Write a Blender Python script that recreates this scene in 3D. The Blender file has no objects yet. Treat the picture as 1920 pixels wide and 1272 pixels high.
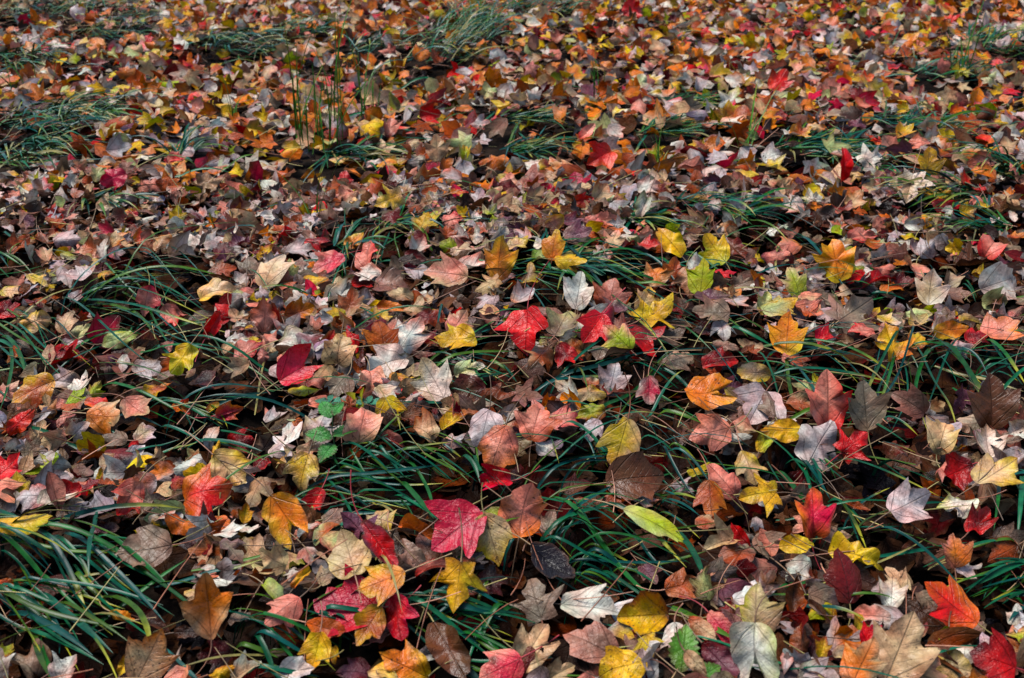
import bpy, math, random
import numpy as np
from mathutils import Matrix, Vector
random.seed(11); rng = np.random.default_rng(11)
sc = bpy.context.scene
col = sc.collection
R = math.radians

# ------------------------------------------------------------------ camera, sky, sun, exposure
cam_d = bpy.data.cameras.new('camera'); cam = bpy.data.objects.new('camera', cam_d); col.objects.link(cam)
cam_d.sensor_width = 36.0; cam_d.lens = 2059.0/1920*36.0
cam_d.clip_start = 0.05; cam_d.clip_end = 800
cam.location = (0, 0, 1.0); cam.rotation_euler = (R(90-25.6), 0, 0)
cam_d.dof.use_dof = True; cam_d.dof.focus_distance = 2.05; cam_d.dof.aperture_fstop = 8.0
sc.camera = cam
SUN_EL, SUN_AZ = R(67), R(-62)            # high, from the left and a little beyond: soft light through thin cloud
w = bpy.data.worlds.new('World'); sc.world = w; w.use_nodes = True
nt = w.node_tree; nt.nodes.clear()
sky = nt.nodes.new('ShaderNodeTexSky'); sky.sky_type = 'NISHITA'; sky.sun_disc = False
sky.sun_elevation = SUN_EL; sky.sun_rotation = SUN_AZ; sky.dust_density = 1.2; sky.air_density = 1.0
bg = nt.nodes.new('ShaderNodeBackground'); bg.inputs[1].default_value = 0.08
wo = nt.nodes.new('ShaderNodeOutputWorld'); nt.links.new(sky.outputs[0], bg.inputs[0]); nt.links.new(bg.outputs[0], wo.inputs[0])
sl = bpy.data.lights.new('sun', 'SUN'); sun = bpy.data.objects.new('sun', sl); col.objects.link(sun)
sl.energy = 2.4; sl.angle = R(30); sl.color = (1.0, 0.97, 0.93)
sd = Vector((math.sin(SUN_AZ)*math.cos(SUN_EL), math.cos(SUN_AZ)*math.cos(SUN_EL), math.sin(SUN_EL)))
sun.rotation_euler = sd.to_track_quat('Z', 'Y').to_euler()
sc.view_settings.view_transform = 'Standard'; sc.view_settings.look = 'None'
sc.view_settings.exposure = 1.0; sc.view_settings.gamma = 1.0; sc.view_settings.use_curve_mapping = False
sc.render.engine = 'CYCLES'
sc.cycles.max_bounces = 4; sc.cycles.diffuse_bounces = 0; sc.cycles.glossy_bounces = 2; sc.cycles.transmission_bounces = 2
sc.cycles.use_denoising = True

# ------------------------------------------------------------------ data: where things lie, in metres
MOUNDS = [(-0.66, 1.275, 0.034, 0.13, 1.0), (0.141, 1.351, 0.034, 0.13, 1.0), (0.193, 1.549, 0.034, 0.13, 1.0), (0.769, 1.933, 0.034, 0.13, 1.0), (-0.876, 2.312, 0.034, 0.13, 1.0), (-0.588, 1.718, 0.034, 0.13, 1.0), (-0.207, 1.557, 0.034, 0.13, 1.0), (-0.266, 1.157, 0.034, 0.13, 1.0), (-0.061, 1.19, 0.034, 0.13, 1.0), (0.232, 1.91, 0.034, 0.13, 1.0), (0.742, 1.313, 0.034, 0.13, 1.0), (-1.639, 3.897, 0.04, 0.3169119236064205, 0.0), (-1.315, 5.294, 0.04, 0.35882676398651114, 0.0), (-2.562, 6.245, 0.04, 0.3873479006635142, 0.0), (-2.069, 6.174, 0.04, 0.3852273486225593, 0.0), (-0.284, 2.764, 0.04, 0.28293444886863345, 0.0), (0.104, 2.48, 0.04, 0.27440371946649766, 0.0), (0.547, 2.894, 0.04, 0.28682413843277527, 0.0), (0.925, 3.505, 0.04, 0.3051366506250537, 0.0), (1.108, 3.297, 0.04, 0.2988983036421524, 0.0), (1.366, 3.794, 0.04, 0.3138098579047508, 0.0), (1.532, 3.241, 0.04, 0.29723378276288753, 0.0), (2.24, 5.204, 0.04, 0.3561053676641673, 0.0), (-0.511, 3.413, 0.04, 0.30238087361023935, 0.0), (-0.647, 5.204, 0.04, 0.3561053676641673, 0.0), (-0.242, 5.658, 0.04, 0.3697434362333223, 0.0), (-1.057, 3.413, 0.04, 0.30238087361023935, 0.0), (0.095, 3.867, 0.04, 0.3160104037886411, 0.0), (-0.056, 3.808, 0.04, 0.3142440046282556, 0.0), (-1.176, 2.963, 0.04, 0.2888879731835899, 0.0), (0.331, 2.807, 0.04, 0.2841973572725979, 0.0), (1.262, 2.723, 0.04, 0.28170349230304614, 0.0), (-0.43, 2.588, 0.04, 0.2776300006483392, 0.0), (-2.192, 4.902, 0.04, 0.3470471190177711, 0.0), (-2.043, 5.658, 0.04, 0.3697434362333223, 0.0), (-1.116, 5.658, 0.04, 0.3697434362333223, 0.0), (-0.349, 5.018, 0.04, 0.3505523976164585, 0.0), (-1.575, 3.473, 0.04, 0.30420371665410595, 0.0), (0.134, 6.317, 0.04, 0.38951399384401075, 0.0), (0.665, 4.12, 0.04, 0.32358938828119976, 0.0), (0.51, 3.681, 0.04, 0.31043942258342133, 0.0), (1.053, 3.461, 0.04, 0.30383460872269236, 0.0), (1.284, 3.01, 0.04, 0.29031127430617815, 0.0), (0.026, 3.461, 0.04, 0.30383460872269236, 0.0), (1.831, 4.682, 0.04, 0.3404653355153794, 0.0)]
GRASS = [
('tuft', 'large dark green grass tuft sweeping across the lower left corner', [(-0.771, 1.332, -0.638, 1.235, 0.015, 0.0066, 0.0), (-0.752, 1.324, -0.658, 1.271, 0.012, 0.0057, 0.0), (-0.707, 1.337, -0.58, 1.19, 0.015, 0.0066, 1.0), (-0.762, 1.31, -0.565, 1.368, 0.025, 0.0057, 0.0), (-0.744, 1.325, -0.505, 1.264, 0.02, 0.0057, 0.0), (-0.675, 1.346, -0.464, 1.16, 0.015, 0.0057, 0.0), (-0.625, 1.344, -0.463, 1.215, 0.015, 0.0066, 0.0), (-0.738, 1.248, -0.517, 1.154, 0.025, 0.0057, 0.0), (-0.711, 1.246, -0.598, 1.182, 0.015, 0.0057, 0.0), (-0.681, 1.254, -0.514, 1.101, 0.015, 0.0076, 0.0), (-0.66, 1.204, -0.575, 1.051, 0.005, 0.0066, 0.0), (-0.708, 1.211, -0.539, 1.098, 0.015, 0.0066, 0.0), (-0.653, 1.312, -0.494, 1.192, 0.01, 0.0057, 0.0), (-0.633, 1.279, -0.553, 1.208, 0.01, 0.0057, 1.0), (-0.796, 1.348, -0.627, 1.272, 0.02, 0.0057, 0.0), (-0.747, 1.244, -0.606, 1.159, 0.02, 0.0057, 0.0), (-0.717, 1.276, -0.528, 1.084, 0.015, 0.0057, 0.0), (-0.654, 1.201, -0.549, 1.024, 0.003, 0.0057, 0.0), (-0.695, 1.333, -0.577, 1.221, 0.0075, 0.0054, 1.0), (-0.744, 1.252, -0.53, 1.197, 0.0089, 0.0037, 1.0), (-0.614, 1.271, -0.557, 1.222, 0.0077, 0.0026, 0.0), (-0.624, 1.331, -0.485, 1.244, 0.0101, 0.0039, 0.0), (-0.789, 1.332, -0.651, 1.262, 0.0149, 0.0023, 0.0), (-0.763, 1.232, -0.598, 1.139, 0.0099, 0.0044, 1.0), (-0.739, 1.247, -0.618, 1.182, 0.0118, 0.0045, 0.0), (-0.689, 1.234, -0.587, 1.108, 0.0043, 0.0041, 0.0), (-0.755, 1.3, -0.663, 1.237, 0.0081, 0.0034, 0.0), (-0.703, 1.207, -0.604, 1.167, 0.0111, 0.0028, 0.0), (-0.668, 1.311, -0.481, 1.151, 0.0048, 0.0029, 1.0), (-0.613, 1.302, -0.52, 1.225, 0.0087, 0.0025, 1.0), (-0.693, 1.252, -0.479, 1.03, 0.0082, 0.0029, 1.0), (-0.686, 1.184, -0.518, 1.078, 0.0099, 0.005, 0.0), (-0.673, 1.299, -0.542, 1.301, 0.0048, 0.0026, 0.0), (-0.782, 1.333, -0.663, 1.286, 0.0054, 0.0031, 1.0), (-0.61, 1.334, -0.448, 1.202, 0.0066, 0.0037, 1.0), (-0.739, 1.238, -0.572, 1.207, 0.0088, 0.0028, 0.0), (-0.644, 1.304, -0.452, 1.111, 0.0068, 0.0042, 0.0), (-0.722, 1.265, -0.568, 1.129, 0.0125, 0.0031, 0.0), (-0.7, 1.249, -0.533, 1.136, 0.0133, 0.0047, 0.0), (-0.624, 1.318, -0.454, 1.172, 0.0022, 0.0029, 0.0), (-0.649, 1.237, -0.498, 1.121, 0.013, 0.0037, 0.0), (-0.708, 1.23, -0.516, 1.19, 0.005, 0.0048, 0.0), (-0.683, 1.324, -0.531, 1.147, 0.0105, 0.0031, 0.0), (-0.588, 1.265, -0.491, 1.199, 0.0048, 0.005, 0.0), (-0.64, 1.344, -0.381, 1.13, 0.0079, 0.0041, 0.0), (-0.723, 1.245, -0.579, 1.195, 0.0176, 0.004, 0.0), (-0.72, 1.353, -0.508, 1.295, 0.007, 0.0028, 0.0), (-0.711, 1.249, -0.477, 1.197, 0.0179, 0.0048, 0.0), (-0.694, 1.287, -0.528, 1.141, 0.0086, 0.0036, 1.0), (-0.823, 1.342, -0.649, 1.337, 0.0127, 0.0024, 1.0), (-0.758, 1.27, -0.586, 1.072, 0.0123, 0.0022, 1.0), (-0.752, 1.321, -0.65, 1.304, 0.0061, 0.0039, 0.0), (-0.716, 1.257, -0.579, 1.237, 0.0115, 0.0036, 0.0), (-0.737, 1.315, -0.542, 1.061, 0.0118, 0.0024, 1.0), (-0.823, 1.376, -0.679, 1.335, 0.007, 0.0029, 1.0), (-0.765, 1.327, -0.49, 1.327, 0.0105, 0.0043, 1.0), (-0.76, 1.253, -0.666, 1.186, 0.0139, 0.0051, 0.0), (-0.59, 1.26, -0.526, 1.212, 0.0051, 0.0021, 0.0), (-0.608, 1.238, -0.457, 1.08, 0.0113, 0.0067, 1.0), (-0.719, 1.244, -0.635, 1.184, 0.0119, 0.0041, 0.0), (-0.628, 1.326, -0.521, 1.331, 0.0069, 0.0023, 1.0)]),
('tuft', 'grass tuft of broad crossing blades beneath the pale green oval leaf', [(0.051, 1.464, 0.21, 1.191, 0.015, 0.0071, 0.0), (0.036, 1.338, 0.157, 1.427, 0.012, 0.0057, 0.0), (0.049, 1.331, 0.152, 1.38, 0.015, 0.0047, 0.0), (0.054, 1.346, 0.157, 1.313, 0.035, 0.0047, 1.0), (0.08, 1.395, 0.212, 1.325, 0.035, 0.0047, 0.0), (0.055, 1.302, 0.254, 1.308, 0.012, 0.0047, 0.0), (0.076, 1.319, 0.26, 1.301, 0.04, 0.0047, 0.0), (0.1, 1.321, 0.171, 1.285, 0.02, 0.0047, 0.0), (0.071, 1.302, 0.18, 1.279, 0.02, 0.0047, 0.0), (0.115, 1.43, 0.253, 1.292, 0.025, 0.0047, 1.0), (0.233, 1.404, 0.274, 1.24, 0.01, 0.0066, 0.0), (0.092, 1.285, 0.163, 1.261, 0.012, 0.0047, 0.0), (0.086, 1.271, 0.149, 1.258, 0.012, 0.0047, 0.0), (0.223, 1.473, 0.284, 1.444, 0.008, 0.0057, 0.0), (0.079, 1.271, 0.125, 1.241, 0.0046, 0.0033, 0.0), (0.055, 1.385, 0.208, 1.309, 0.0206, 0.0041, 0.0), (-0.012, 1.291, 0.046, 1.347, 0.0049, 0.0041, 0.0), (0.062, 1.274, 0.182, 1.262, 0.0065, 0.0026, 1.0), (0.083, 1.369, 0.146, 1.294, 0.013, 0.0028, 0.0), (0.178, 1.391, 0.228, 1.276, 0.0048, 0.0042, 0.0), (0.017, 1.352, 0.093, 1.303, 0.0155, 0.0018, 1.0), (0.058, 1.359, 0.171, 1.512, 0.0029, 0.0041, 0.0), (0.091, 1.314, 0.206, 1.296, 0.0062, 0.0028, 0.0), (0.036, 1.3, 0.245, 1.168, 0.0105, 0.0025, 0.0), (0.063, 1.48, 0.161, 1.221, 0.0112, 0.0028, 0.0), (0.055, 1.332, 0.138, 1.397, 0.0062, 0.0023, 0.0), (0.118, 1.309, 0.211, 1.176, 0.0147, 0.0035, 0.0), (0.075, 1.4, 0.241, 1.444, 0.0275, 0.004, 0.0), (0.09, 1.284, 0.164, 1.336, 0.0092, 0.0017, 0.0), (0.071, 1.296, 0.148, 1.332, 0.0043, 0.0017, 1.0), (0.076, 1.306, 0.33, 1.412, 0.0069, 0.0023, 0.0), (0.101, 1.344, 0.182, 1.307, 0.0115, 0.0034, 1.0), (0.044, 1.264, 0.103, 1.232, 0.0043, 0.0034, 0.0), (0.177, 1.451, 0.211, 1.383, 0.0059, 0.0039, 0.0), (0.071, 1.357, 0.185, 1.504, 0.0035, 0.0035, 0.0), (0.235, 1.371, 0.287, 1.298, 0.007, 0.0034, 0.0), (0.073, 1.213, 0.112, 1.188, 0.0025, 0.0029, 0.0), (0.054, 1.276, 0.145, 1.257, 0.017, 0.0019, 1.0), (0.087, 1.272, 0.149, 1.23, 0.0098, 0.0035, 0.0), (0.134, 1.286, 0.198, 1.275, 0.0135, 0.0027, 0.0), (0.122, 1.297, 0.273, 1.323, 0.0315, 0.002, 0.0), (0.092, 1.301, 0.136, 1.29, 0.0029, 0.0027, 0.0), (0.046, 1.331, 0.135, 1.431, 0.0094, 0.0029, 0.0), (0.032, 1.332, 0.156, 1.293, 0.0259, 0.0037, 0.0), (0.004, 1.425, 0.273, 1.315, 0.0106, 0.0027, 0.0), (0.134, 1.297, 0.206, 1.263, 0.0108, 0.004, 0.0)]),
('tuft', 'thin arching grass blades above the broad chocolate brown leaf', [(-0.018, 1.453, 0.278, 1.595, 0.018, 0.0047, 0.0), (0.034, 1.47, 0.176, 1.57, 0.015, 0.0047, 0.0), (0.077, 1.498, 0.184, 1.554, 0.012, 0.0038, 0.0), (0.134, 1.592, 0.185, 1.541, 0.012, 0.0047, 0.0), (0.252, 1.63, 0.294, 1.492, 0.01, 0.0038, 0.0), (0.259, 1.611, 0.326, 1.528, 0.012, 0.0038, 0.0), (0.231, 1.505, 0.293, 1.466, 0.008, 0.0038, 0.0), (0.23, 1.477, 0.294, 1.432, 0.008, 0.0047, 0.0), (0.098, 1.509, 0.192, 1.576, 0.0046, 0.0027, 0.0), (0.224, 1.512, 0.268, 1.547, 0.0044, 0.003, 0.0), (0.228, 1.464, 0.283, 1.362, 0.0021, 0.0026, 1.0), (0.143, 1.611, 0.18, 1.555, 0.0026, 0.0039, 0.0), (0.144, 1.605, 0.19, 1.565, 0.0035, 0.003, 0.0), (0.16, 1.61, 0.162, 1.542, 0.0078, 0.0028, 0.0), (0.004, 1.424, 0.166, 1.665, 0.0098, 0.0019, 0.0), (0.228, 1.462, 0.317, 1.536, 0.0025, 0.003, 0.0), (0.225, 1.446, 0.266, 1.416, 0.0018, 0.0035, 0.0), (0.2, 1.596, 0.214, 1.453, 0.0027, 0.002, 0.0), (0.174, 1.575, 0.214, 1.532, 0.0063, 0.0042, 0.0), (0.135, 1.573, 0.181, 1.526, 0.0105, 0.0035, 0.0), (-0.045, 1.435, 0.156, 1.407, 0.0089, 0.0026, 0.0), (0.236, 1.585, 0.3, 1.49, 0.0025, 0.0019, 0.0), (0.029, 1.46, 0.136, 1.495, 0.0053, 0.0036, 0.0), (0.26, 1.501, 0.331, 1.483, 0.0067, 0.0018, 0.0), (0.241, 1.539, 0.27, 1.492, 0.0026, 0.0023, 0.0), (0.336, 1.638, 0.377, 1.489, 0.0052, 0.0017, 0.0), (0.207, 1.491, 0.252, 1.482, 0.0025, 0.0017, 0.0), (0.296, 1.655, 0.337, 1.545, 0.0088, 0.0021, 0.0), (0.262, 1.675, 0.317, 1.511, 0.0084, 0.0017, 0.0), (0.18, 1.429, 0.219, 1.403, 0.0059, 0.0018, 1.0), (0.04, 1.431, 0.206, 1.517, 0.0068, 0.0025, 0.0), (-0.024, 1.48, 0.204, 1.532, 0.0071, 0.0017, 0.0), (0.064, 1.402, 0.15, 1.467, 0.0071, 0.0023, 0.0), (0.226, 1.477, 0.275, 1.466, 0.0068, 0.0025, 0.0), (0.102, 1.537, 0.207, 1.606, 0.0031, 0.0017, 0.0), (0.115, 1.62, 0.141, 1.54, 0.007, 0.0021, 0.0)]),
('tuft', 'wide grass tuft with yellow tips arching over dark leaves at the right', [(0.513, 2.008, 0.687, 1.972, 0.01, 0.0047, 0.0), (0.517, 1.936, 0.687, 1.976, 0.012, 0.0047, 0.0), (0.538, 1.999, 0.836, 1.981, 0.04, 0.0047, 0.0), (0.519, 1.964, 0.774, 1.886, 0.025, 0.0043, 0.0), (0.538, 2.009, 0.557, 1.64, 0.015, 0.0066, 1.0), (0.844, 2.083, 0.616, 1.71, 0.04, 0.0047, 1.0), (0.781, 2.001, 0.662, 1.74, 0.02, 0.0047, 1.0), (0.803, 2.054, 0.771, 1.642, 0.02, 0.0057, 1.0), (0.872, 2.029, 0.724, 1.661, 0.015, 0.0057, 1.0), (0.856, 2.057, 0.841, 1.675, 0.025, 0.0066, 1.0), (0.778, 1.99, 0.941, 1.954, 0.015, 0.0047, 0.0), (0.81, 2.006, 1.007, 2.024, 0.012, 0.0047, 1.0), (0.825, 1.981, 0.929, 1.996, 0.01, 0.0047, 0.0), (0.97, 2.075, 0.976, 1.84, 0.018, 0.0057, 1.0), (0.987, 2.045, 1.026, 1.955, 0.015, 0.0057, 0.0), (0.914, 1.928, 1.003, 1.939, 0.012, 0.0047, 0.0), (0.909, 1.908, 0.995, 1.922, 0.012, 0.0047, 0.0), (0.472, 1.903, 0.763, 1.884, 0.02, 0.0043, 1.0), (0.58, 1.764, 0.675, 1.618, 0.01, 0.0047, 0.0), (0.649, 1.71, 0.702, 1.641, 0.014, 0.0038, 1.0), (0.871, 1.983, 0.922, 1.889, 0.02, 0.0038, 0.0), (0.603, 1.999, 0.673, 1.88, 0.012, 0.0038, 1.0), (0.525, 1.924, 0.833, 1.827, 0.0174, 0.0025, 0.0), (1.002, 2.1, 0.971, 1.845, 0.0104, 0.0044, 0.0), (0.84, 2.055, 0.9, 1.843, 0.0093, 0.0032, 1.0), (0.599, 1.748, 0.687, 1.687, 0.0037, 0.003, 0.0), (0.535, 2.048, 0.771, 1.882, 0.0197, 0.0036, 1.0), (0.898, 2.039, 0.863, 1.726, 0.0195, 0.003, 1.0), (0.911, 1.89, 1.03, 1.966, 0.0033, 0.0032, 0.0), (0.772, 1.99, 0.773, 1.868, 0.018, 0.0018, 0.0), (0.767, 2.063, 0.622, 1.779, 0.0051, 0.0017, 0.0), (0.932, 1.901, 0.969, 1.863, 0.007, 0.0033, 1.0), (0.975, 2.127, 0.769, 1.78, 0.0094, 0.0036, 0.0), (1.104, 2.198, 1.157, 2.057, 0.0082, 0.0026, 0.0), (0.786, 1.988, 0.661, 1.658, 0.0121, 0.0026, 0.0), (0.491, 2.025, 0.499, 1.786, 0.0126, 0.0027, 0.0), (0.837, 1.996, 1.018, 1.946, 0.003, 0.0027, 0.0), (0.791, 2.013, 0.694, 1.846, 0.0168, 0.0025, 0.0), (0.837, 1.968, 0.856, 1.857, 0.015, 0.0018, 0.0), (0.785, 1.976, 0.665, 1.665, 0.0096, 0.003, 0.0), (0.5, 1.932, 0.573, 1.659, 0.0197, 0.0031, 0.0), (0.751, 2.025, 0.8, 1.889, 0.0096, 0.0025, 0.0), (0.608, 1.791, 0.708, 1.737, 0.002, 0.0042, 0.0), (1.019, 2.106, 1.066, 2.01, 0.0049, 0.0035, 1.0), (0.606, 2.085, 0.696, 1.871, 0.0034, 0.0028, 0.0), (0.766, 1.991, 0.951, 1.961, 0.0083, 0.0026, 0.0), (0.561, 2.018, 0.52, 1.75, 0.0044, 0.0056, 0.0), (0.863, 2.148, 0.626, 1.697, 0.0313, 0.0033, 0.0), (0.838, 1.967, 1.043, 1.959, 0.0127, 0.0022, 0.0), (0.887, 1.891, 0.933, 1.855, 0.0058, 0.0033, 0.0), (0.825, 1.96, 0.945, 1.787, 0.0097, 0.0026, 0.0), (0.458, 1.982, 0.688, 1.824, 0.0075, 0.0028, 0.0), (0.84, 2.1, 0.916, 1.939, 0.0061, 0.0021, 0.0)]),
('tuft', 'rounded grass arch with shiny blades behind the pink heart-shaped leaf', [(-1.005, 2.256, -0.61, 2.073, 0.06, 0.0057, 1.0), (-0.998, 2.234, -0.675, 2.261, 0.04, 0.0047, 0.0), (-0.976, 2.237, -0.632, 2.295, 0.055, 0.0057, 0.0), (-0.938, 2.397, -0.687, 2.184, 0.02, 0.0047, 0.0), (-0.895, 2.377, -0.713, 2.19, 0.02, 0.0047, 0.0), (-0.956, 2.262, -0.776, 2.293, 0.04, 0.0047, 0.0), (-0.965, 2.299, -0.647, 2.131, 0.05, 0.0047, 0.0), (-0.97, 2.23, -0.845, 2.286, 0.03, 0.0047, 0.0), (-1.042, 2.262, -0.674, 1.857, 0.0526, 0.0047, 0.0), (-0.99, 2.278, -0.8, 2.325, 0.0197, 0.0026, 1.0), (-0.978, 2.238, -0.855, 2.202, 0.0061, 0.0026, 1.0), (-0.929, 2.235, -0.793, 2.329, 0.0312, 0.0021, 1.0), (-0.955, 2.401, -0.687, 2.084, 0.006, 0.0034, 0.0), (-0.856, 2.332, -0.664, 1.941, 0.0121, 0.0032, 0.0), (-0.963, 2.239, -0.893, 2.32, 0.0172, 0.0027, 0.0), (-0.976, 2.273, -0.484, 1.778, 0.0294, 0.0036, 0.0), (-0.94, 2.269, -0.618, 2.214, 0.0205, 0.0018, 0.0), (-0.968, 2.232, -0.763, 2.072, 0.0216, 0.0028, 0.0), (-1.019, 2.255, -0.852, 2.463, 0.033, 0.0041, 0.0), (-0.89, 2.53, -0.671, 2.27, 0.0113, 0.0024, 0.0), (-0.975, 2.425, -0.805, 2.232, 0.0167, 0.0039, 0.0), (-0.908, 2.255, -0.647, 2.664, 0.0459, 0.004, 0.0), (-0.975, 2.231, -0.847, 2.251, 0.0066, 0.0042, 0.0), (-0.866, 2.399, -0.673, 2.308, 0.0045, 0.002, 0.0), (-0.967, 2.228, -0.704, 2.332, 0.0126, 0.0042, 0.0), (-0.996, 2.292, -0.573, 2.015, 0.0309, 0.004, 1.0), (-0.954, 2.281, -0.718, 2.008, 0.0112, 0.0039, 0.0), (-1.014, 2.212, -0.708, 2.407, 0.0292, 0.0022, 0.0), (-0.992, 2.213, -0.741, 2.055, 0.0117, 0.0036, 0.0), (-0.992, 2.273, -0.848, 2.341, 0.0222, 0.0026, 0.0), (-0.95, 2.508, -0.664, 2.162, 0.008, 0.0028, 0.0), (-0.939, 2.504, -0.714, 2.228, 0.0152, 0.0021, 0.0), (-1.011, 2.268, -0.796, 2.322, 0.0124, 0.0038, 0.0), (-0.877, 2.319, -0.65, 1.995, 0.0138, 0.0037, 0.0), (-0.885, 2.29, -0.741, 2.237, 0.0289, 0.0028, 0.0), (-0.875, 2.291, -0.746, 2.321, 0.0328, 0.0023, 0.0)]),
('tuft', 'grass tuft entering at the left edge beside a tan pointed leaf', [(-1.153, 2.195, -0.889, 1.942, 0.02, 0.0066, 0.0), (-1.086, 2.078, -0.93, 1.865, 0.015, 0.0066, 0.0), (-1.069, 2.026, -0.936, 1.892, 0.015, 0.0057, 0.0), (-1.08, 2.15, -0.899, 1.948, 0.015, 0.0047, 0.0), (-1.142, 2.154, -0.908, 1.913, 0.02, 0.0047, 0.0), (-1.197, 2.232, -0.955, 1.981, 0.0045, 0.0032, 0.0), (-1.148, 2.253, -0.945, 2.022, 0.0091, 0.002, 0.0), (-1.054, 1.988, -0.926, 1.787, 0.0117, 0.0046, 0.0), (-1.103, 2.067, -0.935, 1.888, 0.0057, 0.0058, 0.0), (-1.041, 2.042, -0.935, 1.751, 0.0133, 0.0052, 0.0), (-1.034, 2.172, -0.906, 1.939, 0.0079, 0.0017, 0.0), (-1.139, 2.157, -0.972, 1.852, 0.0079, 0.002, 0.0), (-1.012, 2.173, -0.895, 2.025, 0.0098, 0.0039, 0.0), (-1.202, 2.234, -0.955, 2.105, 0.0104, 0.0025, 0.0), (-1.115, 2.2, -0.814, 1.907, 0.0159, 0.0041, 1.0), (-1.171, 2.261, -0.986, 2.084, 0.0124, 0.0025, 1.0), (-1.052, 2.128, -0.852, 1.864, 0.013, 0.0022, 0.0)]),
('tuft', 'two pale grass blades poking out at the upper left edge of litter', [(-1.268, 2.506, -1.142, 2.421, 0.012, 0.0047, 0.0), (-1.281, 2.522, -1.17, 2.45, 0.012, 0.0047, 0.0), (-1.32, 2.591, -1.206, 2.447, 0.0078, 0.0038, 0.0), (-1.235, 2.498, -1.19, 2.591, 0.0102, 0.0036, 0.0), (-1.273, 2.492, -1.173, 2.382, 0.003, 0.0041, 0.0), (-1.304, 2.639, -1.185, 2.526, 0.0106, 0.0043, 0.0)]),
('tuft', 'curved teal grass blades over the brown hollow', [(-0.772, 2.185, -0.545, 1.865, 0.02, 0.0047, 0.0), (-0.857, 1.898, -0.607, 1.767, 0.03, 0.0052, 0.0), (-0.668, 1.903, -0.494, 1.847, 0.025, 0.0038, 0.0), (-0.809, 2.082, -0.698, 2.013, 0.01, 0.0057, 0.0), (-0.742, 2.011, -0.64, 1.852, 0.0077, 0.004, 0.0), (-0.798, 1.851, -0.535, 1.674, 0.0147, 0.0047, 0.0), (-0.913, 1.886, -0.765, 2.081, 0.0108, 0.0039, 0.0), (-0.796, 2.066, -0.724, 2.124, 0.0066, 0.003, 0.0), (-0.801, 2.09, -0.58, 1.887, 0.016, 0.0018, 0.0), (-0.606, 1.874, -0.42, 1.754, 0.0052, 0.0033, 0.0), (-0.755, 1.98, -0.582, 1.95, 0.0082, 0.0023, 0.0), (-0.861, 1.852, -0.582, 1.727, 0.0224, 0.0037, 0.0), (-0.707, 1.981, -0.602, 2.023, 0.018, 0.0022, 0.0)]),
('tuft', 'low grass tuft with one long bow-shaped blade above dark leaves', [(-0.619, 1.693, -0.447, 1.755, 0.018, 0.0057, 0.0), (-0.663, 1.728, -0.506, 1.662, 0.012, 0.0047, 0.0), (-0.718, 1.694, -0.614, 1.674, 0.01, 0.0047, 0.0), (-0.633, 1.679, -0.527, 1.625, 0.01, 0.0057, 0.0), (-0.573, 1.635, -0.419, 1.579, 0.008, 0.0066, 0.0), (-0.572, 1.704, -0.439, 1.636, 0.01, 0.0047, 0.0), (-0.552, 1.666, -0.471, 1.706, 0.0043, 0.0056, 0.0), (-0.739, 1.762, -0.585, 1.679, 0.0025, 0.0039, 0.0), (-0.559, 1.726, -0.424, 1.725, 0.0054, 0.003, 0.0), (-0.616, 1.728, -0.547, 1.643, 0.0085, 0.0025, 0.0), (-0.589, 1.628, -0.448, 1.578, 0.0023, 0.0027, 0.0), (-0.779, 1.71, -0.673, 1.64, 0.0035, 0.0028, 0.0), (-0.55, 1.657, -0.452, 1.629, 0.0071, 0.0055, 0.0), (-0.661, 1.75, -0.5, 1.682, 0.0051, 0.0024, 0.0), (-0.577, 1.725, -0.494, 1.656, 0.006, 0.0027, 1.0), (-0.583, 1.705, -0.467, 1.77, 0.0119, 0.0045, 0.0), (-0.539, 1.652, -0.405, 1.551, 0.0021, 0.0025, 0.0), (-0.554, 1.695, -0.437, 1.748, 0.0023, 0.0037, 0.0), (-0.588, 1.717, -0.507, 1.67, 0.008, 0.0021, 1.0), (-0.68, 1.744, -0.497, 1.688, 0.0043, 0.0038, 1.0)]),
('tuft', 'small grass fan beside the lemon yellow ragged leaf', [(-0.162, 1.899, 0.014, 1.985, 0.012, 0.0057, 0.0), (-0.137, 1.932, 0.004, 1.895, 0.012, 0.0047, 0.0), (-0.101, 1.935, -0.007, 1.944, 0.01, 0.0047, 0.0), (-0.052, 1.934, 0.004, 1.881, 0.01, 0.0047, 0.0), (-0.138, 1.919, 0.027, 2.184, 0.0081, 0.0039, 0.0), (-0.15, 1.917, -0.024, 1.867, 0.0078, 0.0022, 1.0), (-0.153, 1.81, -0.008, 1.713, 0.0042, 0.0024, 0.0), (-0.095, 1.86, 0.002, 1.884, 0.0033, 0.0018, 0.0), (-0.113, 1.951, 0.019, 1.781, 0.0102, 0.0023, 0.0), (-0.112, 1.905, -0.019, 2.029, 0.0093, 0.0022, 0.0), (-0.182, 1.966, -0.016, 1.847, 0.0085, 0.0029, 1.0), (-0.196, 1.941, -0.061, 1.782, 0.0059, 0.0032, 0.0), (-0.108, 1.816, -0.013, 1.883, 0.0069, 0.0038, 0.0), (-0.188, 1.916, 0.015, 1.875, 0.006, 0.0048, 0.0), (-0.091, 1.927, -0.047, 1.826, 0.0038, 0.0028, 0.0), (-0.112, 1.834, 0.023, 1.889, 0.0107, 0.0025, 0.0), (-0.029, 1.928, 0.009, 1.847, 0.0073, 0.0041, 0.0), (-0.185, 1.887, -0.015, 2.067, 0.0045, 0.0043, 0.0)]),
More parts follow.
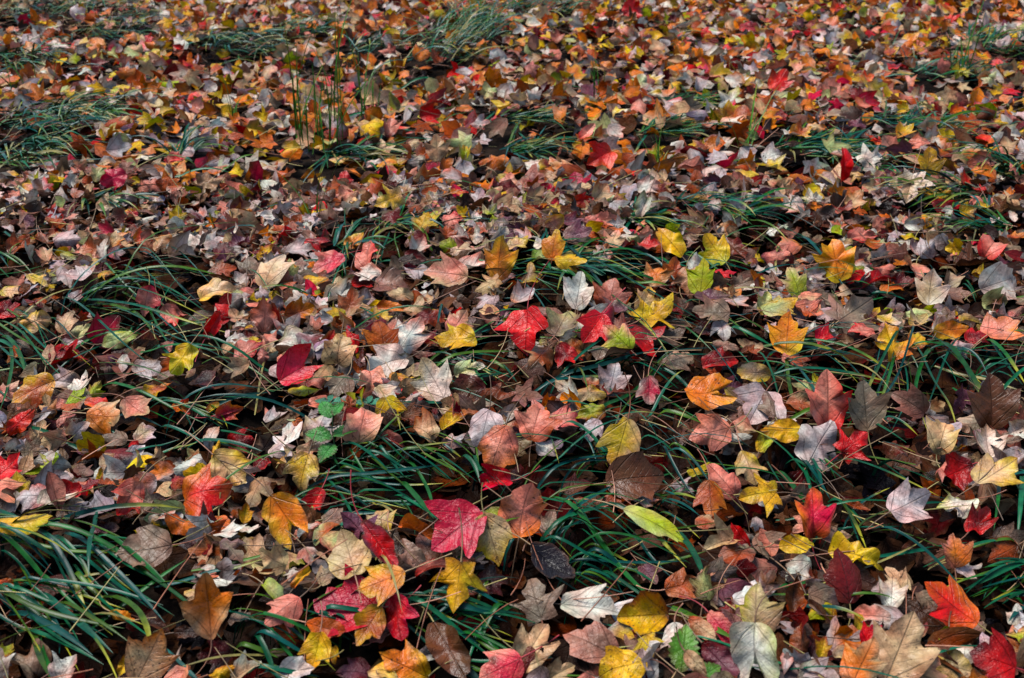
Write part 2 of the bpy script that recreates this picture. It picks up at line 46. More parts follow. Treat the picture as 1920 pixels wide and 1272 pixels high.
('tuft', 'single green blades rising by the round salmon leaf', [(-0.386, 2.353, -0.391, 2.534, 0.01, 0.0038, 0.0), (-0.318, 2.423, -0.318, 2.576, 0.008, 0.0033, 1.0), (-0.396, 2.37, -0.372, 2.504, 0.01, 0.0038, 0.0), (-0.321, 2.373, -0.345, 2.517, 0.0045, 0.0016, 0.0), (-0.343, 2.44, -0.335, 2.577, 0.0027, 0.0015, 0.0), (-0.258, 2.397, -0.284, 2.548, 0.0068, 0.0021, 0.0), (-0.315, 2.453, -0.332, 2.617, 0.0049, 0.0018, 0.0), (-0.311, 2.419, -0.299, 2.534, 0.0035, 0.0033, 0.0), (-0.389, 2.449, -0.427, 2.746, 0.0087, 0.0019, 1.0), (-0.372, 2.301, -0.387, 2.538, 0.0069, 0.0023, 0.0)]),
('tuft', 'dense grass tuft in a dark hollow beside the green seedling', [(-0.305, 1.581, -0.19, 1.513, 0.018, 0.0057, 0.0), (-0.192, 1.565, -0.091, 1.482, 0.015, 0.0047, 0.0), (-0.166, 1.567, -0.066, 1.493, 0.015, 0.0047, 0.0), (-0.344, 1.495, -0.111, 1.531, 0.015, 0.0047, 0.0), (-0.307, 1.487, -0.23, 1.441, 0.01, 0.0047, 0.0), (-0.23, 1.581, -0.174, 1.511, 0.012, 0.0038, 0.0), (-0.189, 1.519, -0.117, 1.366, 0.012, 0.0057, 0.0), (-0.094, 1.556, -0.051, 1.476, 0.01, 0.0057, 0.0), (-0.27, 1.505, -0.176, 1.474, 0.012, 0.0057, 0.0), (-0.252, 1.563, -0.16, 1.478, 0.015, 0.0047, 0.0), (-0.307, 1.536, -0.206, 1.496, 0.015, 0.0057, 0.0), (-0.24, 1.605, -0.124, 1.514, 0.0104, 0.0019, 0.0), (-0.359, 1.517, -0.116, 1.356, 0.0047, 0.0042, 0.0), (-0.282, 1.52, -0.11, 1.485, 0.0036, 0.0031, 1.0), (-0.309, 1.579, -0.219, 1.58, 0.0049, 0.003, 1.0), (-0.349, 1.458, -0.151, 1.623, 0.011, 0.0019, 0.0), (-0.293, 1.53, -0.226, 1.515, 0.0084, 0.004, 0.0), (-0.307, 1.453, -0.045, 1.386, 0.0038, 0.0033, 0.0), (-0.184, 1.57, -0.119, 1.393, 0.0038, 0.0042, 0.0), (-0.357, 1.505, -0.143, 1.529, 0.0053, 0.0018, 0.0), (-0.266, 1.52, -0.156, 1.514, 0.0026, 0.0038, 0.0), (-0.139, 1.552, -0.066, 1.476, 0.0081, 0.0021, 0.0), (-0.327, 1.556, -0.207, 1.527, 0.0057, 0.0026, 0.0), (-0.297, 1.494, -0.201, 1.43, 0.004, 0.004, 1.0), (-0.336, 1.516, -0.282, 1.504, 0.0051, 0.0037, 0.0), (-0.361, 1.457, -0.304, 1.422, 0.0035, 0.0032, 1.0), (-0.149, 1.602, -0.056, 1.538, 0.0123, 0.0036, 0.0), (-0.203, 1.589, -0.125, 1.578, 0.0115, 0.0032, 0.0), (-0.198, 1.545, -0.087, 1.556, 0.0067, 0.0024, 0.0), (-0.136, 1.536, -0.102, 1.494, 0.0029, 0.0041, 0.0), (-0.24, 1.581, -0.13, 1.509, 0.003, 0.003, 0.0), (-0.282, 1.489, -0.222, 1.434, 0.0094, 0.0049, 0.0), (-0.201, 1.491, -0.14, 1.305, 0.0062, 0.0021, 0.0), (-0.145, 1.57, -0.093, 1.502, 0.0049, 0.0019, 0.0), (-0.329, 1.587, -0.27, 1.505, 0.0116, 0.0034, 0.0), (-0.062, 1.591, -0.054, 1.519, 0.0023, 0.0024, 0.0), (-0.258, 1.482, -0.155, 1.411, 0.0043, 0.0027, 0.0), (-0.064, 1.511, -0.01, 1.439, 0.0086, 0.0032, 0.0), (-0.208, 1.558, -0.112, 1.552, 0.0055, 0.0025, 0.0), (-0.206, 1.58, -0.093, 1.527, 0.0119, 0.0018, 0.0), (-0.277, 1.55, -0.156, 1.501, 0.0086, 0.0022, 0.0), (-0.262, 1.479, -0.168, 1.48, 0.0057, 0.0051, 0.0), (-0.343, 1.549, -0.234, 1.361, 0.0069, 0.0041, 0.0), (-0.257, 1.503, -0.151, 1.447, 0.0034, 0.002, 0.0), (-0.261, 1.556, -0.168, 1.519, 0.0156, 0.0036, 0.0), (-0.065, 1.57, -0.036, 1.473, 0.0056, 0.0048, 0.0), (-0.243, 1.601, -0.17, 1.539, 0.0094, 0.0032, 0.0), (-0.376, 1.448, -0.175, 1.55, 0.0062, 0.0029, 0.0), (-0.272, 1.6, -0.185, 1.543, 0.0037, 0.0031, 0.0), (-0.351, 1.474, -0.156, 1.412, 0.0122, 0.0022, 1.0), (-0.281, 1.586, -0.224, 1.494, 0.0085, 0.0034, 0.0), (-0.147, 1.567, -0.055, 1.478, 0.0128, 0.0028, 0.0), (-0.204, 1.557, -0.096, 1.557, 0.0108, 0.0036, 0.0), (-0.124, 1.581, -0.082, 1.545, 0.0069, 0.0033, 1.0), (-0.204, 1.491, -0.11, 1.361, 0.0059, 0.0045, 0.0)]),
('tuft', 'sparse grass blades crossing under the clean yellow leaf', [(-0.368, 1.168, -0.225, 1.129, 0.015, 0.0057, 0.0), (-0.35, 1.146, -0.261, 1.113, 0.012, 0.0057, 0.0), (-0.266, 1.176, -0.184, 1.174, 0.008, 0.0057, 0.0), (-0.246, 1.166, -0.207, 1.153, 0.008, 0.0057, 0.0), (-0.348, 1.095, -0.248, 1.089, 0.008, 0.0057, 0.0), (-0.347, 1.149, -0.301, 1.079, 0.008, 0.0057, 0.0), (-0.16, 1.204, -0.037, 1.129, 0.012, 0.0047, 0.0), (-0.331, 1.117, -0.263, 1.118, 0.0032, 0.0031, 0.0), (-0.333, 1.09, -0.24, 1.106, 0.0044, 0.0034, 1.0), (-0.287, 1.17, -0.216, 1.219, 0.0029, 0.0046, 0.0), (-0.137, 1.178, -0.017, 1.088, 0.0104, 0.0017, 0.0), (-0.266, 1.168, -0.235, 1.16, 0.0051, 0.0034, 0.0), (-0.334, 1.161, -0.275, 1.102, 0.0069, 0.0041, 0.0), (-0.403, 1.17, -0.277, 1.151, 0.0127, 0.0025, 1.0), (-0.232, 1.154, -0.197, 1.157, 0.0046, 0.0046, 1.0), (-0.247, 1.171, -0.178, 1.171, 0.0026, 0.0041, 0.0), (-0.27, 1.183, -0.192, 1.128, 0.0032, 0.0036, 0.0), (-0.32, 1.14, -0.246, 1.107, 0.0033, 0.0038, 0.0), (-0.326, 1.158, -0.284, 1.13, 0.0016, 0.0029, 0.0), (-0.334, 1.096, -0.275, 1.058, 0.0059, 0.0038, 0.0), (-0.337, 1.104, -0.243, 1.084, 0.0045, 0.0036, 1.0), (-0.415, 1.176, -0.308, 1.15, 0.0094, 0.0045, 1.0), (-0.374, 1.167, -0.223, 1.151, 0.0033, 0.004, 0.0), (-0.333, 1.076, -0.269, 1.052, 0.0017, 0.0027, 0.0), (-0.147, 1.205, 0.026, 1.182, 0.0102, 0.0039, 0.0), (-0.17, 1.185, -0.04, 1.078, 0.0105, 0.003, 0.0), (-0.381, 1.16, -0.285, 1.139, 0.0084, 0.0021, 0.0), (-0.376, 1.16, -0.276, 1.115, 0.0132, 0.0029, 0.0), (-0.39, 1.196, -0.273, 1.134, 0.0074, 0.0049, 0.0), (-0.248, 1.156, -0.223, 1.163, 0.0018, 0.0041, 0.0), (-0.343, 1.172, -0.277, 1.135, 0.0071, 0.0035, 0.0), (-0.369, 1.125, -0.305, 1.111, 0.0056, 0.005, 0.0), (-0.218, 1.153, -0.183, 1.141, 0.0031, 0.0048, 0.0), (-0.289, 1.166, -0.214, 1.139, 0.0023, 0.0043, 0.0), (-0.328, 1.183, -0.191, 1.157, 0.009, 0.003, 0.0), (-0.367, 1.18, -0.229, 1.098, 0.005, 0.0048, 1.0), (-0.282, 1.177, -0.19, 1.174, 0.0032, 0.0046, 0.0), (-0.232, 1.189, -0.162, 1.197, 0.0065, 0.0047, 1.0), (-0.235, 1.187, -0.182, 1.207, 0.0017, 0.0042, 0.0)]),
('tuft', 'flat spray of grass beside the very large brown oval leaf', [(-0.146, 1.204, 0.005, 1.177, 0.012, 0.0047, 0.0), (-0.126, 1.196, -0.002, 1.186, 0.012, 0.0047, 0.0), (-0.086, 1.155, -0.007, 1.115, 0.008, 0.0076, 0.0), (-0.091, 1.176, -0.015, 1.174, 0.012, 0.0047, 0.0), (-0.004, 1.207, -0.047, 1.131, 0.008, 0.0057, 0.0), (-0.102, 1.184, -0.006, 1.171, 0.012, 0.0047, 0.0), (-0.102, 1.182, -0.054, 1.217, 0.0034, 0.004, 0.0), (-0.084, 1.206, 0.014, 1.241, 0.0037, 0.0036, 0.0), (-0.081, 1.162, 0.01, 1.117, 0.0072, 0.0035, 0.0), (-0.116, 1.158, -0.058, 1.202, 0.0079, 0.004, 0.0), (0.014, 1.206, -0.05, 1.15, 0.0022, 0.0045, 0.0), (-0.067, 1.173, -0.001, 1.093, 0.0062, 0.0038, 1.0), (-0.106, 1.162, -0.041, 1.138, 0.0082, 0.0039, 0.0), (-0.029, 1.24, -0.052, 1.186, 0.0023, 0.0044, 1.0), (-0.116, 1.186, -0.007, 1.181, 0.0038, 0.0037, 0.0), (-0.078, 1.163, -0.025, 1.118, 0.0033, 0.0032, 0.0), (-0.103, 1.185, -0.017, 1.164, 0.0082, 0.002, 0.0), (-0.111, 1.194, -0.037, 1.175, 0.0092, 0.0031, 0.0), (-0.087, 1.168, 0.042, 1.165, 0.0095, 0.0027, 0.0), (-0.089, 1.175, -0.013, 1.174, 0.0041, 0.0035, 0.0), (-0.175, 1.196, -0.071, 1.17, 0.0048, 0.0031, 1.0), (-0.102, 1.183, -0.007, 1.185, 0.0071, 0.0019, 0.0), (-0.087, 1.188, -0.045, 1.241, 0.0054, 0.0019, 0.0), (-0.019, 1.205, -0.059, 1.11, 0.0018, 0.0044, 0.0), (-0.057, 1.159, 0.004, 1.11, 0.0066, 0.0055, 1.0), (-0.123, 1.173, -0.015, 1.162, 0.0051, 0.0026, 0.0), (-0.086, 1.15, -0.024, 1.048, 0.0022, 0.006, 0.0), (-0.097, 1.203, -0.018, 1.176, 0.0108, 0.0032, 0.0), (-0.112, 1.184, 0.011, 1.136, 0.0105, 0.0019, 1.0), (-0.067, 1.159, 0.001, 1.149, 0.0094, 0.003, 1.0), (-0.171, 1.204, -0.019, 1.165, 0.0052, 0.0028, 0.0), (-0.109, 1.213, 0.036, 1.185, 0.0053, 0.0022, 1.0), (-0.113, 1.146, -0.043, 1.101, 0.0051, 0.0033, 0.0), (-0.012, 1.216, -0.058, 1.144, 0.0033, 0.0038, 0.0)]),
('tuft', 'long green blade arching over a dark hollow in the middle', [(0.125, 2.415, 0.418, 2.097, 0.038, 0.0057, 0.0), (0.167, 2.339, 0.356, 2.313, 0.012, 0.0047, 0.0), (0.277, 2.445, 0.378, 2.305, 0.018, 0.0047, 0.0), (0.41, 2.507, 0.497, 2.402, 0.012, 0.0047, 0.0), (0.456, 2.431, 0.572, 2.432, 0.0069, 0.0033, 0.0), (0.174, 2.362, 0.383, 2.41, 0.0073, 0.0028, 0.0), (0.428, 2.489, 0.52, 2.46, 0.0099, 0.0031, 1.0), (0.341, 2.479, 0.419, 2.276, 0.0094, 0.0031, 0.0), (0.095, 2.494, 0.516, 2.381, 0.0112, 0.0036, 0.0), (0.115, 2.488, 0.314, 1.944, 0.0221, 0.005, 1.0), (0.45, 2.442, 0.527, 2.285, 0.0029, 0.0023, 0.0), (0.112, 2.395, 0.325, 1.883, 0.0318, 0.0023, 0.0), (0.245, 2.402, 0.423, 2.34, 0.0038, 0.0036, 0.0)]),
('tuft', 'flat shiny grass beneath the twisted yellow leaf', [(0.0, 2.311, 0.145, 2.293, 0.008, 0.0047, 0.0), (-0.007, 2.321, 0.133, 2.306, 0.008, 0.0047, 0.0), (0.04, 2.295, 0.141, 2.271, 0.008, 0.0047, 0.0), (0.022, 2.343, 0.127, 2.303, 0.0069, 0.0035, 1.0), (0.017, 2.265, 0.09, 2.189, 0.005, 0.0018, 0.0), (0.042, 2.283, 0.149, 2.247, 0.0022, 0.0017, 1.0), (-0.039, 2.334, 0.058, 2.379, 0.0054, 0.0027, 1.0), (-0.077, 2.315, 0.056, 2.345, 0.0035, 0.0021, 0.0), (0.026, 2.305, 0.189, 2.297, 0.0062, 0.0034, 0.0), (-0.049, 2.307, 0.124, 2.328, 0.0045, 0.0026, 0.0), (-0.018, 2.328, 0.087, 2.099, 0.0026, 0.0026, 0.0), (0.027, 2.319, 0.112, 2.257, 0.0029, 0.0023, 0.0), (0.076, 2.249, 0.132, 2.194, 0.0031, 0.0024, 0.0), (-0.031, 2.277, 0.08, 2.337, 0.0067, 0.004, 1.0), (-0.04, 2.359, 0.105, 2.232, 0.0036, 0.0024, 0.0)]),
('tuft', 'grass tuft with one straight long blade under the pale lilac leaf', [(0.051, 1.86, 0.275, 1.957, 0.014, 0.0057, 0.0), (0.131, 1.717, 0.308, 1.935, 0.01, 0.0047, 0.0), (0.153, 1.938, 0.342, 1.873, 0.018, 0.0047, 0.0), (0.268, 1.915, 0.349, 1.835, 0.012, 0.0057, 0.0), (0.216, 1.926, 0.32, 1.86, 0.015, 0.0047, 0.0), (0.212, 1.934, 0.302, 1.902, 0.015, 0.0047, 0.0), (0.186, 1.747, 0.358, 2.008, 0.0064, 0.0026, 0.0), (0.256, 1.952, 0.34, 1.94, 0.0098, 0.0044, 0.0), (0.128, 1.679, 0.343, 1.891, 0.0067, 0.0027, 0.0), (0.136, 1.95, 0.256, 1.594, 0.0127, 0.0023, 0.0), (0.281, 1.945, 0.404, 1.996, 0.0049, 0.0032, 0.0), (0.135, 1.999, 0.377, 1.933, 0.0152, 0.0039, 0.0), (0.136, 1.69, 0.275, 1.894, 0.0069, 0.0022, 0.0), (0.119, 1.65, 0.345, 1.871, 0.0027, 0.0023, 1.0), (0.156, 1.677, 0.347, 1.763, 0.003, 0.0022, 0.0), (0.073, 1.878, 0.298, 2.093, 0.006, 0.0043, 0.0), (0.244, 1.886, 0.32, 1.787, 0.0031, 0.0039, 0.0), (0.285, 1.948, 0.393, 1.969, 0.0033, 0.0025, 0.0), (0.115, 1.95, 0.242, 1.964, 0.0056, 0.002, 0.0), (0.03, 1.824, 0.217, 1.896, 0.0095, 0.0047, 1.0), (0.264, 1.916, 0.359, 1.838, 0.0033, 0.0034, 0.0), (0.188, 1.921, 0.334, 1.909, 0.0085, 0.0041, 1.0)]),
('tuft', 'low blades in the black hollow beside the crumpled pale grey leaf', [(0.303, 2.146, 0.407, 2.097, 0.01, 0.0047, 0.0), (0.317, 2.101, 0.399, 2.08, 0.01, 0.0047, 0.0), (0.448, 2.102, 0.535, 2.019, 0.012, 0.0057, 0.0), (0.458, 2.129, 0.542, 2.07, 0.012, 0.0047, 0.0), (0.34, 2.115, 0.406, 1.975, 0.0064, 0.0027, 0.0), (0.331, 2.095, 0.438, 2.068, 0.0034, 0.0037, 0.0), (0.393, 2.04, 0.439, 1.869, 0.0068, 0.0031, 0.0), (0.401, 2.122, 0.534, 2.182, 0.0053, 0.0038, 0.0), (0.442, 2.015, 0.491, 1.844, 0.0101, 0.0041, 0.0), (0.235, 2.01, 0.311, 1.987, 0.0086, 0.0033, 0.0), (0.424, 2.127, 0.481, 2.079, 0.006, 0.0029, 0.0), (0.439, 2.139, 0.489, 2.056, 0.0096, 0.0039, 0.0), (0.367, 2.223, 0.468, 2.217, 0.0031, 0.0034, 0.0)]),
('tuft', 'few grass blades around the large yellow leaf with tan middle', [(0.072, 1.662, 0.163, 1.557, 0.015, 0.0057, 0.0), (0.205, 1.679, 0.281, 1.617, 0.012, 0.0038, 0.0), (0.264, 1.781, 0.343, 1.727, 0.008, 0.0066, 0.0), (0.21, 1.619, 0.28, 1.589, 0.01, 0.0047, 0.0), (0.262, 1.618, 0.311, 1.587, 0.008, 0.0036, 1.0), (0.133, 1.612, 0.158, 1.541, 0.0028, 0.0042, 1.0), (0.266, 1.805, 0.319, 1.752, 0.0025, 0.0048, 1.0), (0.24, 1.832, 0.33, 1.813, 0.0049, 0.0031, 0.0), (0.049, 1.664, 0.077, 1.537, 0.0075, 0.0023, 1.0), (0.308, 1.714, 0.333, 1.624, 0.0016, 0.0031, 0.0), (0.122, 1.79, 0.209, 1.642, 0.0038, 0.005, 0.0), (0.227, 1.693, 0.311, 1.633, 0.0028, 0.0024, 0.0), (0.257, 1.764, 0.313, 1.7, 0.0041, 0.0034, 0.0)]),
('tuft', 'single blade bending over the tall orange leaf', [(0.729, 2.68, 0.78, 2.363, 0.022, 0.0057, 0.0), (0.646, 2.67, 0.747, 2.603, 0.015, 0.0038, 0.0), (0.598, 2.701, 0.685, 2.525, 0.0074, 0.0034, 0.0), (0.708, 2.81, 0.809, 2.672, 0.0097, 0.0018, 0.0), (0.49, 2.593, 0.611, 2.586, 0.0039, 0.0026, 1.0), (0.668, 2.707, 0.788, 2.564, 0.0112, 0.0041, 0.0)]),
('tuft', 'short teal blades beside the small mint oval leaf', [(0.817, 2.338, 0.902, 2.313, 0.01, 0.0057, 0.0), (0.82, 2.296, 0.894, 2.292, 0.008, 0.0047, 0.0), (1.055, 2.387, 1.054, 2.286, 0.012, 0.0047, 0.0), (1.002, 2.477, 1.004, 2.414, 0.0108, 0.0023, 0.0), (1.041, 2.375, 1.043, 2.263, 0.0106, 0.0024, 0.0), (0.732, 2.191, 0.772, 2.169, 0.0031, 0.0039, 0.0), (0.788, 2.286, 0.869, 2.332, 0.0024, 0.0041, 0.0), (1.09, 2.39, 1.082, 2.307, 0.008, 0.0021, 0.0), (1.084, 2.361, 1.094, 2.264, 0.0094, 0.0038, 1.0), (0.857, 2.377, 0.96, 2.396, 0.0041, 0.0041, 0.0)]),
('tuft', 'pair of broad blades beside the crimson leaf with orange sides', [(0.478, 1.632, 0.504, 1.461, 0.012, 0.0076, 0.0), (0.496, 1.619, 0.498, 1.478, 0.012, 0.0057, 0.0), (0.51, 1.471, 0.52, 1.32, 0.01, 0.0057, 1.0), (0.493, 1.658, 0.529, 1.52, 0.0064, 0.0045, 0.0), (0.51, 1.656, 0.508, 1.529, 0.0068, 0.006, 0.0), (0.503, 1.477, 0.535, 1.39, 0.0032, 0.0042, 0.0), (0.538, 1.656, 0.54, 1.546, 0.0031, 0.0024, 0.0), (0.488, 1.612, 0.496, 1.478, 0.0061, 0.0031, 0.0), (0.513, 1.618, 0.551, 1.49, 0.0095, 0.0024, 0.0), (0.525, 1.46, 0.512, 1.3, 0.008, 0.0022, 0.0), (0.497, 1.619, 0.544, 1.551, 0.0074, 0.0034, 0.0), (0.43, 1.613, 0.442, 1.498, 0.0061, 0.0035, 0.0), (0.436, 1.583, 0.468, 1.418, 0.0071, 0.0059, 0.0), (0.51, 1.668, 0.518, 1.54, 0.0025, 0.0047, 0.0), (0.496, 1.64, 0.475, 1.442, 0.0029, 0.0055, 0.0), (0.501, 1.466, 0.53, 1.382, 0.0064, 0.003, 1.0), (0.463, 1.603, 0.508, 1.517, 0.008, 0.0039, 0.0), (0.482, 1.595, 0.473, 1.445, 0.0056, 0.0034, 0.0), (0.514, 1.646, 0.494, 1.527, 0.0065, 0.0038, 0.0)]),
('tuft', 'long thin blades crossing behind the lavender-grey three-lobed leaf', [(0.521, 1.59, 0.663, 1.432, 0.02, 0.0047, 1.0), (0.526, 1.386, 0.638, 1.245, 0.015, 0.0047, 0.0), (0.501, 1.359, 0.621, 1.424, 0.01, 0.0047, 0.0), (0.603, 1.564, 0.68, 1.485, 0.012, 0.0047, 1.0), (0.536, 1.374, 0.619, 1.385, 0.0024, 0.0025, 0.0), (0.594, 1.558, 0.685, 1.46, 0.0041, 0.0022, 0.0), (0.607, 1.588, 0.646, 1.466, 0.0041, 0.0021, 0.0), (0.517, 1.61, 0.602, 1.487, 0.0169, 0.0031, 0.0), (0.611, 1.623, 0.679, 1.582, 0.0091, 0.0031, 1.0), (0.527, 1.378, 0.663, 1.293, 0.0053, 0.0038, 0.0), (0.605, 1.553, 0.68, 1.461, 0.0082, 0.0018, 0.0), (0.471, 1.373, 0.594, 1.37, 0.0042, 0.0023, 0.0), (0.571, 1.461, 0.685, 1.412, 0.0071, 0.0017, 0.0), (0.51, 1.404, 0.602, 1.476, 0.005, 0.0034, 1.0), (0.591, 1.391, 0.668, 1.411, 0.0086, 0.003, 0.0), (0.442, 1.345, 0.515, 1.375, 0.004, 0.0025, 0.0)]),
('tuft', 'grass tuft reaching in from the right edge near the bottom', [(0.769, 1.301, 0.638, 1.245, 0.018, 0.0057, 0.0), (0.767, 1.289, 0.638, 1.238, 0.018, 0.0057, 0.0), (0.762, 1.272, 0.656, 1.249, 0.015, 0.0057, 0.0), (0.744, 1.239, 0.653, 1.21, 0.015, 0.0057, 0.0), (0.836, 1.487, 0.788, 1.487, 0.01, 0.0057, 0.0), (0.73, 1.215, 0.678, 1.185, 0.01, 0.0057, 0.0), (0.834, 1.525, 0.742, 1.325, 0.01, 0.0057, 0.0), (0.841, 1.504, 0.777, 1.354, 0.0083, 0.0046, 0.0), (0.729, 1.294, 0.662, 1.233, 0.0099, 0.0022, 0.0), (0.725, 1.221, 0.68, 1.26, 0.0042, 0.0046, 0.0), (0.744, 1.207, 0.707, 1.204, 0.0052, 0.0021, 0.0), (0.765, 1.316, 0.657, 1.227, 0.0141, 0.0022, 0.0), (0.789, 1.231, 0.763, 1.232, 0.0081, 0.0035, 1.0), (0.767, 1.292, 0.695, 1.304, 0.007, 0.0037, 0.0), (0.763, 1.296, 0.673, 1.232, 0.0087, 0.0026, 1.0), (0.749, 1.292, 0.619, 1.265, 0.0048, 0.0023, 1.0), (0.81, 1.514, 0.774, 1.318, 0.0031, 0.0028, 1.0), (0.761, 1.221, 0.708, 1.26, 0.0043, 0.0041, 0.0), (0.723, 1.278, 0.596, 1.233, 0.0111, 0.0051, 1.0), (0.835, 1.461, 0.791, 1.475, 0.0026, 0.0044, 0.0), (0.759, 1.295, 0.689, 1.293, 0.0067, 0.0043, 0.0), (0.773, 1.3, 0.634, 1.261, 0.0153, 0.0041, 0.0), (0.748, 1.328, 0.591, 1.282, 0.015, 0.0044, 0.0), (0.789, 1.283, 0.642, 1.232, 0.0088, 0.004, 0.0), (0.826, 1.486, 0.811, 1.514, 0.0078, 0.0049, 0.0), (0.752, 1.246, 0.709, 1.221, 0.0032, 0.0032, 0.0), (0.805, 1.55, 0.715, 1.347, 0.0025, 0.0045, 0.0), (0.826, 1.5, 0.782, 1.305, 0.0052, 0.0027, 0.0), (0.751, 1.239, 0.709, 1.244, 0.0074, 0.0031, 0.0), (0.755, 1.326, 0.664, 1.317, 0.012, 0.0048, 0.0), (0.753, 1.248, 0.686, 1.226, 0.0074, 0.0039, 0.0), (0.78, 1.262, 0.702, 1.287, 0.0079, 0.0021, 0.0), (0.749, 1.284, 0.682, 1.29, 0.0053, 0.004, 0.0), (0.757, 1.282, 0.646, 1.232, 0.0057, 0.0031, 0.0), (0.786, 1.228, 0.71, 1.189, 0.012, 0.005, 0.0)]),
('far', 'far grass patch combed flat at the left edge', (150.0, -1.539, 3.66, 0.171, 0.195, -25.0, 0.22, 38.0)),
('far', 'far grass patch with pale shine near the upper left', (95.0, -1.282, 5.162, 0.196, 0.154, -20.0, 0.22, 35.0)),
('far', 'hazy grass patch in the upper left corner', (100.0, -2.466, 6.01, 0.376, 0.204, -15.0, 0.25, 40.0)),
('far', 'faint grass strip at the very top beside the corner', (30.0, -1.983, 5.918, 0.12, 0.154, -15.0, 0.22, 35.0)),
('far', 'low grass clump behind the broad grey-mauve leaf', (34.0, -0.267, 2.601, 0.093, 0.026, -10.0, 0.16, 30.0)),
('far', 'low grass clump above the pale leaf on a white stalk', (40.0, 0.099, 2.371, 0.075, 0.027, 0.0, 0.16, 30.0)),
('far', 'grass patch behind the leaning mustard leaf', (44.0, 0.527, 2.789, 0.124, 0.041, -5.0, 0.17, 35.0)),
('far', 'grass clump next to the tall red flame leaf', (34.0, 0.864, 3.275, 0.076, 0.025, 0.0, 0.16, 30.0)),
('far', 'dark grass spray falling beside the silver-white star leaf', (14.0, 1.042, 3.1, 0.016, 0.017, -55.0, 0.18, 40.0)),
('far', 'grass patch behind the far yellow upright leaf', (50.0, 1.265, 3.511, 0.139, 0.122, 10.0, 0.18, 35.0)),
('far', 'grass patch bending in from the right edge', (50.0, 1.441, 3.049, 0.069, 0.115, 200.0, 0.2, 45.0)),
('far', 'grass patch near the upper right corner', (50.0, 2.199, 5.109, 0.141, 0.165, 25.0, 0.22, 45.0)),
('far', 'grass clump at the foot of the tall upright stems', (50.0, -0.496, 3.311, 0.098, 0.032, -5.0, 0.18, 30.0)),
('far', 'far grass patch at the top middle', (40.0, -0.618, 4.973, 0.147, 0.103, 10.0, 0.22, 45.0)),
('far', 'bushy hazy grass clump at the top middle', (95.0, -0.232, 5.422, 0.18, 0.401, 40.0, 0.26, 55.0)),
('far', 'small spiky grass clump in the far litter at the left', (24.0, -1.003, 3.237, 0.026, 0.055, 60.0, 0.16, 55.0)),
('far', 'small grass clump behind the far broad red leaf', (24.0, 0.089, 3.623, 0.071, 0.046, -10.0, 0.16, 35.0)),
('far', 'small grass clump behind the far upright tan leaf', (30.0, -0.054, 3.63, 0.054, 0.063, -5.0, 0.16, 35.0)),
('far', 'small grass clump below the far crimson leaf', (20.0, -1.114, 2.808, 0.034, 0.018, -30.0, 0.15, 35.0)),
('far', 'dark grass clump left of the leaning mustard leaf', (24.0, 0.313, 2.655, 0.043, 0.025, -5.0, 0.14, 30.0)),
('far', 'grass blades behind the silvery white leaf', (20.0, 1.216, 2.623, 0.049, 0.022, 170.0, 0.16, 40.0)),
('far', 'green blades beside the rosy pink leaf in the middle', (16.0, -0.41, 2.467, 0.018, 0.013, 20.0, 0.14, 50.0)),
('up', 'tall upright green stems rising from the distant litter', (26.0, -0.602, 3.413, 0.1, 0.123, 90.0, 0.42, 82.0)),
('up', 'thin tall stems standing behind the upright green stems', (10.0, -0.507, 3.814, 0.042, 0.107, 88.0, 0.3, 84.0)),
('up', 'upright dark stems near the upper right corner', (8.0, 1.823, 4.486, 0.033, 0.052, 95.0, 0.3, 80.0)),
('up', 'short upright green stems in front of orange leaves', (7.0, 0.441, 3.194, 0.018, 0.031, 80.0, 0.2, 78.0)),
('up', 'long slanting green blades behind the far creamy star leaf', (5.0, 0.699, 3.256, 0.022, 0.019, 50.0, 0.26, 62.0)),
('up', 'thin dark stems behind the far broad red leaf', (6.0, 0.318, 4.071, 0.025, 0.171, 110.0, 0.22, 80.0)),
('up', 'lone thin stem beside the round salmon leaf', (4.0, -0.488, 2.6, 0.008, 0.015, 92.0, 0.2, 84.0)),
('up', 'thin stems standing in the orange litter at the far left', (5.0, -0.951, 3.71, 0.02, 0.046, 88.0, 0.2, 80.0)),
('up', 'dark thin stems above the far grass patch', (5.0, -1.799, 4.097, 0.085, 0.09, 110.0, 0.2, 76.0)),
('far', 'far grass strip at the left edge under hazy grass', (50.0, -2.099, 4.695, 0.115, 0.134, -20.0, 0.24, 35.0)),
('far', 'far grass strip beside orange leaves near the upper left', (50.0, -1.944, 5.383, 0.191, 0.198, -15.0, 0.24, 35.0)),
('far', 'far grass strip above the tall upright stems', (40.0, -1.071, 5.434, 0.135, 0.121, -5.0, 0.24, 38.0)),
('far', 'loose arching grass right of the thin tall stems', (50.0, -0.333, 4.788, 0.136, 0.125, 20.0, 0.26, 50.0)),
('far', 'dark grass hollow at the left edge in the far litter', (95.0, -1.478, 3.259, 0.096, 0.126, -25.0, 0.2, 38.0)),
('far', 'hazy grass beside the far red leaf at the top', (40.0, 0.128, 6.032, 0.174, 0.175, 10.0, 0.24, 45.0)),
('far', 'thin grass streak behind the far creamy star leaf', (30.0, 0.628, 3.89, 0.122, 0.069, 0.0, 0.18, 32.0)),
('far', 'grass streak above the far broad red leaf', (36.0, 0.486, 3.506, 0.099, 0.035, 5.0, 0.18, 35.0)),
('far', 'grass patch under the silver-white star leaf', (46.0, 0.98, 3.223, 0.117, 0.033, 0.0, 0.18, 35.0)),
('far', 'grass patch beside the cream-tan star leaf', (40.0, 1.209, 2.836, 0.086, 0.051, 200.0, 0.2, 40.0)),
('far', "grass patch behind the far upright tan leaf's yellow neighbour", (40.0, 0.025, 3.346, 0.067, 0.043, 0.0, 0.18, 38.0)),
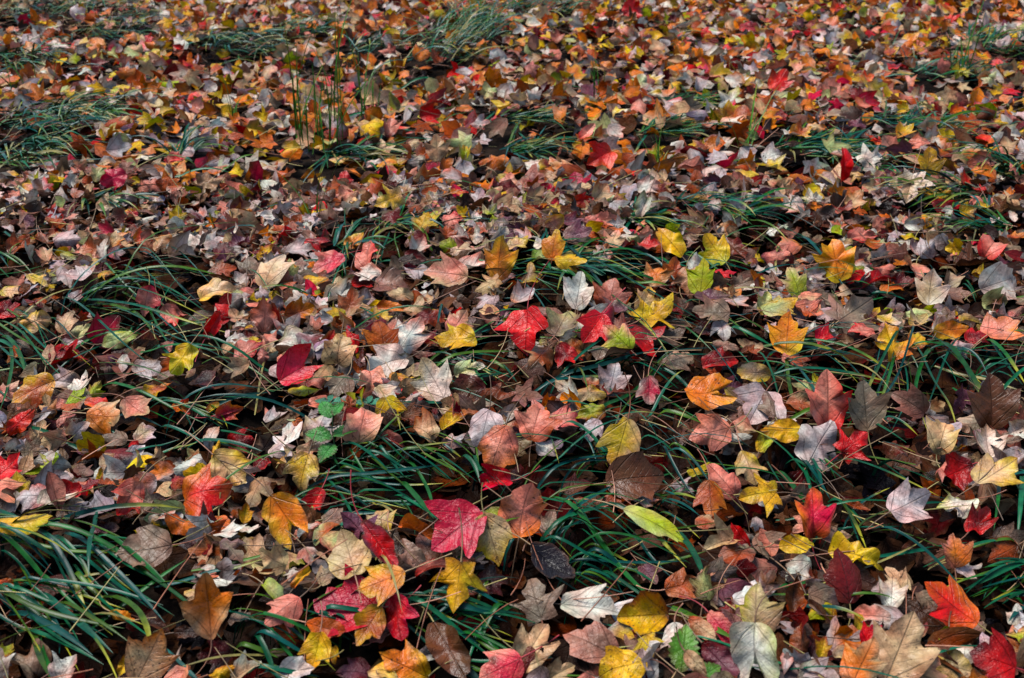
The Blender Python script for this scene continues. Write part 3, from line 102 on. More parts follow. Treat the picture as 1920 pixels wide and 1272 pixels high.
('far', 'grass patch behind the upright dark stems', (40.0, 1.775, 4.538, 0.15, 0.084, 20.0, 0.2, 45.0)),
]

LEAVES = [
(-0.802, 1.484, 0.06, 0.0646, 55, 30, 'm', 'rd', 8, "bright red maple leaf cut by the photo's left edge"),
(-0.711, 1.324, 0.07, 0.0848, 8, 22, 'o', 'yl', 10, 'spotted yellow oval leaf lying above the big lower-left grass tuft'),
(-0.768, 1.497, 0.048, 0.055, 35, 24, 'm', 'tn', 0, 'tan maple leaf right of the red leaf at the left edge'),
(-0.741, 1.418, 0.054, 0.0622, 180, 6, 'm', 'lv', 0, 'flat-lying pale lilac-grey maple leaf just above the yellow oval leaf at the left edge'),
(-0.734, 1.411, 0.033, 0.0527, 170, 0, 'm', 'br', 4, ''),
(-0.663, 1.45, 0.05, 0.0463, 214, 17, 'o', 'ma', 0, 'flat-lying dark maroon narrow oval leaf left of the curled pink and red leaf'),
(-0.654, 1.476, 0.049, 0.0346, 89, 49, 'o', 'yl', 1, 'folded yellow narrow oval leaf above and left of the curled pink and red leaf'),
(-0.647, 1.505, 0.018, 0.0379, 30, 7, 'm', 'ob', 4, ''),
(-0.576, 1.394, 0.07, 0.0668, 241, 50, 'm', 'pk/rd', 9, 'curled pink and red leaf folded over itself above a tan stalk'),
(-0.554, 1.416, 0.041, 0.0432, 58, 12, 'm', 'gy', 0, 'flat-lying grey-brown maple leaf right of the curled pink and red leaf'),
(-0.473, 1.419, 0.061, 0.095, 11, 42, 'w', 'rd/or', 8, 'broad red maple leaf with an orange lower edge'),
(-0.452, 1.487, 0.058, 0.0761, 318, 45, 'm', 'tn/yl', 8, 'tan maple leaf with bright yellow margins hanging over grass'),
(-0.407, 1.394, 0.036, 0.0356, 89, 45, 'm', 'yl', 1, ''),
(-0.491, 1.368, 0.039, 0.0701, 352, 25, 'o', 'or/ob', 2, 'speckled orange narrow oval leaf below and left of the broad red leaf with orange edge'),
(-0.443, 1.376, 0.027, 0.0424, 283, 18, 'm', 'ob', 0, 'flat-lying russet brown maple leaf just below the broad red leaf with orange edge'),
(-0.396, 1.36, 0.033, 0.0396, 0, 16, 'o', 'wh', 2, 'flat-lying speckled cream-white narrow oval leaf left of the two-lobed spotted orange leaf'),
(-0.526, 1.295, 0.043, 0.0815, 188, 18, 'r', 'gy', 8, 'grey leaf with dark veins and stalk lying among green grass blades'),
(-0.612, 1.364, 0.03, 0.0444, 2, -3, 'm', 'pu', 4, ''),
(-0.652, 1.348, 0.057, 0.0345, 70, 10, 'm', 'gy', 0, ''),
(-0.655, 1.261, 0.005, 0.0533, 207, 8, 'm', 'mv', 4, ''),
(-0.713, 1.238, 0.022, 0.0327, 212, 17, 'm', 'rd', 0, ''),
(-0.623, 1.229, -0.007, 0.0306, 13, 15, 'm', 'ob', 4, ''),
(-0.529, 1.181, 0.015, 0.0423, 338, 13, 'o', 'or', 1, 'folded orange narrow oval leaf above and left of the orange-tan leaf at the bottom'),
(-0.484, 1.172, 0.014, 0.0484, 333, 17, 'o', 'dk', 0, 'flat-lying very dark brown narrow oval leaf just above the orange-tan leaf at the bottom'),
(-0.397, 1.145, 0.065, 0.0926, 97, 62, 'm', 'or/tn', 9, 'folded orange-tan leaf standing upright on its stalk in the grass'),
(-0.433, 1.207, 0.033, 0.0384, 157, 21, 'm', 'tn/yl', 0, 'tan maple leaf tinged yellow above and left of the upright folded orange-tan leaf'),
(-0.365, 1.162, 0.028, 0.0312, 26, 11, 'm', 'gy', 0, ''),
(-0.435, 1.158, 0.01, 0.0397, 3, 14, 'o', 'dk', 4, 'very dark brown narrow oval leaf sunk below and left of the upright folded orange-tan leaf'),
(-0.45, 1.057, 0.057, 0.0746, 65, 58, 'm', 'tn/or', 10, 'orange-tan three-pointed leaf with a yellow curled edge near the bottom'),
(-0.49, 1.072, 0.03, 0.0314, 81, 32, 'o', 'yl', 1, 'folded yellow narrow oval leaf left of the orange-tan leaf at the bottom'),
(-0.631, 1.102, 0.006, 0.0605, 147, 21, 'r', 'gy', 4, ''),
(-0.554, 1.051, 0.039, 0.0445, 59, 46, 'm', 'wh', 2, 'upright speckled cream-white maple leaf left of the orange-tan leaf at the bottom'),
(-0.369, 1.074, 0.017, 0.0356, 24, 16, 'o', 'yl', 0, 'flat-lying yellow narrow oval leaf just below the upright folded orange-tan leaf'),
(-0.34, 1.084, 0.01, 0.0438, 45, 7, 'm', 'tn', 0, 'flat-lying tan maple leaf below and left of the pale pink leaf on a red stalk'),
(-0.661, 1.116, 0.014, 0.0223, 56, 22, 'm', 'gn', 0, ''),
(-0.389, 1.122, 0.005, 0.045, 191, 15, 'm', 'ma', 4, ''),
(-0.561, 1.523, 0.011, 0.0306, 359, 15, 'm', 'pu', 4, ''),
(-0.64, 1.588, 0.005, 0.0792, 11, 5, 'm', 'lv', 4, ''),
(-0.725, 1.571, 0.015, 0.047, 51, 10, 'm', 'mv', 4, ''),
(-0.333, 1.494, 0.052, 0.0708, 258, 40, 'm', 'yl/tn', 10, 'speckled olive-yellow leaf beside the serrated green seedling'),
(-0.368, 1.537, 0.037, 0.0434, 162, 15, 'm', 'tn', 0, 'flat-lying tan maple leaf left of the speckled olive-yellow leaf'),
(-0.416, 1.564, 0.016, 0.052, 60, 6, 'm', 'ma', 4, ''),
(-0.33, 1.335, 0.072, 0.0853, 306, 48, 'h', 'or/yl', 10, 'spotted orange leaf with yellow rim and two pointed lobes'),
(-0.307, 1.435, 0.032, 0.0486, 246, 40, 'm', 'rd', 1, 'folded red maple leaf just below the speckled olive-yellow leaf'),
(-0.301, 1.335, 0.051, 0.0435, 216, 25, 'o', 'wh', 2, 'speckled cream-white narrow oval leaf below and right of the two-lobed spotted orange leaf'),
(-0.264, 1.381, 0.037, 0.0495, 5, 9, 'm', 'mv', 0, 'flat-lying mauve-brown maple leaf just above the broad flat tan leaf'),
(-0.195, 1.365, 0.048, 0.0535, 94, 20, 'm', 'tn/yl', 2, 'speckled tan maple leaf tinged yellow just above the long folded red leaf'),
(-0.182, 1.241, 0.09, 0.0926, 307, 45, 'o', 'rd/pu', 9, 'long red and purple leaf folded along its rib'),
(-0.224, 1.237, 0.077, 0.0756, 110, 25, 'r', 'tn', 8, 'broad flat tan leaf touching the tip of the golden orange leaf'),
(-0.146, 1.266, 0.061, 0.0636, 313, 14, 'o', 'mv', 2, 'flat-lying speckled mauve-brown narrow oval leaf right of the long folded red leaf'),
(-0.137, 1.308, 0.067, 0.0718, 332, 24, 'o', 'ob', 1, 'folded russet brown narrow oval leaf right of the long folded red leaf'),
(-0.173, 1.188, 0.071, 0.0688, 202, 38, 'm', 'or/yl', 8, 'golden orange three-lobed leaf lying on top of a red leaf'),
(-0.076, 1.277, 0.092, 0.0995, 219, 40, 'w', 'cr', 8, 'large crimson maple leaf with wide lobes and glossy tip'),
(-0.029, 1.268, 0.083, 0.0769, 287, 55, 'r', 'tn/yl', 10, 'spotted tan leaf with yellow tip hanging beside the large crimson leaf'),
(-0.027, 1.48, 0.042, 0.0545, 186, 15, 'm', 'rd', 0, 'flat-lying red maple leaf just below the rounded orange-pink leaf'),
(-0.073, 1.193, 0.059, 0.0764, 263, 50, 's', 'yl', 10, 'yellow leaf with lobes pointing down like fingers'),
(-0.066, 1.24, 0.056, 0.0562, 213, 24, 'o', 'ob', 0, 'russet brown narrow oval leaf just above the yellow leaf with drooping lobes'),
(-0.029, 1.24, 0.031, 0.0567, 15, 16, 'm', 'dk', 4, ''),
(-0.221, 1.179, 0.04, 0.1, 173, 24, 'w', 'cr/rd', 8, 'large magenta-red leaf lying beneath the golden orange leaf'),
(-0.152, 1.156, 0.038, 0.0681, 281, 35, 'w', 'rd/cr', 8, 'glossy red leaf with lavender shine and curled edges'),
(-0.304, 1.16, 0.047, 0.0587, 221, 30, 'm', 'pk', 8, 'pale pink three-lobed leaf on a bright red stalk'),
(-0.325, 1.195, 0.051, 0.0464, 317, 29, 'o', 'gl', 0, 'pale green narrow oval leaf right of the upright folded orange-tan leaf'),
(-0.303, 1.228, 0.055, 0.0322, 269, 19, 'm', 'wh', 0, ''),
(-0.287, 1.212, 0.059, 0.0404, 54, 25, 'o', 'yl', 1, 'yellow narrow oval leaf above and right of the pale pink leaf on a red stalk'),
(-0.254, 1.22, 0.056, 0.0363, 66, 14, 'm', 'gy', 0, 'flat-lying grey-brown maple leaf below and left of the broad flat tan leaf'),
(-0.245, 1.142, 0.029, 0.0617, 346, 29, 'o', 'ob', 1, 'folded russet brown narrow oval leaf just above the clean yellow leaf'),
(-0.189, 1.148, 0.03, 0.0598, 240, 30, 'r', 'ob/yl', 2, 'speckled russet brown blunt maple leaf tinged yellow left of the glossy red leaf'),
(-0.252, 1.105, 0.025, 0.0526, 257, 55, 'm', 'yl', 8, 'clean yellow leaf with three points beneath a grass blade'),
(-0.233, 1.118, 0.007, 0.0245, 277, 29, 'm', 'yl', 0, ''),
(-0.277, 1.089, 0.006, 0.048, 2, 30, 'r', 'wh', 0, 'cream-white blunt maple leaf below and left of the clean yellow leaf'),
(-0.137, 1.085, 0.016, 0.0724, 156, 35, 'm', 'or/yl', 10, 'orange-yellow leaf with brown blotches cut by the bottom edge'),
(-0.082, 1.117, 0.016, 0.0992, 299, 20, 'o', 'br', 8, 'very large dull brown oval leaf with raised ribs'),
(-0.208, 1.112, -0.017, 0.0491, 178, 5, 'm', 'pu', 4, ''),
(-0.013, 1.074, 0.023, 0.0605, 205, 40, 'm', 'cr/pk', 8, 'magenta-pink leaf at the bottom edge under pale tan points'),
(-0.114, 1.127, -0.003, 0.0349, 28, 9, 'm', 'lv', 0, 'flat-lying pale lilac-grey maple leaf left of the very large brown oval leaf'),
(-0.176, 1.149, 0.011, 0.0373, 55, 1, 'm', 'mv', 0, 'flat-lying mauve-brown maple leaf below and left of the glossy red leaf'),
(-0.309, 1.313, 0.031, 0.0591, 180, 12, 'm', 'dk', 4, ''),
(-0.309, 1.137, -0.002, 0.031, 25, -1, 'm', 'gy', 4, ''),
(-0.054, 1.235, 0.029, 0.0478, 15, 7, 'm', 'br', 4, ''),
(-0.109, 1.233, 0.058, 0.0603, 19, 17, 'o', 'pk/rd', 1, 'salmon pink narrow oval leaf above and left of the yellow leaf with drooping lobes'),
(0.016, 1.338, 0.08, 0.0879, 77, 58, 'r', 'pk/or', 10, 'tall orange-pink leaf with a yellow lobe standing beside the crimson leaf'),
(0.056, 1.38, 0.028, 0.0472, 72, 28, 'm', 'gy', 4, ''),
(0.21, 1.36, 0.045, 0.1056, 330, 35, 'o', 'gn/gl', 8, 'pale green oval leaf with a long straight stalk over grass'),
(0.197, 1.5, 0.033, 0.0998, 8, 20, 'r', 'br', 8, 'broad chocolate brown leaf above the pale green oval leaf'),
(0.216, 1.48, 0.007, 0.0475, 355, 11, 'm', 'wh', 2, 'flat-lying speckled cream-white maple leaf below and right of the broad chocolate brown leaf'),
(0.13, 1.438, 0.024, 0.078, 9, 13, 'o', 'br', 0, 'flat-lying brown narrow oval leaf below and left of the broad chocolate brown leaf'),
(0.276, 1.526, 0.009, 0.0435, 33, 6, 'm', 'lv', 0, 'flat-lying pale lilac-grey maple leaf left of the smooth mauve-pink leaf'),
(0.309, 1.557, 0.017, 0.0441, 25, 23, 'm', 'yl', 0, 'yellow maple leaf above and left of the smooth mauve-pink leaf'),
(0.341, 1.493, 0.031, 0.0711, 127, 42, 'r', 'pk', 8, 'smooth mauve-pink leaf with a soft sheen'),
(0.397, 1.565, 0.015, 0.0651, 283, 26, 'm', 'tn', 0, 'tan maple leaf above and right of the smooth mauve-pink leaf'),
(0.316, 1.468, 0.017, 0.0645, 268, 30, 'm', 'ob', 0, 'russet brown maple leaf below and left of the smooth mauve-pink leaf'),
(0.3, 1.411, 0.011, 0.0362, 350, 11, 'r', 'ob', 0, ''),
(0.388, 1.446, 0.039, 0.072, 188, 45, 's', 'yl', 10, 'bright yellow jagged maple leaf speckled with dark dots'),
(0.055, 1.261, 0.043, 0.0875, 318, 22, 'o', 'bk', 8, 'black-navy oval leaf crossed by a pale stalk'),
(0.031, 1.193, 0.04, 0.0769, 103, 25, 's', 'gy', 8, 'dark grey crumpled maple leaf beside the black oval leaf'),
(0.103, 1.182, 0.032, 0.0789, 353, 18, 'm', 'wh', 10, 'whitish three-pointed leaf with grey holes beneath the grass'),
(0.174, 1.145, 0.048, 0.0698, 184, 30, 'r', 'yl/ob', 10, 'crumpled mustard leaf with brown decay near the bottom'),
(0.156, 1.154, 0.01, 0.0458, 351, 21, 'm', 'ma', 4, ''),
(0.207, 1.094, 0.055, 0.0449, 269, 35, 'm', 'wh', 8, 'small grey-white heart-like leaf with its stalk upward'),
(0.246, 1.123, 0.046, 0.0445, 318, 21, 'o', 'tn', 2, 'speckled tan narrow oval leaf right of the small grey-white leaf'),
(0.271, 1.126, 0.046, 0.0526, 304, 27, 'o', 'cr/pk', 0, 'crimson narrow oval leaf tinged salmon pink left of the olive-tan leaf'),
(0.283, 1.164, 0.044, 0.0498, 22, 30, 'm', 'ma', 0, 'dark maroon maple leaf left of the olive-tan leaf'),
(0.314, 1.123, 0.071, 0.0752, 89, 50, 'm', 'tn/gn', 10, 'olive-tan leaf overlapping a pale grey-green leaf'),
(0.295, 1.037, 0.08, 0.0816, 272, 55, 'h', 'wh/gl', 8, 'large pale grey-green leaf with two points facing down'),
(0.256, 1.051, 0.056, 0.0634, 307, 20, 'o', 'pu', 0, 'flat-lying dusky purple narrow oval leaf left of the large pale grey-green leaf'),
(0.222, 1.028, 0.074, 0.0406, 307, 20, 'o', 'tn', 2, 'flat-lying speckled tan narrow oval leaf below and right of the small grey-white leaf'),
(0.135, 1.042, 0.055, 0.0608, 196, 35, 'r', 'yl', 10, 'yellow leaf with black dots and an upright pale stalk'),
(0.102, 1.1, 0.04, 0.0748, 150, 18, 'r', 'mv', 8, 'plum-brown leaf lying flat near the bottom under a pink stalk'),
(0.025, 1.099, 0.034, 0.0726, 58, 42, 'm', 'tn', 8, 'pale tan three-pointed leaf rising above a maroon leaf'),
(0.02, 1.079, 0.022, 0.0475, 78, 46, 'm', 'ma', 0, 'upright dark maroon maple leaf just below the pale tan pointed leaf at the bottom'),
(0.06, 1.065, 0.024, 0.0431, 30, 17, 'm', 'tn', 0, 'flat-lying tan maple leaf below and right of the pale tan pointed leaf at the bottom'),
(0.236, 1.23, 0.031, 0.0542, 17, 20, 'm', 'ob', 8, 'small russet leaf in the shadow of the grass'),
(0.335, 1.366, -0.001, 0.059, 161, 6, 'm', 'ma', 4, ''),
(0.359, 1.294, 0.012, 0.061, 184, 14, 'm', 'mv', 4, ''),
(0.276, 1.258, 0.023, 0.0331, 49, 11, 'm', 'pk', 0, ''),
(0.196, 1.282, 0.011, 0.0382, 300, 15, 'm', 'pu', 0, 'flat-lying dusky purple maple leaf left of the small russet leaf'),
(0.109, 1.496, 0.018, 0.0553, 37, 16, 'm', 'br', 4, ''),
(0.143, 1.269, -0.017, 0.0539, 1, -7, 'm', 'br', 4, ''),
(0.198, 1.111, 0.015, 0.0364, 9, -6, 'o', 'br', 4, ''),
(0.45, 1.366, 0.054, 0.0793, 88, 50, 'm', 'cr/or', 9, 'crimson leaf with orange folded sides and a pink tip'),
(0.449, 1.387, 0.017, 0.0428, 192, 3, 'm', 'pk', 0, 'flat-lying salmon pink maple leaf below and left of the crimson leaf with orange sides'),
(0.409, 1.301, 0.047, 0.0511, 5, 42, 'o', 'yl', 8, 'small plain yellow oval leaf below a crimson leaf'),
(0.491, 1.277, 0.048, 0.0881, 344, 22, 'o', 'yl', 10, 'long yellow oval leaf with a thin straight stalk'),
(0.483, 1.35, 0.024, 0.0465, 6, 1, 'm', 'mv', 0, 'flat-lying mauve-brown maple leaf above and left of the long yellow oval leaf'),
(0.599, 1.391, 0.056, 0.0776, 27, 32, 'm', 'lv', 8, 'lavender-grey three-lobed leaf crossed by a grass blade'),
(0.531, 1.423, 0.031, 0.0459, 330, 19, 'o', 'ob', 1, 'folded russet brown narrow oval leaf right of the crimson leaf with orange sides'),
(0.708, 1.489, 0.05, 0.0671, 205, 20, 'm', 'rd/ma', 0, 'red maple leaf tinged dark maroon just below the blunt tan leaf'),
(0.753, 1.45, 0.075, 0.0825, 30, 35, 'm', 'tn/yl', 10, 'tan leaf with lacy white spots and yellow lobes'),
(0.682, 1.408, 0.047, 0.062, 186, 9, 'm', 'wh/gn', 2, 'speckled cream-white maple leaf tinged yellow-green just above the small salmon-orange leaf'),
(0.692, 1.351, 0.048, 0.0624, 44, 28, 'm', 'ma', 0, 'dark maroon maple leaf above and right of the small salmon-orange leaf'),
(0.637, 1.291, 0.043, 0.0534, 90, 52, 'm', 'or/pk', 10, 'small salmon-orange upright leaf'),
(0.585, 1.163, 0.051, 0.0823, 137, 42, 'm', 'rd/or', 8, 'scarlet-orange three-lobed leaf on a long red stalk'),
(0.579, 1.093, 0.031, 0.0498, 247, 18, 'm', 'wh', 0, 'flat-lying cream-white maple leaf left of the dark red leaf in the corner'),
(0.565, 1.124, 0.03, 0.0345, 262, 28, 'm', 'yl', 0, 'yellow maple leaf just below the scarlet leaf on a red stalk'),
(0.52, 1.205, 0.037, 0.049, 74, 24, 'm', 'wh/tn', 0, 'cream-white maple leaf tinged tan right of the mahogany leaf'),
(0.477, 1.055, 0.07, 0.0938, 62, 45, 'm', 'tn', 10, 'largest tan three-pointed leaf near the lower right corner'),
(0.424, 1.029, 0.071, 0.0686, 61, 55, 'm', 'or/tn', 10, 'orange-tan leaf tucked behind the largest tan leaf'),
(0.464, 1.105, 0.048, 0.0399, 61, 37, 'm', 'rd', 0, 'red maple leaf above and left of the largest tan leaf'),
(0.394, 1.087, 0.045, 0.0296, 72, 44, 'm', 'yl', 2, ''),
(0.42, 1.083, 0.044, 0.0335, 8, 21, 'm', 'gy', 0, 'grey-brown maple leaf above and left of the orange-tan leaf by the largest tan one'),
(0.38, 1.188, 0.039, 0.0696, 85, 36, 'o', 'br', 1, 'folded brown narrow oval leaf right of the olive-tan leaf'),
(0.455, 1.209, 0.061, 0.0771, 97, 45, 'r', 'ma', 8, 'mahogany leaf standing in deep shade'),
(0.693, 1.193, 0.007, 0.0363, 74, 30, 'm', 'wh', 0, 'cream-white maple leaf just above the dark red leaf in the corner'),
(0.605, 1.064, 0.045, 0.0663, 161, 30, 'w', 'rd/ma', 8, 'dark red leaf filling the lower right corner'),
(0.558, 1.068, 0.029, 0.0588, 352, 12, 'r', 'tn', 2, 'flat-lying speckled tan blunt maple leaf left of the dark red leaf in the corner'),
(0.656, 1.288, 0.019, 0.0405, 356, 11, 'm', 'lv', 0, 'flat-lying pale lilac-grey maple leaf below and right of the small salmon-orange leaf'),
(0.73, 1.33, 0.038, 0.0527, 8, 19, 'm', 'gy', 2, 'flat-lying speckled grey-brown maple leaf right of the small salmon-orange leaf'),
(0.719, 1.309, 0.028, 0.0567, 206, 30, 'm', 'ob', 0, 'russet brown maple leaf right of the small salmon-orange leaf'),
(0.462, 1.472, 0.018, 0.0472, 11, 20, 'm', 'gy', 0, 'flat-lying grey-brown maple leaf above and left of the crimson leaf with orange sides'),
(0.483, 1.549, -0.006, 0.0571, 15, 6, 'm', 'ma', 4, ''),
(0.605, 1.332, 0.011, 0.0508, 4, 8, 'm', 'dk', 4, ''),
(0.37, 1.097, 0.042, 0.0517, 80, 39, 'o', 'br', 0, 'brown narrow oval leaf right of the large pale grey-green leaf'),
(0.434, 1.499, -0.007, 0.0507, 13, 6, 'm', 'gy', 4, ''),
(0.663, 1.575, 0.012, 0.0524, 15, 8, 'm', 'br', 4, ''),
(0.634, 1.179, -0.005, 0.0361, 31, 11, 'm', 'mv', 4, ''),
(-0.974, 2.55, 0.052, 0.0605, 47, 51, 'm', 'tn/or', 0, ''),
(-0.927, 2.597, 0.042, 0.0507, 47, 30, 'm', 'rd', 0, ''),
(-0.993, 2.335, 0.042, 0.0707, 180, 20, 'm', 'lv', 8, 'lilac-pink leaf lying flat above a grass arch'),
(-0.945, 2.364, 0.041, 0.0569, 206, 11, 'm', 'yl', 0, ''),
(-1.098, 2.347, 0.025, 0.06, 331, 33, 'm', 'yl/tn', 0, 'yellow maple leaf tinged tan left of the lilac-pink leaf'),
(-1.134, 2.494, 0.033, 0.0525, 117, 29, 'm', 'tn', 0, ''),
(-0.789, 2.172, 0.054, 0.07, 262, 58, 'r', 'pk/cr', 8, 'pink heart-shaped leaf hanging in front of the arching grass'),
(-0.714, 2.108, 0.045, 0.0669, 317, 27, 'm', 'pk/rd', 0, 'salmon pink maple leaf tinged red below and right of the pink heart-shaped leaf'),
(-0.823, 2.017, 0.054, 0.0823, 57, 45, 'm', 'cr/ma', 8, 'dark crimson leaf next to a pale green curled leaf'),
(-0.598, 1.991, 0.074, 0.0617, 59, 58, 'o', 'rd', 9, 'narrow folded red leaf sticking up from the litter'),
(-0.599, 2.074, 0.048, 0.033, 32, 39, 'o', 'rd', 1, 'folded red narrow oval leaf right of the narrow folded red leaf'),
(-0.792, 1.988, 0.047, 0.0717, 15, 35, 'o', 'gl/gn', 8, 'curled pale green and yellow leaf with a white stalk'),
(-0.605, 1.802, 0.098, 0.0655, 237, 52, 'm', 'yl/gn', 8, 'olive-yellow leaf with one dark rib near the brown hollow'),
(-1.01, 2.118, 0.028, 0.0673, 32, 21, 'm', 'tn', 0, 'flat-lying tan maple leaf below and left of the lilac-pink leaf'),
(-0.944, 2.115, 0.029, 0.0611, 80, 32, 'm', 'tn', 0, 'tan maple leaf left of the dark crimson leaf'),
(-0.892, 2.067, 0.03, 0.051, 51, 26, 'm', 'gl', 0, ''),
(-1.099, 2.183, 0.023, 0.0565, 28, 31, 'm', 'ma', 0, 'dark maroon maple leaf left of the lilac-pink leaf'),
(-0.884, 1.956, 0.019, 0.0747, 10, 8, 'm', 'ma', 0, 'flat-lying dark maroon maple leaf above and right of the olive-brown blotched leaf'),
(-0.86, 1.863, 0.019, 0.0663, 164, 13, 'm', 'lv', 0, 'flat-lying pale lilac-grey maple leaf right of the olive-brown blotched leaf'),
(-0.81, 1.824, 0.03, 0.0597, 66, 21, 'm', 'wh', 0, 'flat-lying cream-white maple leaf above and left of the pale orange sideways leaf'),
(-0.881, 1.786, 0.041, 0.0838, 215, 30, 'r', 'ob/yl', 10, 'olive-brown leaf with yellow blotches at the far left'),
(-0.772, 1.787, 0.038, 0.0426, 67, 48, 'm', 'gn', 0, ''),
(-0.745, 1.73, 0.042, 0.057, 341, 27, 'o', 'rd', 0, 'red narrow oval leaf above and left of the pale orange sideways leaf'),
(-0.711, 1.67, 0.05, 0.068, 356, 32, 'm', 'or/tn', 8, 'pale orange leaf pointing sideways above drooping grass'),
(-0.854, 1.655, 0.047, 0.0591, 51, 42, 'o', 'rd', 8, 'plain red oval leaf at the left edge of the litter'),
(-0.822, 1.654, 0.03, 0.0477, 86, 26, 'm', 'tn', 0, 'tan maple leaf right of the plain red oval leaf'),
(-0.793, 1.702, 0.028, 0.0488, 61, 19, 'm', 'pk/ma', 0, 'salmon pink maple leaf tinged dark maroon left of the pale orange sideways leaf'),
(-0.665, 1.702, 0.046, 0.0691, 324, 23, 'm', 'pk', 0, 'salmon pink maple leaf right of the pale orange sideways leaf'),
(-0.683, 1.631, 0.029, 0.0472, 169, 22, 'm', 'gy', 0, 'grey-brown maple leaf below and right of the pale orange sideways leaf'),
(-0.517, 1.628, 0.034, 0.0495, 79, 38, 'o', 'wh', 2, 'speckled cream-white narrow oval leaf above and left of the tan leaf with yellow margins'),
(-0.493, 1.571, 0.04, 0.0361, 75, 55, 'm', 'yl', 0, ''),
(-0.5, 1.694, 0.047, 0.0509, 23, 27, 'm', 'cr/or', 0, 'crimson maple leaf tinged orange just above the tan leaf with yellow margins'),
(-0.528, 1.706, 0.047, 0.0359, 34, 24, 'o', 'yl', 2, 'speckled yellow narrow oval leaf below and right of the olive-yellow leaf'),
(-0.585, 1.704, 0.048, 0.0358, 326, 32, 'm', 'or', 0, ''),
(-0.643, 1.755, 0.058, 0.0575, 13, 17, 'o', 'ob/yl', 0, 'russet brown narrow oval leaf tinged yellow below and left of the olive-yellow leaf'),
(-0.687, 1.855, 0.051, 0.0684, 354, 14, 'm', 'lv', 2, 'flat-lying speckled pale lilac-grey maple leaf left of the olive-yellow leaf'),
(-0.683, 1.959, 0.045, 0.0458, 78, 34, 'o', 'mv', 0, 'mauve-brown narrow oval leaf above and left of the olive-yellow leaf'),
(-0.506, 1.896, 0.072, 0.0721, 68, 23, 'm', 'pk', 0, 'salmon pink maple leaf just below the salmon-red leaf'),
(-0.575, 2.085, 0.051, 0.0572, 301, 25, 'o', 'tn', 0, 'tan narrow oval leaf right of the narrow folded red leaf'),
(-0.641, 2.192, 0.066, 0.0879, 14, 30, 'r', 'tn/yl', 10, 'speckled tan leaf draped on the end of the arching grass'),
(-0.68, 2.425, 0.069, 0.0544, 95, 26, 'r', 'ma', 0, ''),
(-0.665, 2.343, 0.054, 0.0696, 34, 9, 'm', 'ob', 0, 'flat-lying russet brown maple leaf just above the speckled tan leaf by the arch'),
(-0.596, 2.331, 0.07, 0.0724, 102, 30, 'm', 'gy', 2, 'speckled grey-brown maple leaf left of the sharp-pointed tan leaf'),
(-0.781, 2.432, 0.057, 0.0683, 2, 0, 'm', 'lv', 0, 'flat-lying pale lilac-grey maple leaf above and left of the speckled tan leaf by the arch'),
(-1.021, 2.513, 0.04, 0.0704, 39, 30, 'm', 'ob', 0, 'russet brown maple leaf above and right of the lilac-pink leaf'),
(-1.109, 2.573, 0.041, 0.0719, 6, 19, 'm', 'lv', 0, 'flat-lying pale lilac-grey maple leaf just above the lilac-pink leaf'),
(-0.86, 2.546, 0.051, 0.0782, 78, 23, 'm', 'tn/or', 0, 'tan maple leaf tinged orange just above the pink heart-shaped leaf'),
(-0.972, 2.253, 0.019, 0.0484, 330, 18, 'm', 'lv', 0, ''),
(-0.995, 1.959, 0.025, 0.0431, 90, 29, 'm', 'ob', 0, ''),
(-0.948, 1.816, 0.021, 0.0542, 63, 27, 'm', 'pk', 0, 'salmon pink maple leaf left of the olive-brown blotched leaf'),
(-0.66, 1.573, 0.034, 0.0531, 355, 16, 'm', 'ma', 0, 'flat-lying dark maroon maple leaf just below the pale orange sideways leaf'),
(-0.472, 1.639, 0.017, 0.0525, 12, 11, 'm', 'ma', 4, ''),
(-1.217, 2.54, 0.039, 0.0675, 57, 22, 'm', 'ob', 0, 'russet brown maple leaf above and left of the lilac-pink leaf'),
(-1.212, 2.562, 0.04, 0.0537, 20, 23, 'm', 'tn', 0, ''),
(-1.152, 2.606, 0.048, 0.0508, 39, 21, 'm', 'ob', 0, ''),
(-0.762, 2.54, 0.053, 0.0603, 145, 15, 'm', 'wh', 0, ''),
(-0.654, 2.477, 0.067, 0.0658, 57, 18, 'm', 'pu', 0, 'flat-lying dusky purple maple leaf above and left of the sharp-pointed tan leaf'),
(-1.147, 2.315, 0.014, 0.0594, 354, 12, 'm', 'tn', 0, 'flat-lying tan maple leaf left of the lilac-pink leaf'),
(-0.922, 1.789, 0.005, 0.0456, 8, 10, 'm', 'br', 0, ''),
(-0.838, 1.785, 0.019, 0.0481, 71, 10, 'm', 'pk', 0, 'flat-lying salmon pink maple leaf right of the olive-brown blotched leaf'),
(-1.003, 2.021, 0.019, 0.0384, 343, 18, 'm', 'gy', 0, ''),
(-0.563, 1.797, 0.054, 0.0613, 5, -1, 'm', 'dk', 4, ''),
(-0.639, 1.651, 0.028, 0.0451, 46, 21, 'm', 'tn', 0, 'tan maple leaf right of the pale orange sideways leaf'),
(-1.172, 2.592, 0.034, 0.0651, 136, 21, 'm', 'br', 0, ''),
(-0.922, 1.957, 0.026, 0.0488, 90, 35, 'o', 'tn', 0, 'tan narrow oval leaf just above the olive-brown blotched leaf'),
(-0.627, 1.791, 0.065, 0.053, 15, 11, 'm', 'mv', 0, 'flat-lying mauve-brown maple leaf below and left of the olive-yellow leaf'),
(-0.539, 2.279, 0.082, 0.1051, 72, 36, 'm', 'tn', 10, 'tan maple leaf with sharp points above a russet leaf'),
(-0.503, 2.256, 0.061, 0.0641, 21, 23, 'r', 'ob/pk', 2, 'speckled russet brown blunt maple leaf below and right of the sharp-pointed tan leaf'),
(-0.416, 2.316, 0.08, 0.0845, 210, 36, 'm', 'cr/pk', 8, 'rosy pink leaf with rolled edges beside a grass blade'),
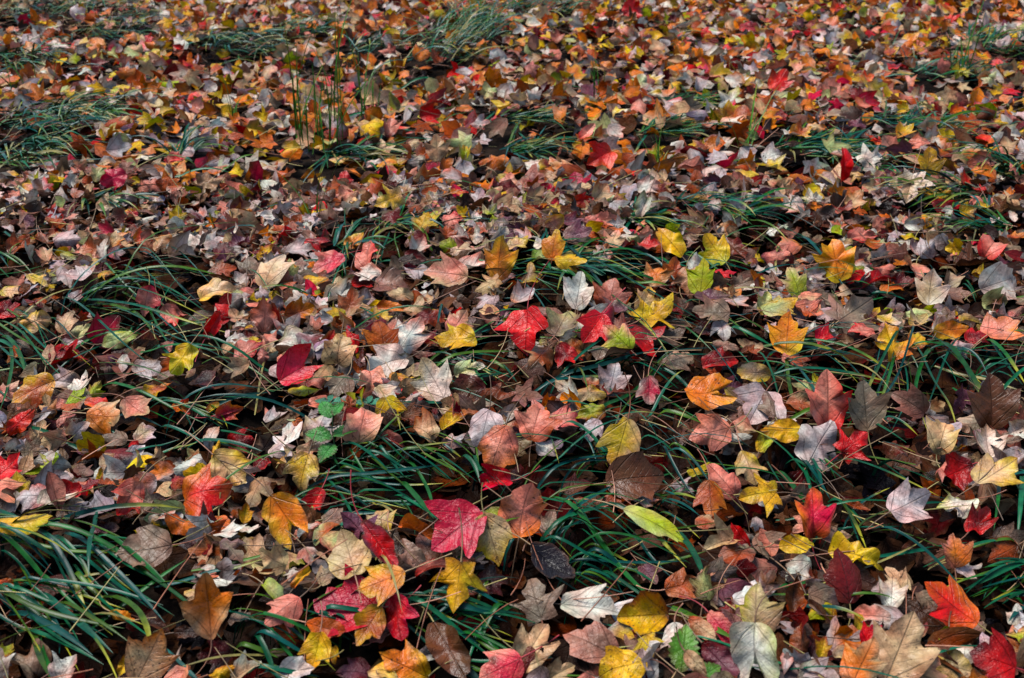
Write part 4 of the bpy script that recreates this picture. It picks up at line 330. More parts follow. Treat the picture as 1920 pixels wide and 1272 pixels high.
(-0.331, 2.354, 0.083, 0.0819, 84, 36, 'r', 'pk/rd', 8, 'round salmon leaf with a straight upright rib'),
(-0.378, 2.458, 0.079, 0.0653, 49, 30, 'o', 'or', 0, 'orange narrow oval leaf above and left of the round salmon leaf'),
(-0.323, 2.258, 0.082, 0.072, 186, 7, 'm', 'wh', 0, 'flat-lying cream-white maple leaf just below the round salmon leaf'),
(-0.221, 2.428, 0.077, 0.0646, 68, 27, 'm', 'wh/pk', 0, 'cream-white maple leaf tinged salmon pink above and left of the salmon three-lobed leaf'),
(-0.267, 2.207, 0.073, 0.0954, 354, 22, 'r', 'mv', 10, 'broad grey-mauve leaf with speckles in the middle of the litter'),
(-0.144, 2.257, 0.08, 0.1007, 169, 32, 'm', 'pk/tn', 8, 'salmon three-lobed leaf pointing away from a white leaf'),
(-0.09, 2.315, 0.072, 0.085, 8, 30, 'm', 'wh', 0, 'cream-white maple leaf right of the salmon three-lobed leaf'),
(-0.028, 2.294, 0.1, 0.1053, 84, 60, 'm', 'or/yl', 10, 'upright golden leaf with a rosy flank and one dark hole'),
(-0.213, 2.32, 0.061, 0.0788, 345, 14, 'm', 'lv', 0, 'flat-lying pale lilac-grey maple leaf left of the salmon three-lobed leaf'),
(-0.257, 2.108, 0.063, 0.0636, 355, 23, 'o', 'or', 1, 'folded orange narrow oval leaf just below the broad grey-mauve leaf'),
(-0.339, 2.099, 0.074, 0.0723, 78, 44, 'm', 'ob', 1, 'folded russet brown maple leaf below and left of the broad grey-mauve leaf'),
(-0.21, 2.124, 0.058, 0.0641, 40, 21, 'm', 'tn/ob', 2, 'speckled tan maple leaf tinged russet brown just above the cream-pink leaf'),
(-0.173, 2.089, 0.049, 0.0724, 7, 14, 'o', 'ma/ob', 2, 'speckled dark maroon narrow oval leaf tinged russet brown above and right of the cream-pink leaf'),
(-0.112, 2.07, 0.045, 0.0749, 65, 20, 'm', 'pk', 0, 'flat-lying salmon pink maple leaf just above the lemon yellow ragged leaf'),
(-0.497, 2.013, 0.088, 0.0751, 90, 58, 'r', 'pk/ob', 8, 'salmon-red leaf crossed by a curved green blade'),
(-0.439, 2.067, 0.071, 0.0744, 18, 27, 'm', 'ob', 0, 'russet brown maple leaf right of the salmon-red leaf'),
(-0.273, 2.077, 0.059, 0.0509, 63, 29, 'm', 'yl/tn', 0, ''),
(-0.253, 1.935, 0.08, 0.0792, 101, 48, 'm', 'ob/or', 8, 'russet orange leaf joined to a cream-pink one'),
(-0.203, 1.964, 0.07, 0.0803, 61, 38, 'm', 'wh/pk', 8, 'cream-pink leaf with red stalk in the middle of the photo'),
(-0.327, 1.862, 0.087, 0.0797, 80, 50, 'r', 'tn', 10, 'upright tan leaf with fine dark lines'),
(-0.431, 1.958, 0.062, 0.0798, 6, 4, 'r', 'wh', 2, 'flat-lying speckled cream-white blunt maple leaf just above the vivid pink-red leaf'),
(-0.389, 1.778, 0.086, 0.0856, 34, 42, 'h', 'cr/rd', 8, 'vivid pink-red leaf with two raised lobes'),
(-0.359, 1.793, 0.06, 0.0505, 360, 22, 'm', 'pk', 0, 'salmon pink maple leaf right of the vivid pink-red leaf'),
(-0.381, 1.764, 0.052, 0.0604, 2, 4, 'o', 'gn', 0, 'flat-lying yellow-green narrow oval leaf just below the vivid pink-red leaf'),
(-0.234, 1.848, 0.065, 0.0857, 207, 22, 'm', 'wh', 8, 'white-green leaf with long points hanging down'),
(-0.257, 1.778, 0.064, 0.0659, 275, 37, 'm', 'pk/tn', 0, 'salmon pink maple leaf tinged tan below and left of the white-green pointed leaf'),
(-0.206, 1.79, 0.054, 0.0558, 304, 19, 'm', 'ob/yl', 2, 'speckled russet brown maple leaf tinged yellow below and right of the white-green pointed leaf'),
(-0.14, 1.758, 0.074, 0.0909, 120, 40, 'm', 'wh/tn', 10, 'large cream leaf dotted with black specks'),
(-0.111, 1.969, 0.056, 0.0839, 184, 32, 'm', 'yl', 10, 'lemon yellow leaf with ragged dark-freckled edge'),
(-0.083, 1.881, 0.033, 0.0639, 24, 13, 'm', 'gl/wh', 0, 'pale green maple leaf tinged cream-white just below the lemon yellow ragged leaf'),
(-0.084, 1.798, 0.034, 0.075, 181, 27, 'r', 'br', 0, 'brown blunt maple leaf right of the large cream leaf with specks'),
(-0.313, 1.754, 0.069, 0.0674, 243, 22, 'm', 'gy', 8, 'slate grey leaf with dark crossing veins'),
(-0.046, 1.578, 0.078, 0.0754, 259, 58, 'r', 'lv', 8, 'mauve leaf hanging from an upright pale stalk'),
(-0.325, 1.606, 0.065, 0.0754, 74, 29, 'm', 'lv', 0, 'pale lilac-grey maple leaf left of the broad pinkish tan leaf'),
(-0.369, 1.64, 0.053, 0.0446, 92, 38, 'o', 'ob', 0, 'russet brown narrow oval leaf just above the speckled olive-yellow leaf'),
(-0.25, 1.591, 0.081, 0.0785, 80, 40, 'r', 'pk/tn', 10, 'broad pinkish tan leaf with speckles above the green seedling'),
(-0.152, 1.602, 0.064, 0.0632, 144, 17, 'm', 'tn', 0, 'flat-lying tan maple leaf just below the large cream leaf with specks'),
(-0.102, 1.641, 0.056, 0.0521, 42, 17, 'm', 'yl', 2, 'flat-lying speckled yellow maple leaf left of the hanging mauve leaf'),
(-0.097, 1.585, 0.055, 0.0459, 37, 19, 'm', 'lv', 0, 'flat-lying pale lilac-grey maple leaf left of the hanging mauve leaf'),
(-0.202, 1.581, 0.057, 0.0578, 335, 14, 'o', 'ma/pk', 0, 'dark maroon narrow oval leaf below and right of the broad pinkish tan leaf'),
(-0.022, 1.524, 0.076, 0.0813, 251, 55, 'r', 'pk/or', 10, 'rounded orange-pink leaf above the bright red folded leaf'),
(-0.03, 1.778, 0.023, 0.0772, 17, 9, 'm', 'br', 0, 'flat-lying brown maple leaf just above the hanging mauve leaf'),
(-0.337, 1.714, 0.054, 0.0565, 20, 9, 'm', 'ob/pk', 0, 'russet brown maple leaf tinged salmon pink below and left of the slate grey leaf'),
(-0.413, 1.672, 0.045, 0.0454, 32, 15, 'm', 'lv', 0, ''),
(-0.283, 1.678, 0.07, 0.0327, 95, 54, 'm', 'ob', 0, ''),
(-0.322, 1.969, 0.059, 0.0459, 356, 21, 'm', 'yl/ob', 0, ''),
(-0.055, 2.181, 0.05, 0.0625, 217, 25, 'm', 'lv', 0, 'pale lilac-grey maple leaf just below the upright golden leaf'),
(-0.046, 2.108, 0.036, 0.0578, 93, 18, 'm', 'mv', 0, 'flat-lying mauve-brown maple leaf left of the big glossy scarlet leaf'),
(-0.501, 2.424, 0.074, 0.0781, 12, 15, 'm', 'lv', 0, 'flat-lying pale lilac-grey maple leaf above and left of the rosy pink leaf'),
(-0.469, 2.469, 0.082, 0.0689, 6, 19, 'm', 'ma', 0, 'flat-lying dark maroon maple leaf above and left of the rosy pink leaf'),
(-0.374, 2.182, 0.054, 0.078, 23, 12, 'm', 'wh', 0, 'flat-lying cream-white maple leaf just below the rosy pink leaf'),
(-0.484, 1.974, 0.062, 0.0574, 23, 23, 'm', 'pk', 0, 'salmon pink maple leaf above and left of the vivid pink-red leaf'),
(-0.467, 1.847, 0.081, 0.0542, 90, 39, 'o', 'pk/ma', 0, 'salmon pink narrow oval leaf tinged dark maroon left of the vivid pink-red leaf'),
(-0.336, 1.565, 0.044, 0.0479, 7, 25, 'm', 'tn', 0, 'tan maple leaf just above the speckled olive-yellow leaf'),
(-0.389, 1.581, 0.045, 0.0531, 41, 14, 'm', 'lv', 0, 'flat-lying pale lilac-grey maple leaf above and left of the speckled olive-yellow leaf'),
(-0.191, 1.696, 0.049, 0.0612, 27, 6, 'm', 'br', 0, ''),
(-0.189, 1.862, 0.043, 0.0495, 295, 4, 'm', 'gy', 0, ''),
(-0.012, 2.309, 0.057, 0.0523, 105, 12, 'm', 'lv', 0, ''),
(-0.44, 2.275, 0.057, 0.0581, 0, 20, 'm', 'yl/ob', 0, ''),
(-0.324, 2.248, 0.06, 0.0703, 14, 19, 'm', 'ma', 0, 'flat-lying dark maroon maple leaf left of the broad grey-mauve leaf'),
(-0.123, 2.423, 0.079, 0.0645, 60, 18, 'm', 'tn', 0, 'flat-lying tan maple leaf just above the salmon three-lobed leaf'),
(-0.156, 2.493, 0.084, 0.0521, 87, 43, 'm', 'ob', 0, ''),
(-0.279, 1.901, 0.054, 0.0474, 126, 7, 'm', 'lv', 0, ''),
(-0.175, 1.947, 0.039, 0.0456, 355, 12, 'm', 'mv', 0, ''),
(-0.082, 2.489, 0.086, 0.0555, 91, 28, 'm', 'wh', 0, ''),
(0.029, 1.981, 0.07, 0.1099, 267, 42, 'w', 'rd', 8, 'big glossy scarlet leaf with three blunt lobes'),
(0.096, 2.374, 0.102, 0.0747, 81, 58, 'r', 'or/yl', 8, 'small peach-orange leaf standing upright above yellow scraps'),
(0.154, 2.457, 0.1, 0.0718, 16, 40, 'm', 'pu', 0, 'dusky purple maple leaf above and right of the small peach leaf'),
(0.131, 2.334, 0.082, 0.0739, 359, 35, 'm', 'yl', 8, 'twisted yellow leaf curling into a ring'),
(0.211, 2.4, 0.067, 0.0573, 183, 13, 'm', 'wh/pk', 0, ''),
(0.241, 2.468, 0.08, 0.0689, 66, 24, 'm', 'tn/pk', 0, 'tan maple leaf tinged salmon pink right of the twisted yellow leaf'),
(0.38, 2.471, 0.074, 0.0971, 126, 42, 'o', 'yl', 8, 'long mustard yellow leaf leaning over red leaves'),
(0.488, 2.462, 0.057, 0.0893, 121, 45, 'm', 'yl/gn', 8, 'small clean yellow leaf with two upright points'),
(0.424, 2.267, 0.065, 0.0868, 83, 60, 'm', 'gn', 8, 'yellow-green leaf standing on edge beside a brown one'),
(0.33, 2.326, 0.05, 0.0725, 64, 33, 'm', 'or/tn', 0, 'orange maple leaf tinged tan just below the leaning mustard leaf'),
(0.145, 2.194, 0.063, 0.0916, 80, 42, 'm', 'wh', 8, 'pale grey-white three-pointed leaf on a straight white stalk'),
(0.213, 2.165, 0.065, 0.0871, 77, 55, 'm', 'pk/ob', 8, 'dusty pink leaf with three upright points'),
(0.289, 2.179, 0.051, 0.0686, 64, 47, 'm', 'tn/yl', 0, 'tan maple leaf tinged yellow above and left of the freckled yellow star leaf'),
(0.303, 2.102, 0.056, 0.1123, 41, 22, 's', 'yl', 10, 'deep yellow star-like leaf with black freckles'),
(0.185, 2.056, 0.068, 0.0766, 53, 21, 'm', 'cr/ma', 0, 'crimson maple leaf tinged dark maroon above and right of the brilliant red leaf'),
(0.165, 2.004, 0.066, 0.0784, 236, 42, 'm', 'rd', 8, 'brilliant red leaf lying in front of a crimson one'),
(0.21, 1.957, 0.066, 0.0769, 135, 46, 'm', 'gn/pk', 8, 'yellow and pink leaf with two long crossing stalks'),
(0.273, 2.032, 0.042, 0.0944, 7, 8, 'w', 'ma', 0, 'flat-lying dark maroon wide maple leaf below and left of the freckled yellow star leaf'),
(0.057, 1.951, 0.029, 0.0801, 243, 11, 'm', 'ob/tn', 0, 'russet brown maple leaf tinged tan below and right of the big glossy scarlet leaf'),
(0.107, 1.943, 0.033, 0.0655, 292, 24, 'm', 'ma', 0, 'dark maroon maple leaf below and left of the brilliant red leaf'),
(0.101, 2.073, 0.036, 0.0901, 69, 16, 'r', 'gy', 0, 'flat-lying grey-brown blunt maple leaf left of the brilliant red leaf'),
(0.024, 2.2, 0.044, 0.0661, 37, 25, 'm', 'lv', 0, 'pale lilac-grey maple leaf just above the big glossy scarlet leaf'),
(0.192, 1.851, 0.029, 0.071, 76, 50, 'm', 'lv', 8, 'pale lilac leaf with a sharp raised point'),
(0.152, 1.859, 0.014, 0.0497, 360, 20, 'o', 'ob', 0, 'flat-lying russet brown narrow oval leaf left of the pale lilac leaf'),
(0.143, 1.821, 0.016, 0.076, 183, 23, 'o', 'tn', 2, 'speckled tan narrow oval leaf below and left of the pale lilac leaf'),
(0.192, 1.837, 0.006, 0.0548, 351, 20, 'm', 'pk', 0, 'flat-lying salmon pink maple leaf just below the pale lilac leaf'),
(0.258, 1.824, 0.018, 0.0612, 269, 48, 'm', 'cr/wh', 8, 'small crimson leaf with a cream base and dark specks'),
(0.362, 1.788, 0.032, 0.09, 4, 42, 'h', 'or', 10, 'bright orange two-lobed leaf on a thin pale stalk'),
(0.24, 1.799, -0.012, 0.0758, 192, 13, 'm', 'br/tn', 0, 'brown maple leaf tinged tan just below the small crimson and cream leaf'),
(0.139, 1.682, 0.05, 0.0557, 190, 32, 'm', 'gn', 0, 'yellow-green maple leaf below and left of the pale lilac leaf'),
(0.094, 1.669, 0.046, 0.0604, 16, 14, 'm', 'pk/cr', 0, 'salmon pink maple leaf tinged crimson right of the faded brick-pink leaf'),
(0.138, 1.618, 0.053, 0.0466, 244, 32, 'm', 'lv', 0, 'pale lilac-grey maple leaf left of the large yellow leaf with tan middle'),
(0.181, 1.561, 0.065, 0.0857, 253, 55, 'm', 'yl/tn', 10, 'large yellow leaf with a pinkish tan middle'),
(0.346, 1.637, 0.038, 0.0783, 194, 42, 'm', 'pk', 10, 'rose-tan leaf pointing at a dark gap'),
(0.449, 1.748, 0.031, 0.0973, 239, 30, 'w', 'lv', 8, 'wide lilac-grey maple leaf with thin crossing stalks'),
(0.415, 1.748, 0.004, 0.0633, 355, 8, 'm', 'mv', 0, 'flat-lying mauve-brown maple leaf below and left of the wide lilac-grey leaf'),
(0.407, 1.688, 0.01, 0.0564, 296, 24, 'm', 'tn', 0, 'tan maple leaf right of the rose-tan leaf'),
(0.424, 2.119, 0.046, 0.079, 176, 25, 'm', 'gy', 10, 'crumpled pale grey leaf on a dark plum one'),
(0.436, 2.215, 0.04, 0.0792, 359, 22, 'o', 'pu', 0, 'dusky purple narrow oval leaf just above the crumpled pale grey leaf'),
(0.49, 2.222, 0.028, 0.0796, 13, 18, 'm', 'lv', 0, 'flat-lying pale lilac-grey maple leaf above and right of the crumpled pale grey leaf'),
(0.44, 2.084, 0.029, 0.0634, 272, 13, 'm', 'lv', 0, 'flat-lying pale lilac-grey maple leaf below and right of the crumpled pale grey leaf'),
(0.549, 2.187, 0.037, 0.0565, 73, 50, 'm', 'gl/yl', 0, ''),
(0.485, 2.004, 0.021, 0.0644, 157, 17, 'o', 'tn', 0, 'flat-lying tan narrow oval leaf left of the short-lobed orange-yellow leaf'),
(0.432, 2.004, 0.027, 0.0556, 352, 24, 'o', 'mv', 0, 'mauve-brown narrow oval leaf just below the crumpled pale grey leaf'),
(0.415, 1.961, 0.01, 0.0779, 12, 17, 'm', 'ma', 4, ''),
(0.47, 1.882, 0.026, 0.0723, 173, 28, 'o', 'gy/yl', 2, 'speckled grey-brown narrow oval leaf tinged yellow just above the wide lilac-grey leaf'),
(0.489, 2.371, 0.033, 0.0671, 9, 19, 'm', 'rd', 0, 'flat-lying red maple leaf right of the upright yellow-green leaf'),
(0.549, 2.56, 0.026, 0.0968, 304, 25, 'o', 'br', 0, 'brown narrow oval leaf right of the small yellow two-point leaf'),
(0.401, 2.294, 0.052, 0.0781, 270, 45, 'm', 'tn/ob', 2, 'speckled tan maple leaf tinged russet brown left of the upright yellow-green leaf'),
(0.04, 1.613, 0.072, 0.0795, 76, 45, 'w', 'pk/ob', 8, 'faded brick-pink leaf with blurred tan lobes'),
(0.304, 1.705, -0.004, 0.0647, 73, 12, 'm', 'br', 4, ''),
(0.166, 2.442, 0.08, 0.0376, 359, 32, 'm', 'wh', 0, ''),
(0.037, 2.293, 0.063, 0.065, 79, 21, 'm', 'gy/yl', 0, 'grey-brown maple leaf tinged yellow below and right of the upright golden leaf'),
(0.266, 2.454, 0.067, 0.0687, 42, 22, 'm', 'ma', 0, 'dark maroon maple leaf left of the leaning mustard leaf'),
(0.328, 2.468, 0.066, 0.0622, 10, 35, 'm', 'rd/pk', 0, ''),
(0.078, 2.167, 0.035, 0.0685, 345, 10, 'm', 'mv', 0, 'flat-lying mauve-brown maple leaf above and right of the big glossy scarlet leaf'),
(0.253, 2.209, 0.042, 0.0506, 58, 38, 'o', 'ob', 0, 'russet brown narrow oval leaf right of the dusty pink leaf'),
(0.214, 2.122, 0.055, 0.0626, 198, 2, 'm', 'pu', 0, 'flat-lying dusky purple maple leaf just below the dusty pink leaf'),
(0.331, 1.957, 0.018, 0.0661, 21, 18, 'm', 'gy', 4, ''),
(0.426, 1.874, -0.006, 0.0642, 27, 7, 'm', 'pu', 4, ''),
(0.383, 2.221, 0.011, 0.0639, 24, 5, 'm', 'dk', 4, ''),
(0.365, 1.873, 0.01, 0.0501, 47, 13, 'm', 'gy', 0, ''),
(0.2, 1.946, 0.032, 0.0742, 7, 1, 'm', 'gy', 0, 'flat-lying grey-brown maple leaf just below the yellow and pink leaf'),
(0.013, 2.417, 0.09, 0.0608, 31, 26, 'm', 'tn/yl', 0, ''),
(0.527, 2.318, 0.031, 0.0593, 22, 22, 'm', 'gy', 0, ''),
(0.44, 1.649, 0.011, 0.0503, 60, 22, 'm', 'gn/yl', 0, 'yellow-green maple leaf tinged yellow below and left of the smooth yellow oval leaf'),
(0.116, 1.976, 0.033, 0.0694, 181, 13, 'm', 'ob', 0, 'flat-lying russet brown maple leaf below and left of the brilliant red leaf'),
(0.353, 2.334, 0.024, 0.083, 13, 6, 'm', 'br', 0, 'flat-lying brown maple leaf just above the freckled yellow star leaf'),
(0.061, 1.589, 0.04, 0.0485, 9, 12, 'm', 'wh', 0, 'flat-lying cream-white maple leaf below and right of the faded brick-pink leaf'),
(0.373, 2.347, 0.05, 0.0664, 81, 49, 'm', 'ob', 0, 'upright russet brown maple leaf left of the upright yellow-green leaf'),
(0.184, 2.034, 0.046, 0.0443, 8, 20, 'm', 'yl/tn', 0, ''),
(0.067, 2.372, 0.071, 0.0501, 6, 12, 'm', 'gl', 0, ''),
(0.484, 1.985, 0.017, 0.0465, 1, 16, 'm', 'ob', 0, ''),
(0.405, 2.108, 0.011, 0.0612, 359, 10, 'm', 'dk', 4, ''),
(0.765, 2.422, 0.047, 0.1113, 100, 60, 'm', 'or/yl', 8, 'tall orange leaf standing upright behind a green blade'),
(0.696, 2.587, 0.024, 0.0724, 189, 18, 'm', 'pk', 0, 'flat-lying salmon pink maple leaf just above the leaning olive-yellow leaf'),
(0.641, 2.29, 0.043, 0.0806, 108, 56, 'm', 'gn/tn', 8, 'olive-yellow leaf leaning upright over a russet leaf'),
(0.576, 2.169, 0.042, 0.0876, 21, 35, 'm', 'gl/yl', 8, 'cream and lime leaf with pale yellow rim'),
(0.721, 2.424, 0.01, 0.0618, 22, 24, 'm', 'lv', 0, ''),
(0.557, 2.005, 0.049, 0.0951, 81, 46, 'm', 'or/yl', 10, 'orange-yellow leaf with short lobes above long grass'),
(0.636, 2.168, 0.022, 0.0781, 322, 24, 'm', 'ob/pk', 0, 'russet brown maple leaf tinged salmon pink above and right of the short-lobed orange-yellow leaf'),
(0.734, 2.159, 0.03, 0.1399, 39, 20, 's', 'gy', 8, 'large dark grey maple leaf with spread lobes and dark veins'),
(0.871, 2.406, 0.001, 0.0957, 12, 5, 'o', 'rd/ma', 1, 'red narrow oval leaf above and right of the large dark grey maple leaf'),
(0.97, 2.464, 0.008, 0.0766, 277, 11, 'm', 'pk/tn', 0, 'salmon pink maple leaf above and left of the upright tan leaf with pink stalk'),
(0.943, 2.282, 0.031, 0.0915, 78, 50, 'm', 'tn/wh', 8, 'upright tan leaf with a pinkish stalk below'),
(0.889, 2.19, 0.011, 0.0639, 6, 20, 'o', 'gl', 8, 'small pale mint oval leaf'),
(0.879, 2.161, 0.001, 0.0625, 35, 17, 'm', 'tn', 0, 'flat-lying tan maple leaf just below the small mint oval leaf'),
(0.752, 1.964, 0.051, 0.0935, 100, 34, 's', 'yl/or', 8, 'golden yellow leaf resting on the top of a grass arch'),
(0.825, 2.014, 0.035, 0.0528, 48, 22, 'm', 'yl', 0, ''),
(0.915, 2.084, 0.022, 0.0786, 6, 23, 'o', 'or/yl', 0, 'orange narrow oval leaf tinged yellow below and right of the small mint oval leaf'),
(1.004, 2.044, 0.043, 0.0934, 32, 38, 'w', 'pk/or', 8, 'peach-pink wide leaf at the right edge of the litter'),
(1.099, 2.282, 0.048, 0.1022, 19, 38, 'r', 'wh', 8, 'silvery white leaf on a long curved stalk'),
(1.166, 2.506, 0.052, 0.0842, 51, 27, 'r', 'pk/rd', 0, 'salmon pink blunt maple leaf tinged red just above the silvery white leaf'),
(1.028, 2.533, 0.042, 0.0851, 45, 33, 'm', 'lv', 0, 'pale lilac-grey maple leaf just above the upright tan leaf with pink stalk'),
(1.009, 2.62, 0.033, 0.0804, 336, 11, 'o', 'yl', 0, 'flat-lying yellow narrow oval leaf just below the cream-tan star leaf'),
(1.108, 2.465, 0.016, 0.0974, 16, 7, 'm', 'br', 0, 'flat-lying brown maple leaf above and left of the silvery white leaf'),
(0.894, 2.458, 0.014, 0.059, 10, 30, 'm', 'pk', 0, ''),
(0.555, 1.69, 0.069, 0.1053, 89, 60, 'm', 'pk/rd', 8, 'upright pink leaf with one yellow and one red point'),
(0.583, 1.844, 0.018, 0.0493, 108, 42, 'o', 'yl/gn', 1, 'yellow narrow oval leaf above and left of the upright pink leaf with red point'),
(0.622, 1.692, 0.057, 0.0886, 92, 60, 'm', 'gy', 8, 'dull grey-brown leaf hanging under the grass arch'),
(0.707, 1.707, 0.056, 0.0748, 146, 58, 'm', 'mv', 8, 'dusky mauve-brown leaf with two sharp points in dark shade'),
(0.835, 1.676, 0.073, 0.1017, 89, 58, 'm', 'br', 8, 'dark brown leaf with two horns beneath the grass'),
(0.536, 1.778, 0.015, 0.0586, 341, 22, 'm', 'ob', 0, 'russet brown maple leaf left of the upright pink leaf with red point'),
(0.476, 1.661, 0.027, 0.0822, 180, 25, 'o', 'yl', 8, 'smooth yellow oval leaf beside a thin dark stem'),
(0.517, 1.593, 0.038, 0.0958, 57, 28, 'r', 'lv', 8, 'broad pale mauve leaf under the brilliant red star'),
(0.575, 1.587, 0.047, 0.0681, 36, 48, 's', 'rd', 8, 'brilliant red star-shaped maple leaf'),
(0.724, 1.594, 0.056, 0.0736, 67, 35, 'm', 'tn', 8, 'pale tan leaf with three blunt points below yellow grass tips'),
(0.8, 1.591, 0.042, 0.068, 83, 28, 'm', 'wh', 0, 'cream-white maple leaf just above the lacy tan leaf'),
(0.865, 1.635, 0.041, 0.0546, 207, 28, 'm', 'wh/tn', 0, 'cream-white maple leaf tinged tan below and right of the dark horned leaf'),
(0.469, 1.738, 0.037, 0.0614, 98, 21, 'm', 'gy', 0, 'grey-brown maple leaf right of the wide lilac-grey leaf'),
(0.74, 1.587, 0.036, 0.0485, 17, 15, 'm', 'yl', 0, 'flat-lying yellow maple leaf below and right of the blunt tan leaf'),
(0.891, 2.373, -0.002, 0.0608, 8, 21, 'm', 'ob', 0, ''),
(1.014, 2.309, 0.008, 0.0726, 352, 11, 'm', 'mv', 0, 'flat-lying mauve-brown maple leaf right of the upright tan leaf with pink stalk'),
(1.018, 2.245, -0.009, 0.0776, 358, 13, 'm', 'dk', 4, ''),
(0.824, 1.709, 0.013, 0.0594, 198, 12, 'm', 'gy', 4, ''),
(0.701, 1.724, 0.004, 0.06, 353, 8, 'm', 'dk', 4, ''),
(0.645, 2.514, 0.02, 0.0707, 18, 17, 'm', 'pk', 0, 'flat-lying salmon pink maple leaf above and left of the leaning olive-yellow leaf'),
(0.889, 2.631, 0.029, 0.077, 8, 16, 'm', 'pk/rd', 0, 'salmon pink maple leaf tinged red above and right of the tall orange leaf'),
(0.911, 2.577, 0.02, 0.0722, 347, 12, 'm', 'ob', 0, 'flat-lying russet brown maple leaf right of the tall orange leaf'),
(1.019, 2.372, 0.013, 0.0674, 65, 27, 'm', 'gy', 0, 'grey-brown maple leaf right of the upright tan leaf with pink stalk'),
(1.095, 2.58, 0.033, 0.0721, 71, 20, 'm', 'br', 0, 'flat-lying brown maple leaf just above the upright tan leaf with pink stalk'),
(1.236, 2.531, 0.061, 0.0565, 13, 19, 'm', 'ob', 0, ''),
(0.653, 2.051, 0.021, 0.0537, 19, 14, 'm', 'rd', 0, ''),
(0.779, 2.335, 0.001, 0.0667, 102, 8, 'm', 'gy', 0, 'flat-lying grey-brown maple leaf just above the large dark grey maple leaf'),
(1.164, 2.368, 0.019, 0.0572, 26, 10, 'm', 'br', 0, ''),
(0.925, 2.027, 0.016, 0.0592, 21, 15, 'm', 'lv', 0, 'flat-lying pale lilac-grey maple leaf left of the peach-pink wide leaf'),
(0.83, 1.602, 0.04, 0.0562, 352, 25, 'm', 'gy', 0, 'grey-brown maple leaf just above the lacy tan leaf'),
(0.774, 2.071, 0.028, 0.0451, 67, 31, 'o', 'mv', 0, 'mauve-brown narrow oval leaf above and left of the golden leaf on the grass arch'),
(0.735, 2.088, 0.02, 0.0545, 175, 17, 'm', 'pk', 0, ''),
(0.635, 2.098, 0.016, 0.0517, 359, 20, 'm', 'wh', 0, ''),
(0.971, 2.071, 0.016, 0.0572, 25, 18, 'm', 'ma', 0, 'flat-lying dark maroon maple leaf left of the peach-pink wide leaf'),
(1.11, 2.196, 0.017, 0.0569, 45, 13, 'm', 'mv', 0, ''),
(0.921, 2.4, -0.004, 0.0683, 359, 4, 'm', 'ma', 0, 'flat-lying dark maroon maple leaf left of the upright tan leaf with pink stalk'),
(1.1, 2.385, 0.016, 0.0541, 351, 7, 'm', 'yl', 0, ''),
(0.551, 2.096, 0.017, 0.0456, 7, 17, 'm', 'lv', 0, ''),
(0.566, 1.961, 0.016, 0.0576, 355, 20, 'm', 'ob/pk', 0, 'russet brown maple leaf tinged salmon pink just below the short-lobed orange-yellow leaf'),
(0.664, 1.64, 0.009, 0.0501, 359, 9, 'm', 'br', 4, ''),
(0.943, 1.838, 0.001, 0.0467, 49, 6, 'm', 'br', 4, ''),
(0.495, 1.776, -0.011, 0.0455, 17, 7, 'm', 'mv', 4, ''),
(-1.08, 2.873, 0.109, 0.0739, 204, 40, 'm', 'cr', 8, 'crimson leaf among tan leaves at the far left'),
(-0.874, 2.72, 0.054, 0.0536, 89, 44, 'm', 'yl', 0, ''),
(-0.716, 2.75, 0.051, 0.0613, 19, 33, 'm', 'yl', 0, ''),
(-1.142, 4.077, 0.038, 0.0715, 348, 18, 'o', 'or', 0, 'flat-lying orange narrow oval leaf above and right of the far crimson leaf'),
(-1.314, 2.884, 0.083, 0.0673, 154, 25, 'm', 'pk/yl', 0, ''),
(-0.855, 2.97, 0.066, 0.0846, 25, 37, 'r', 'tn/gy', 0, 'tan blunt maple leaf tinged grey-brown right of the far crimson leaf'),
(-0.958, 2.963, 0.076, 0.0613, 76, 30, 'm', 'ob/or', 0, ''),
(-1.571, 4.863, 0.051, 0.0838, 262, 23, 'm', 'yl', 0, ''),
(-1.775, 5.127, 0.064, 0.0753, 74, 24, 'm', 'or/pk', 0, ''),
(-1.06, 2.753, 0.075, 0.0683, 39, 28, 'm', 'tn', 0, 'tan maple leaf just below the far crimson leaf'),
(-1.142, 2.924, 0.106, 0.0566, 80, 40, 'm', 'gl', 0, ''),
(-1.088, 3.164, 0.082, 0.0608, 16, 3, 'm', 'wh/yl', 0, ''),
(-0.985, 3.074, 0.087, 0.0593, 9, 21, 'm', 'or/yl', 0, ''),
(-1.21, 3.333, 0.097, 0.0636, 23, 13, 'm', 'lv', 0, ''),
(-0.954, 2.705, 0.052, 0.0569, 14, 26, 'm', 'wh', 0, ''),
(-0.984, 3.136, 0.085, 0.0603, 14, 19, 'm', 'rd/pk', 0, ''),
(-0.473, 2.989, 0.065, 0.0641, 88, 52, 'r', 'rd/ma', 8, 'small red fan-like leaf above a magenta one'),
(-0.436, 2.827, 0.068, 0.0553, 349, 7, 'm', 'cr', 0, ''),
(-0.312, 2.655, 0.118, 0.0842, 205, 40, 's', 'yl/tn', 10, 'yellow-tan star-lobed leaf with a soft orange middle'),
(-0.24, 3.072, 0.061, 0.0674, 100, 22, 'm', 'yl/or', 0, ''),
(-0.227, 3.25, 0.085, 0.0872, 92, 58, 'm', 'tn', 8, 'tan leaf standing upright behind a yellow one'),
(-0.143, 3.268, 0.064, 0.0627, 89, 36, 'm', 'gn', 0, ''),
(-0.054, 3.229, 0.058, 0.0953, 177, 17, 'm', 'or/ob', 2, 'speckled orange maple leaf tinged russet brown right of the far upright tan leaf'),
(-0.141, 2.741, 0.109, 0.0517, 1, 30, 'o', 'or', 0, 'orange narrow oval leaf just below the far upright tan leaf'),
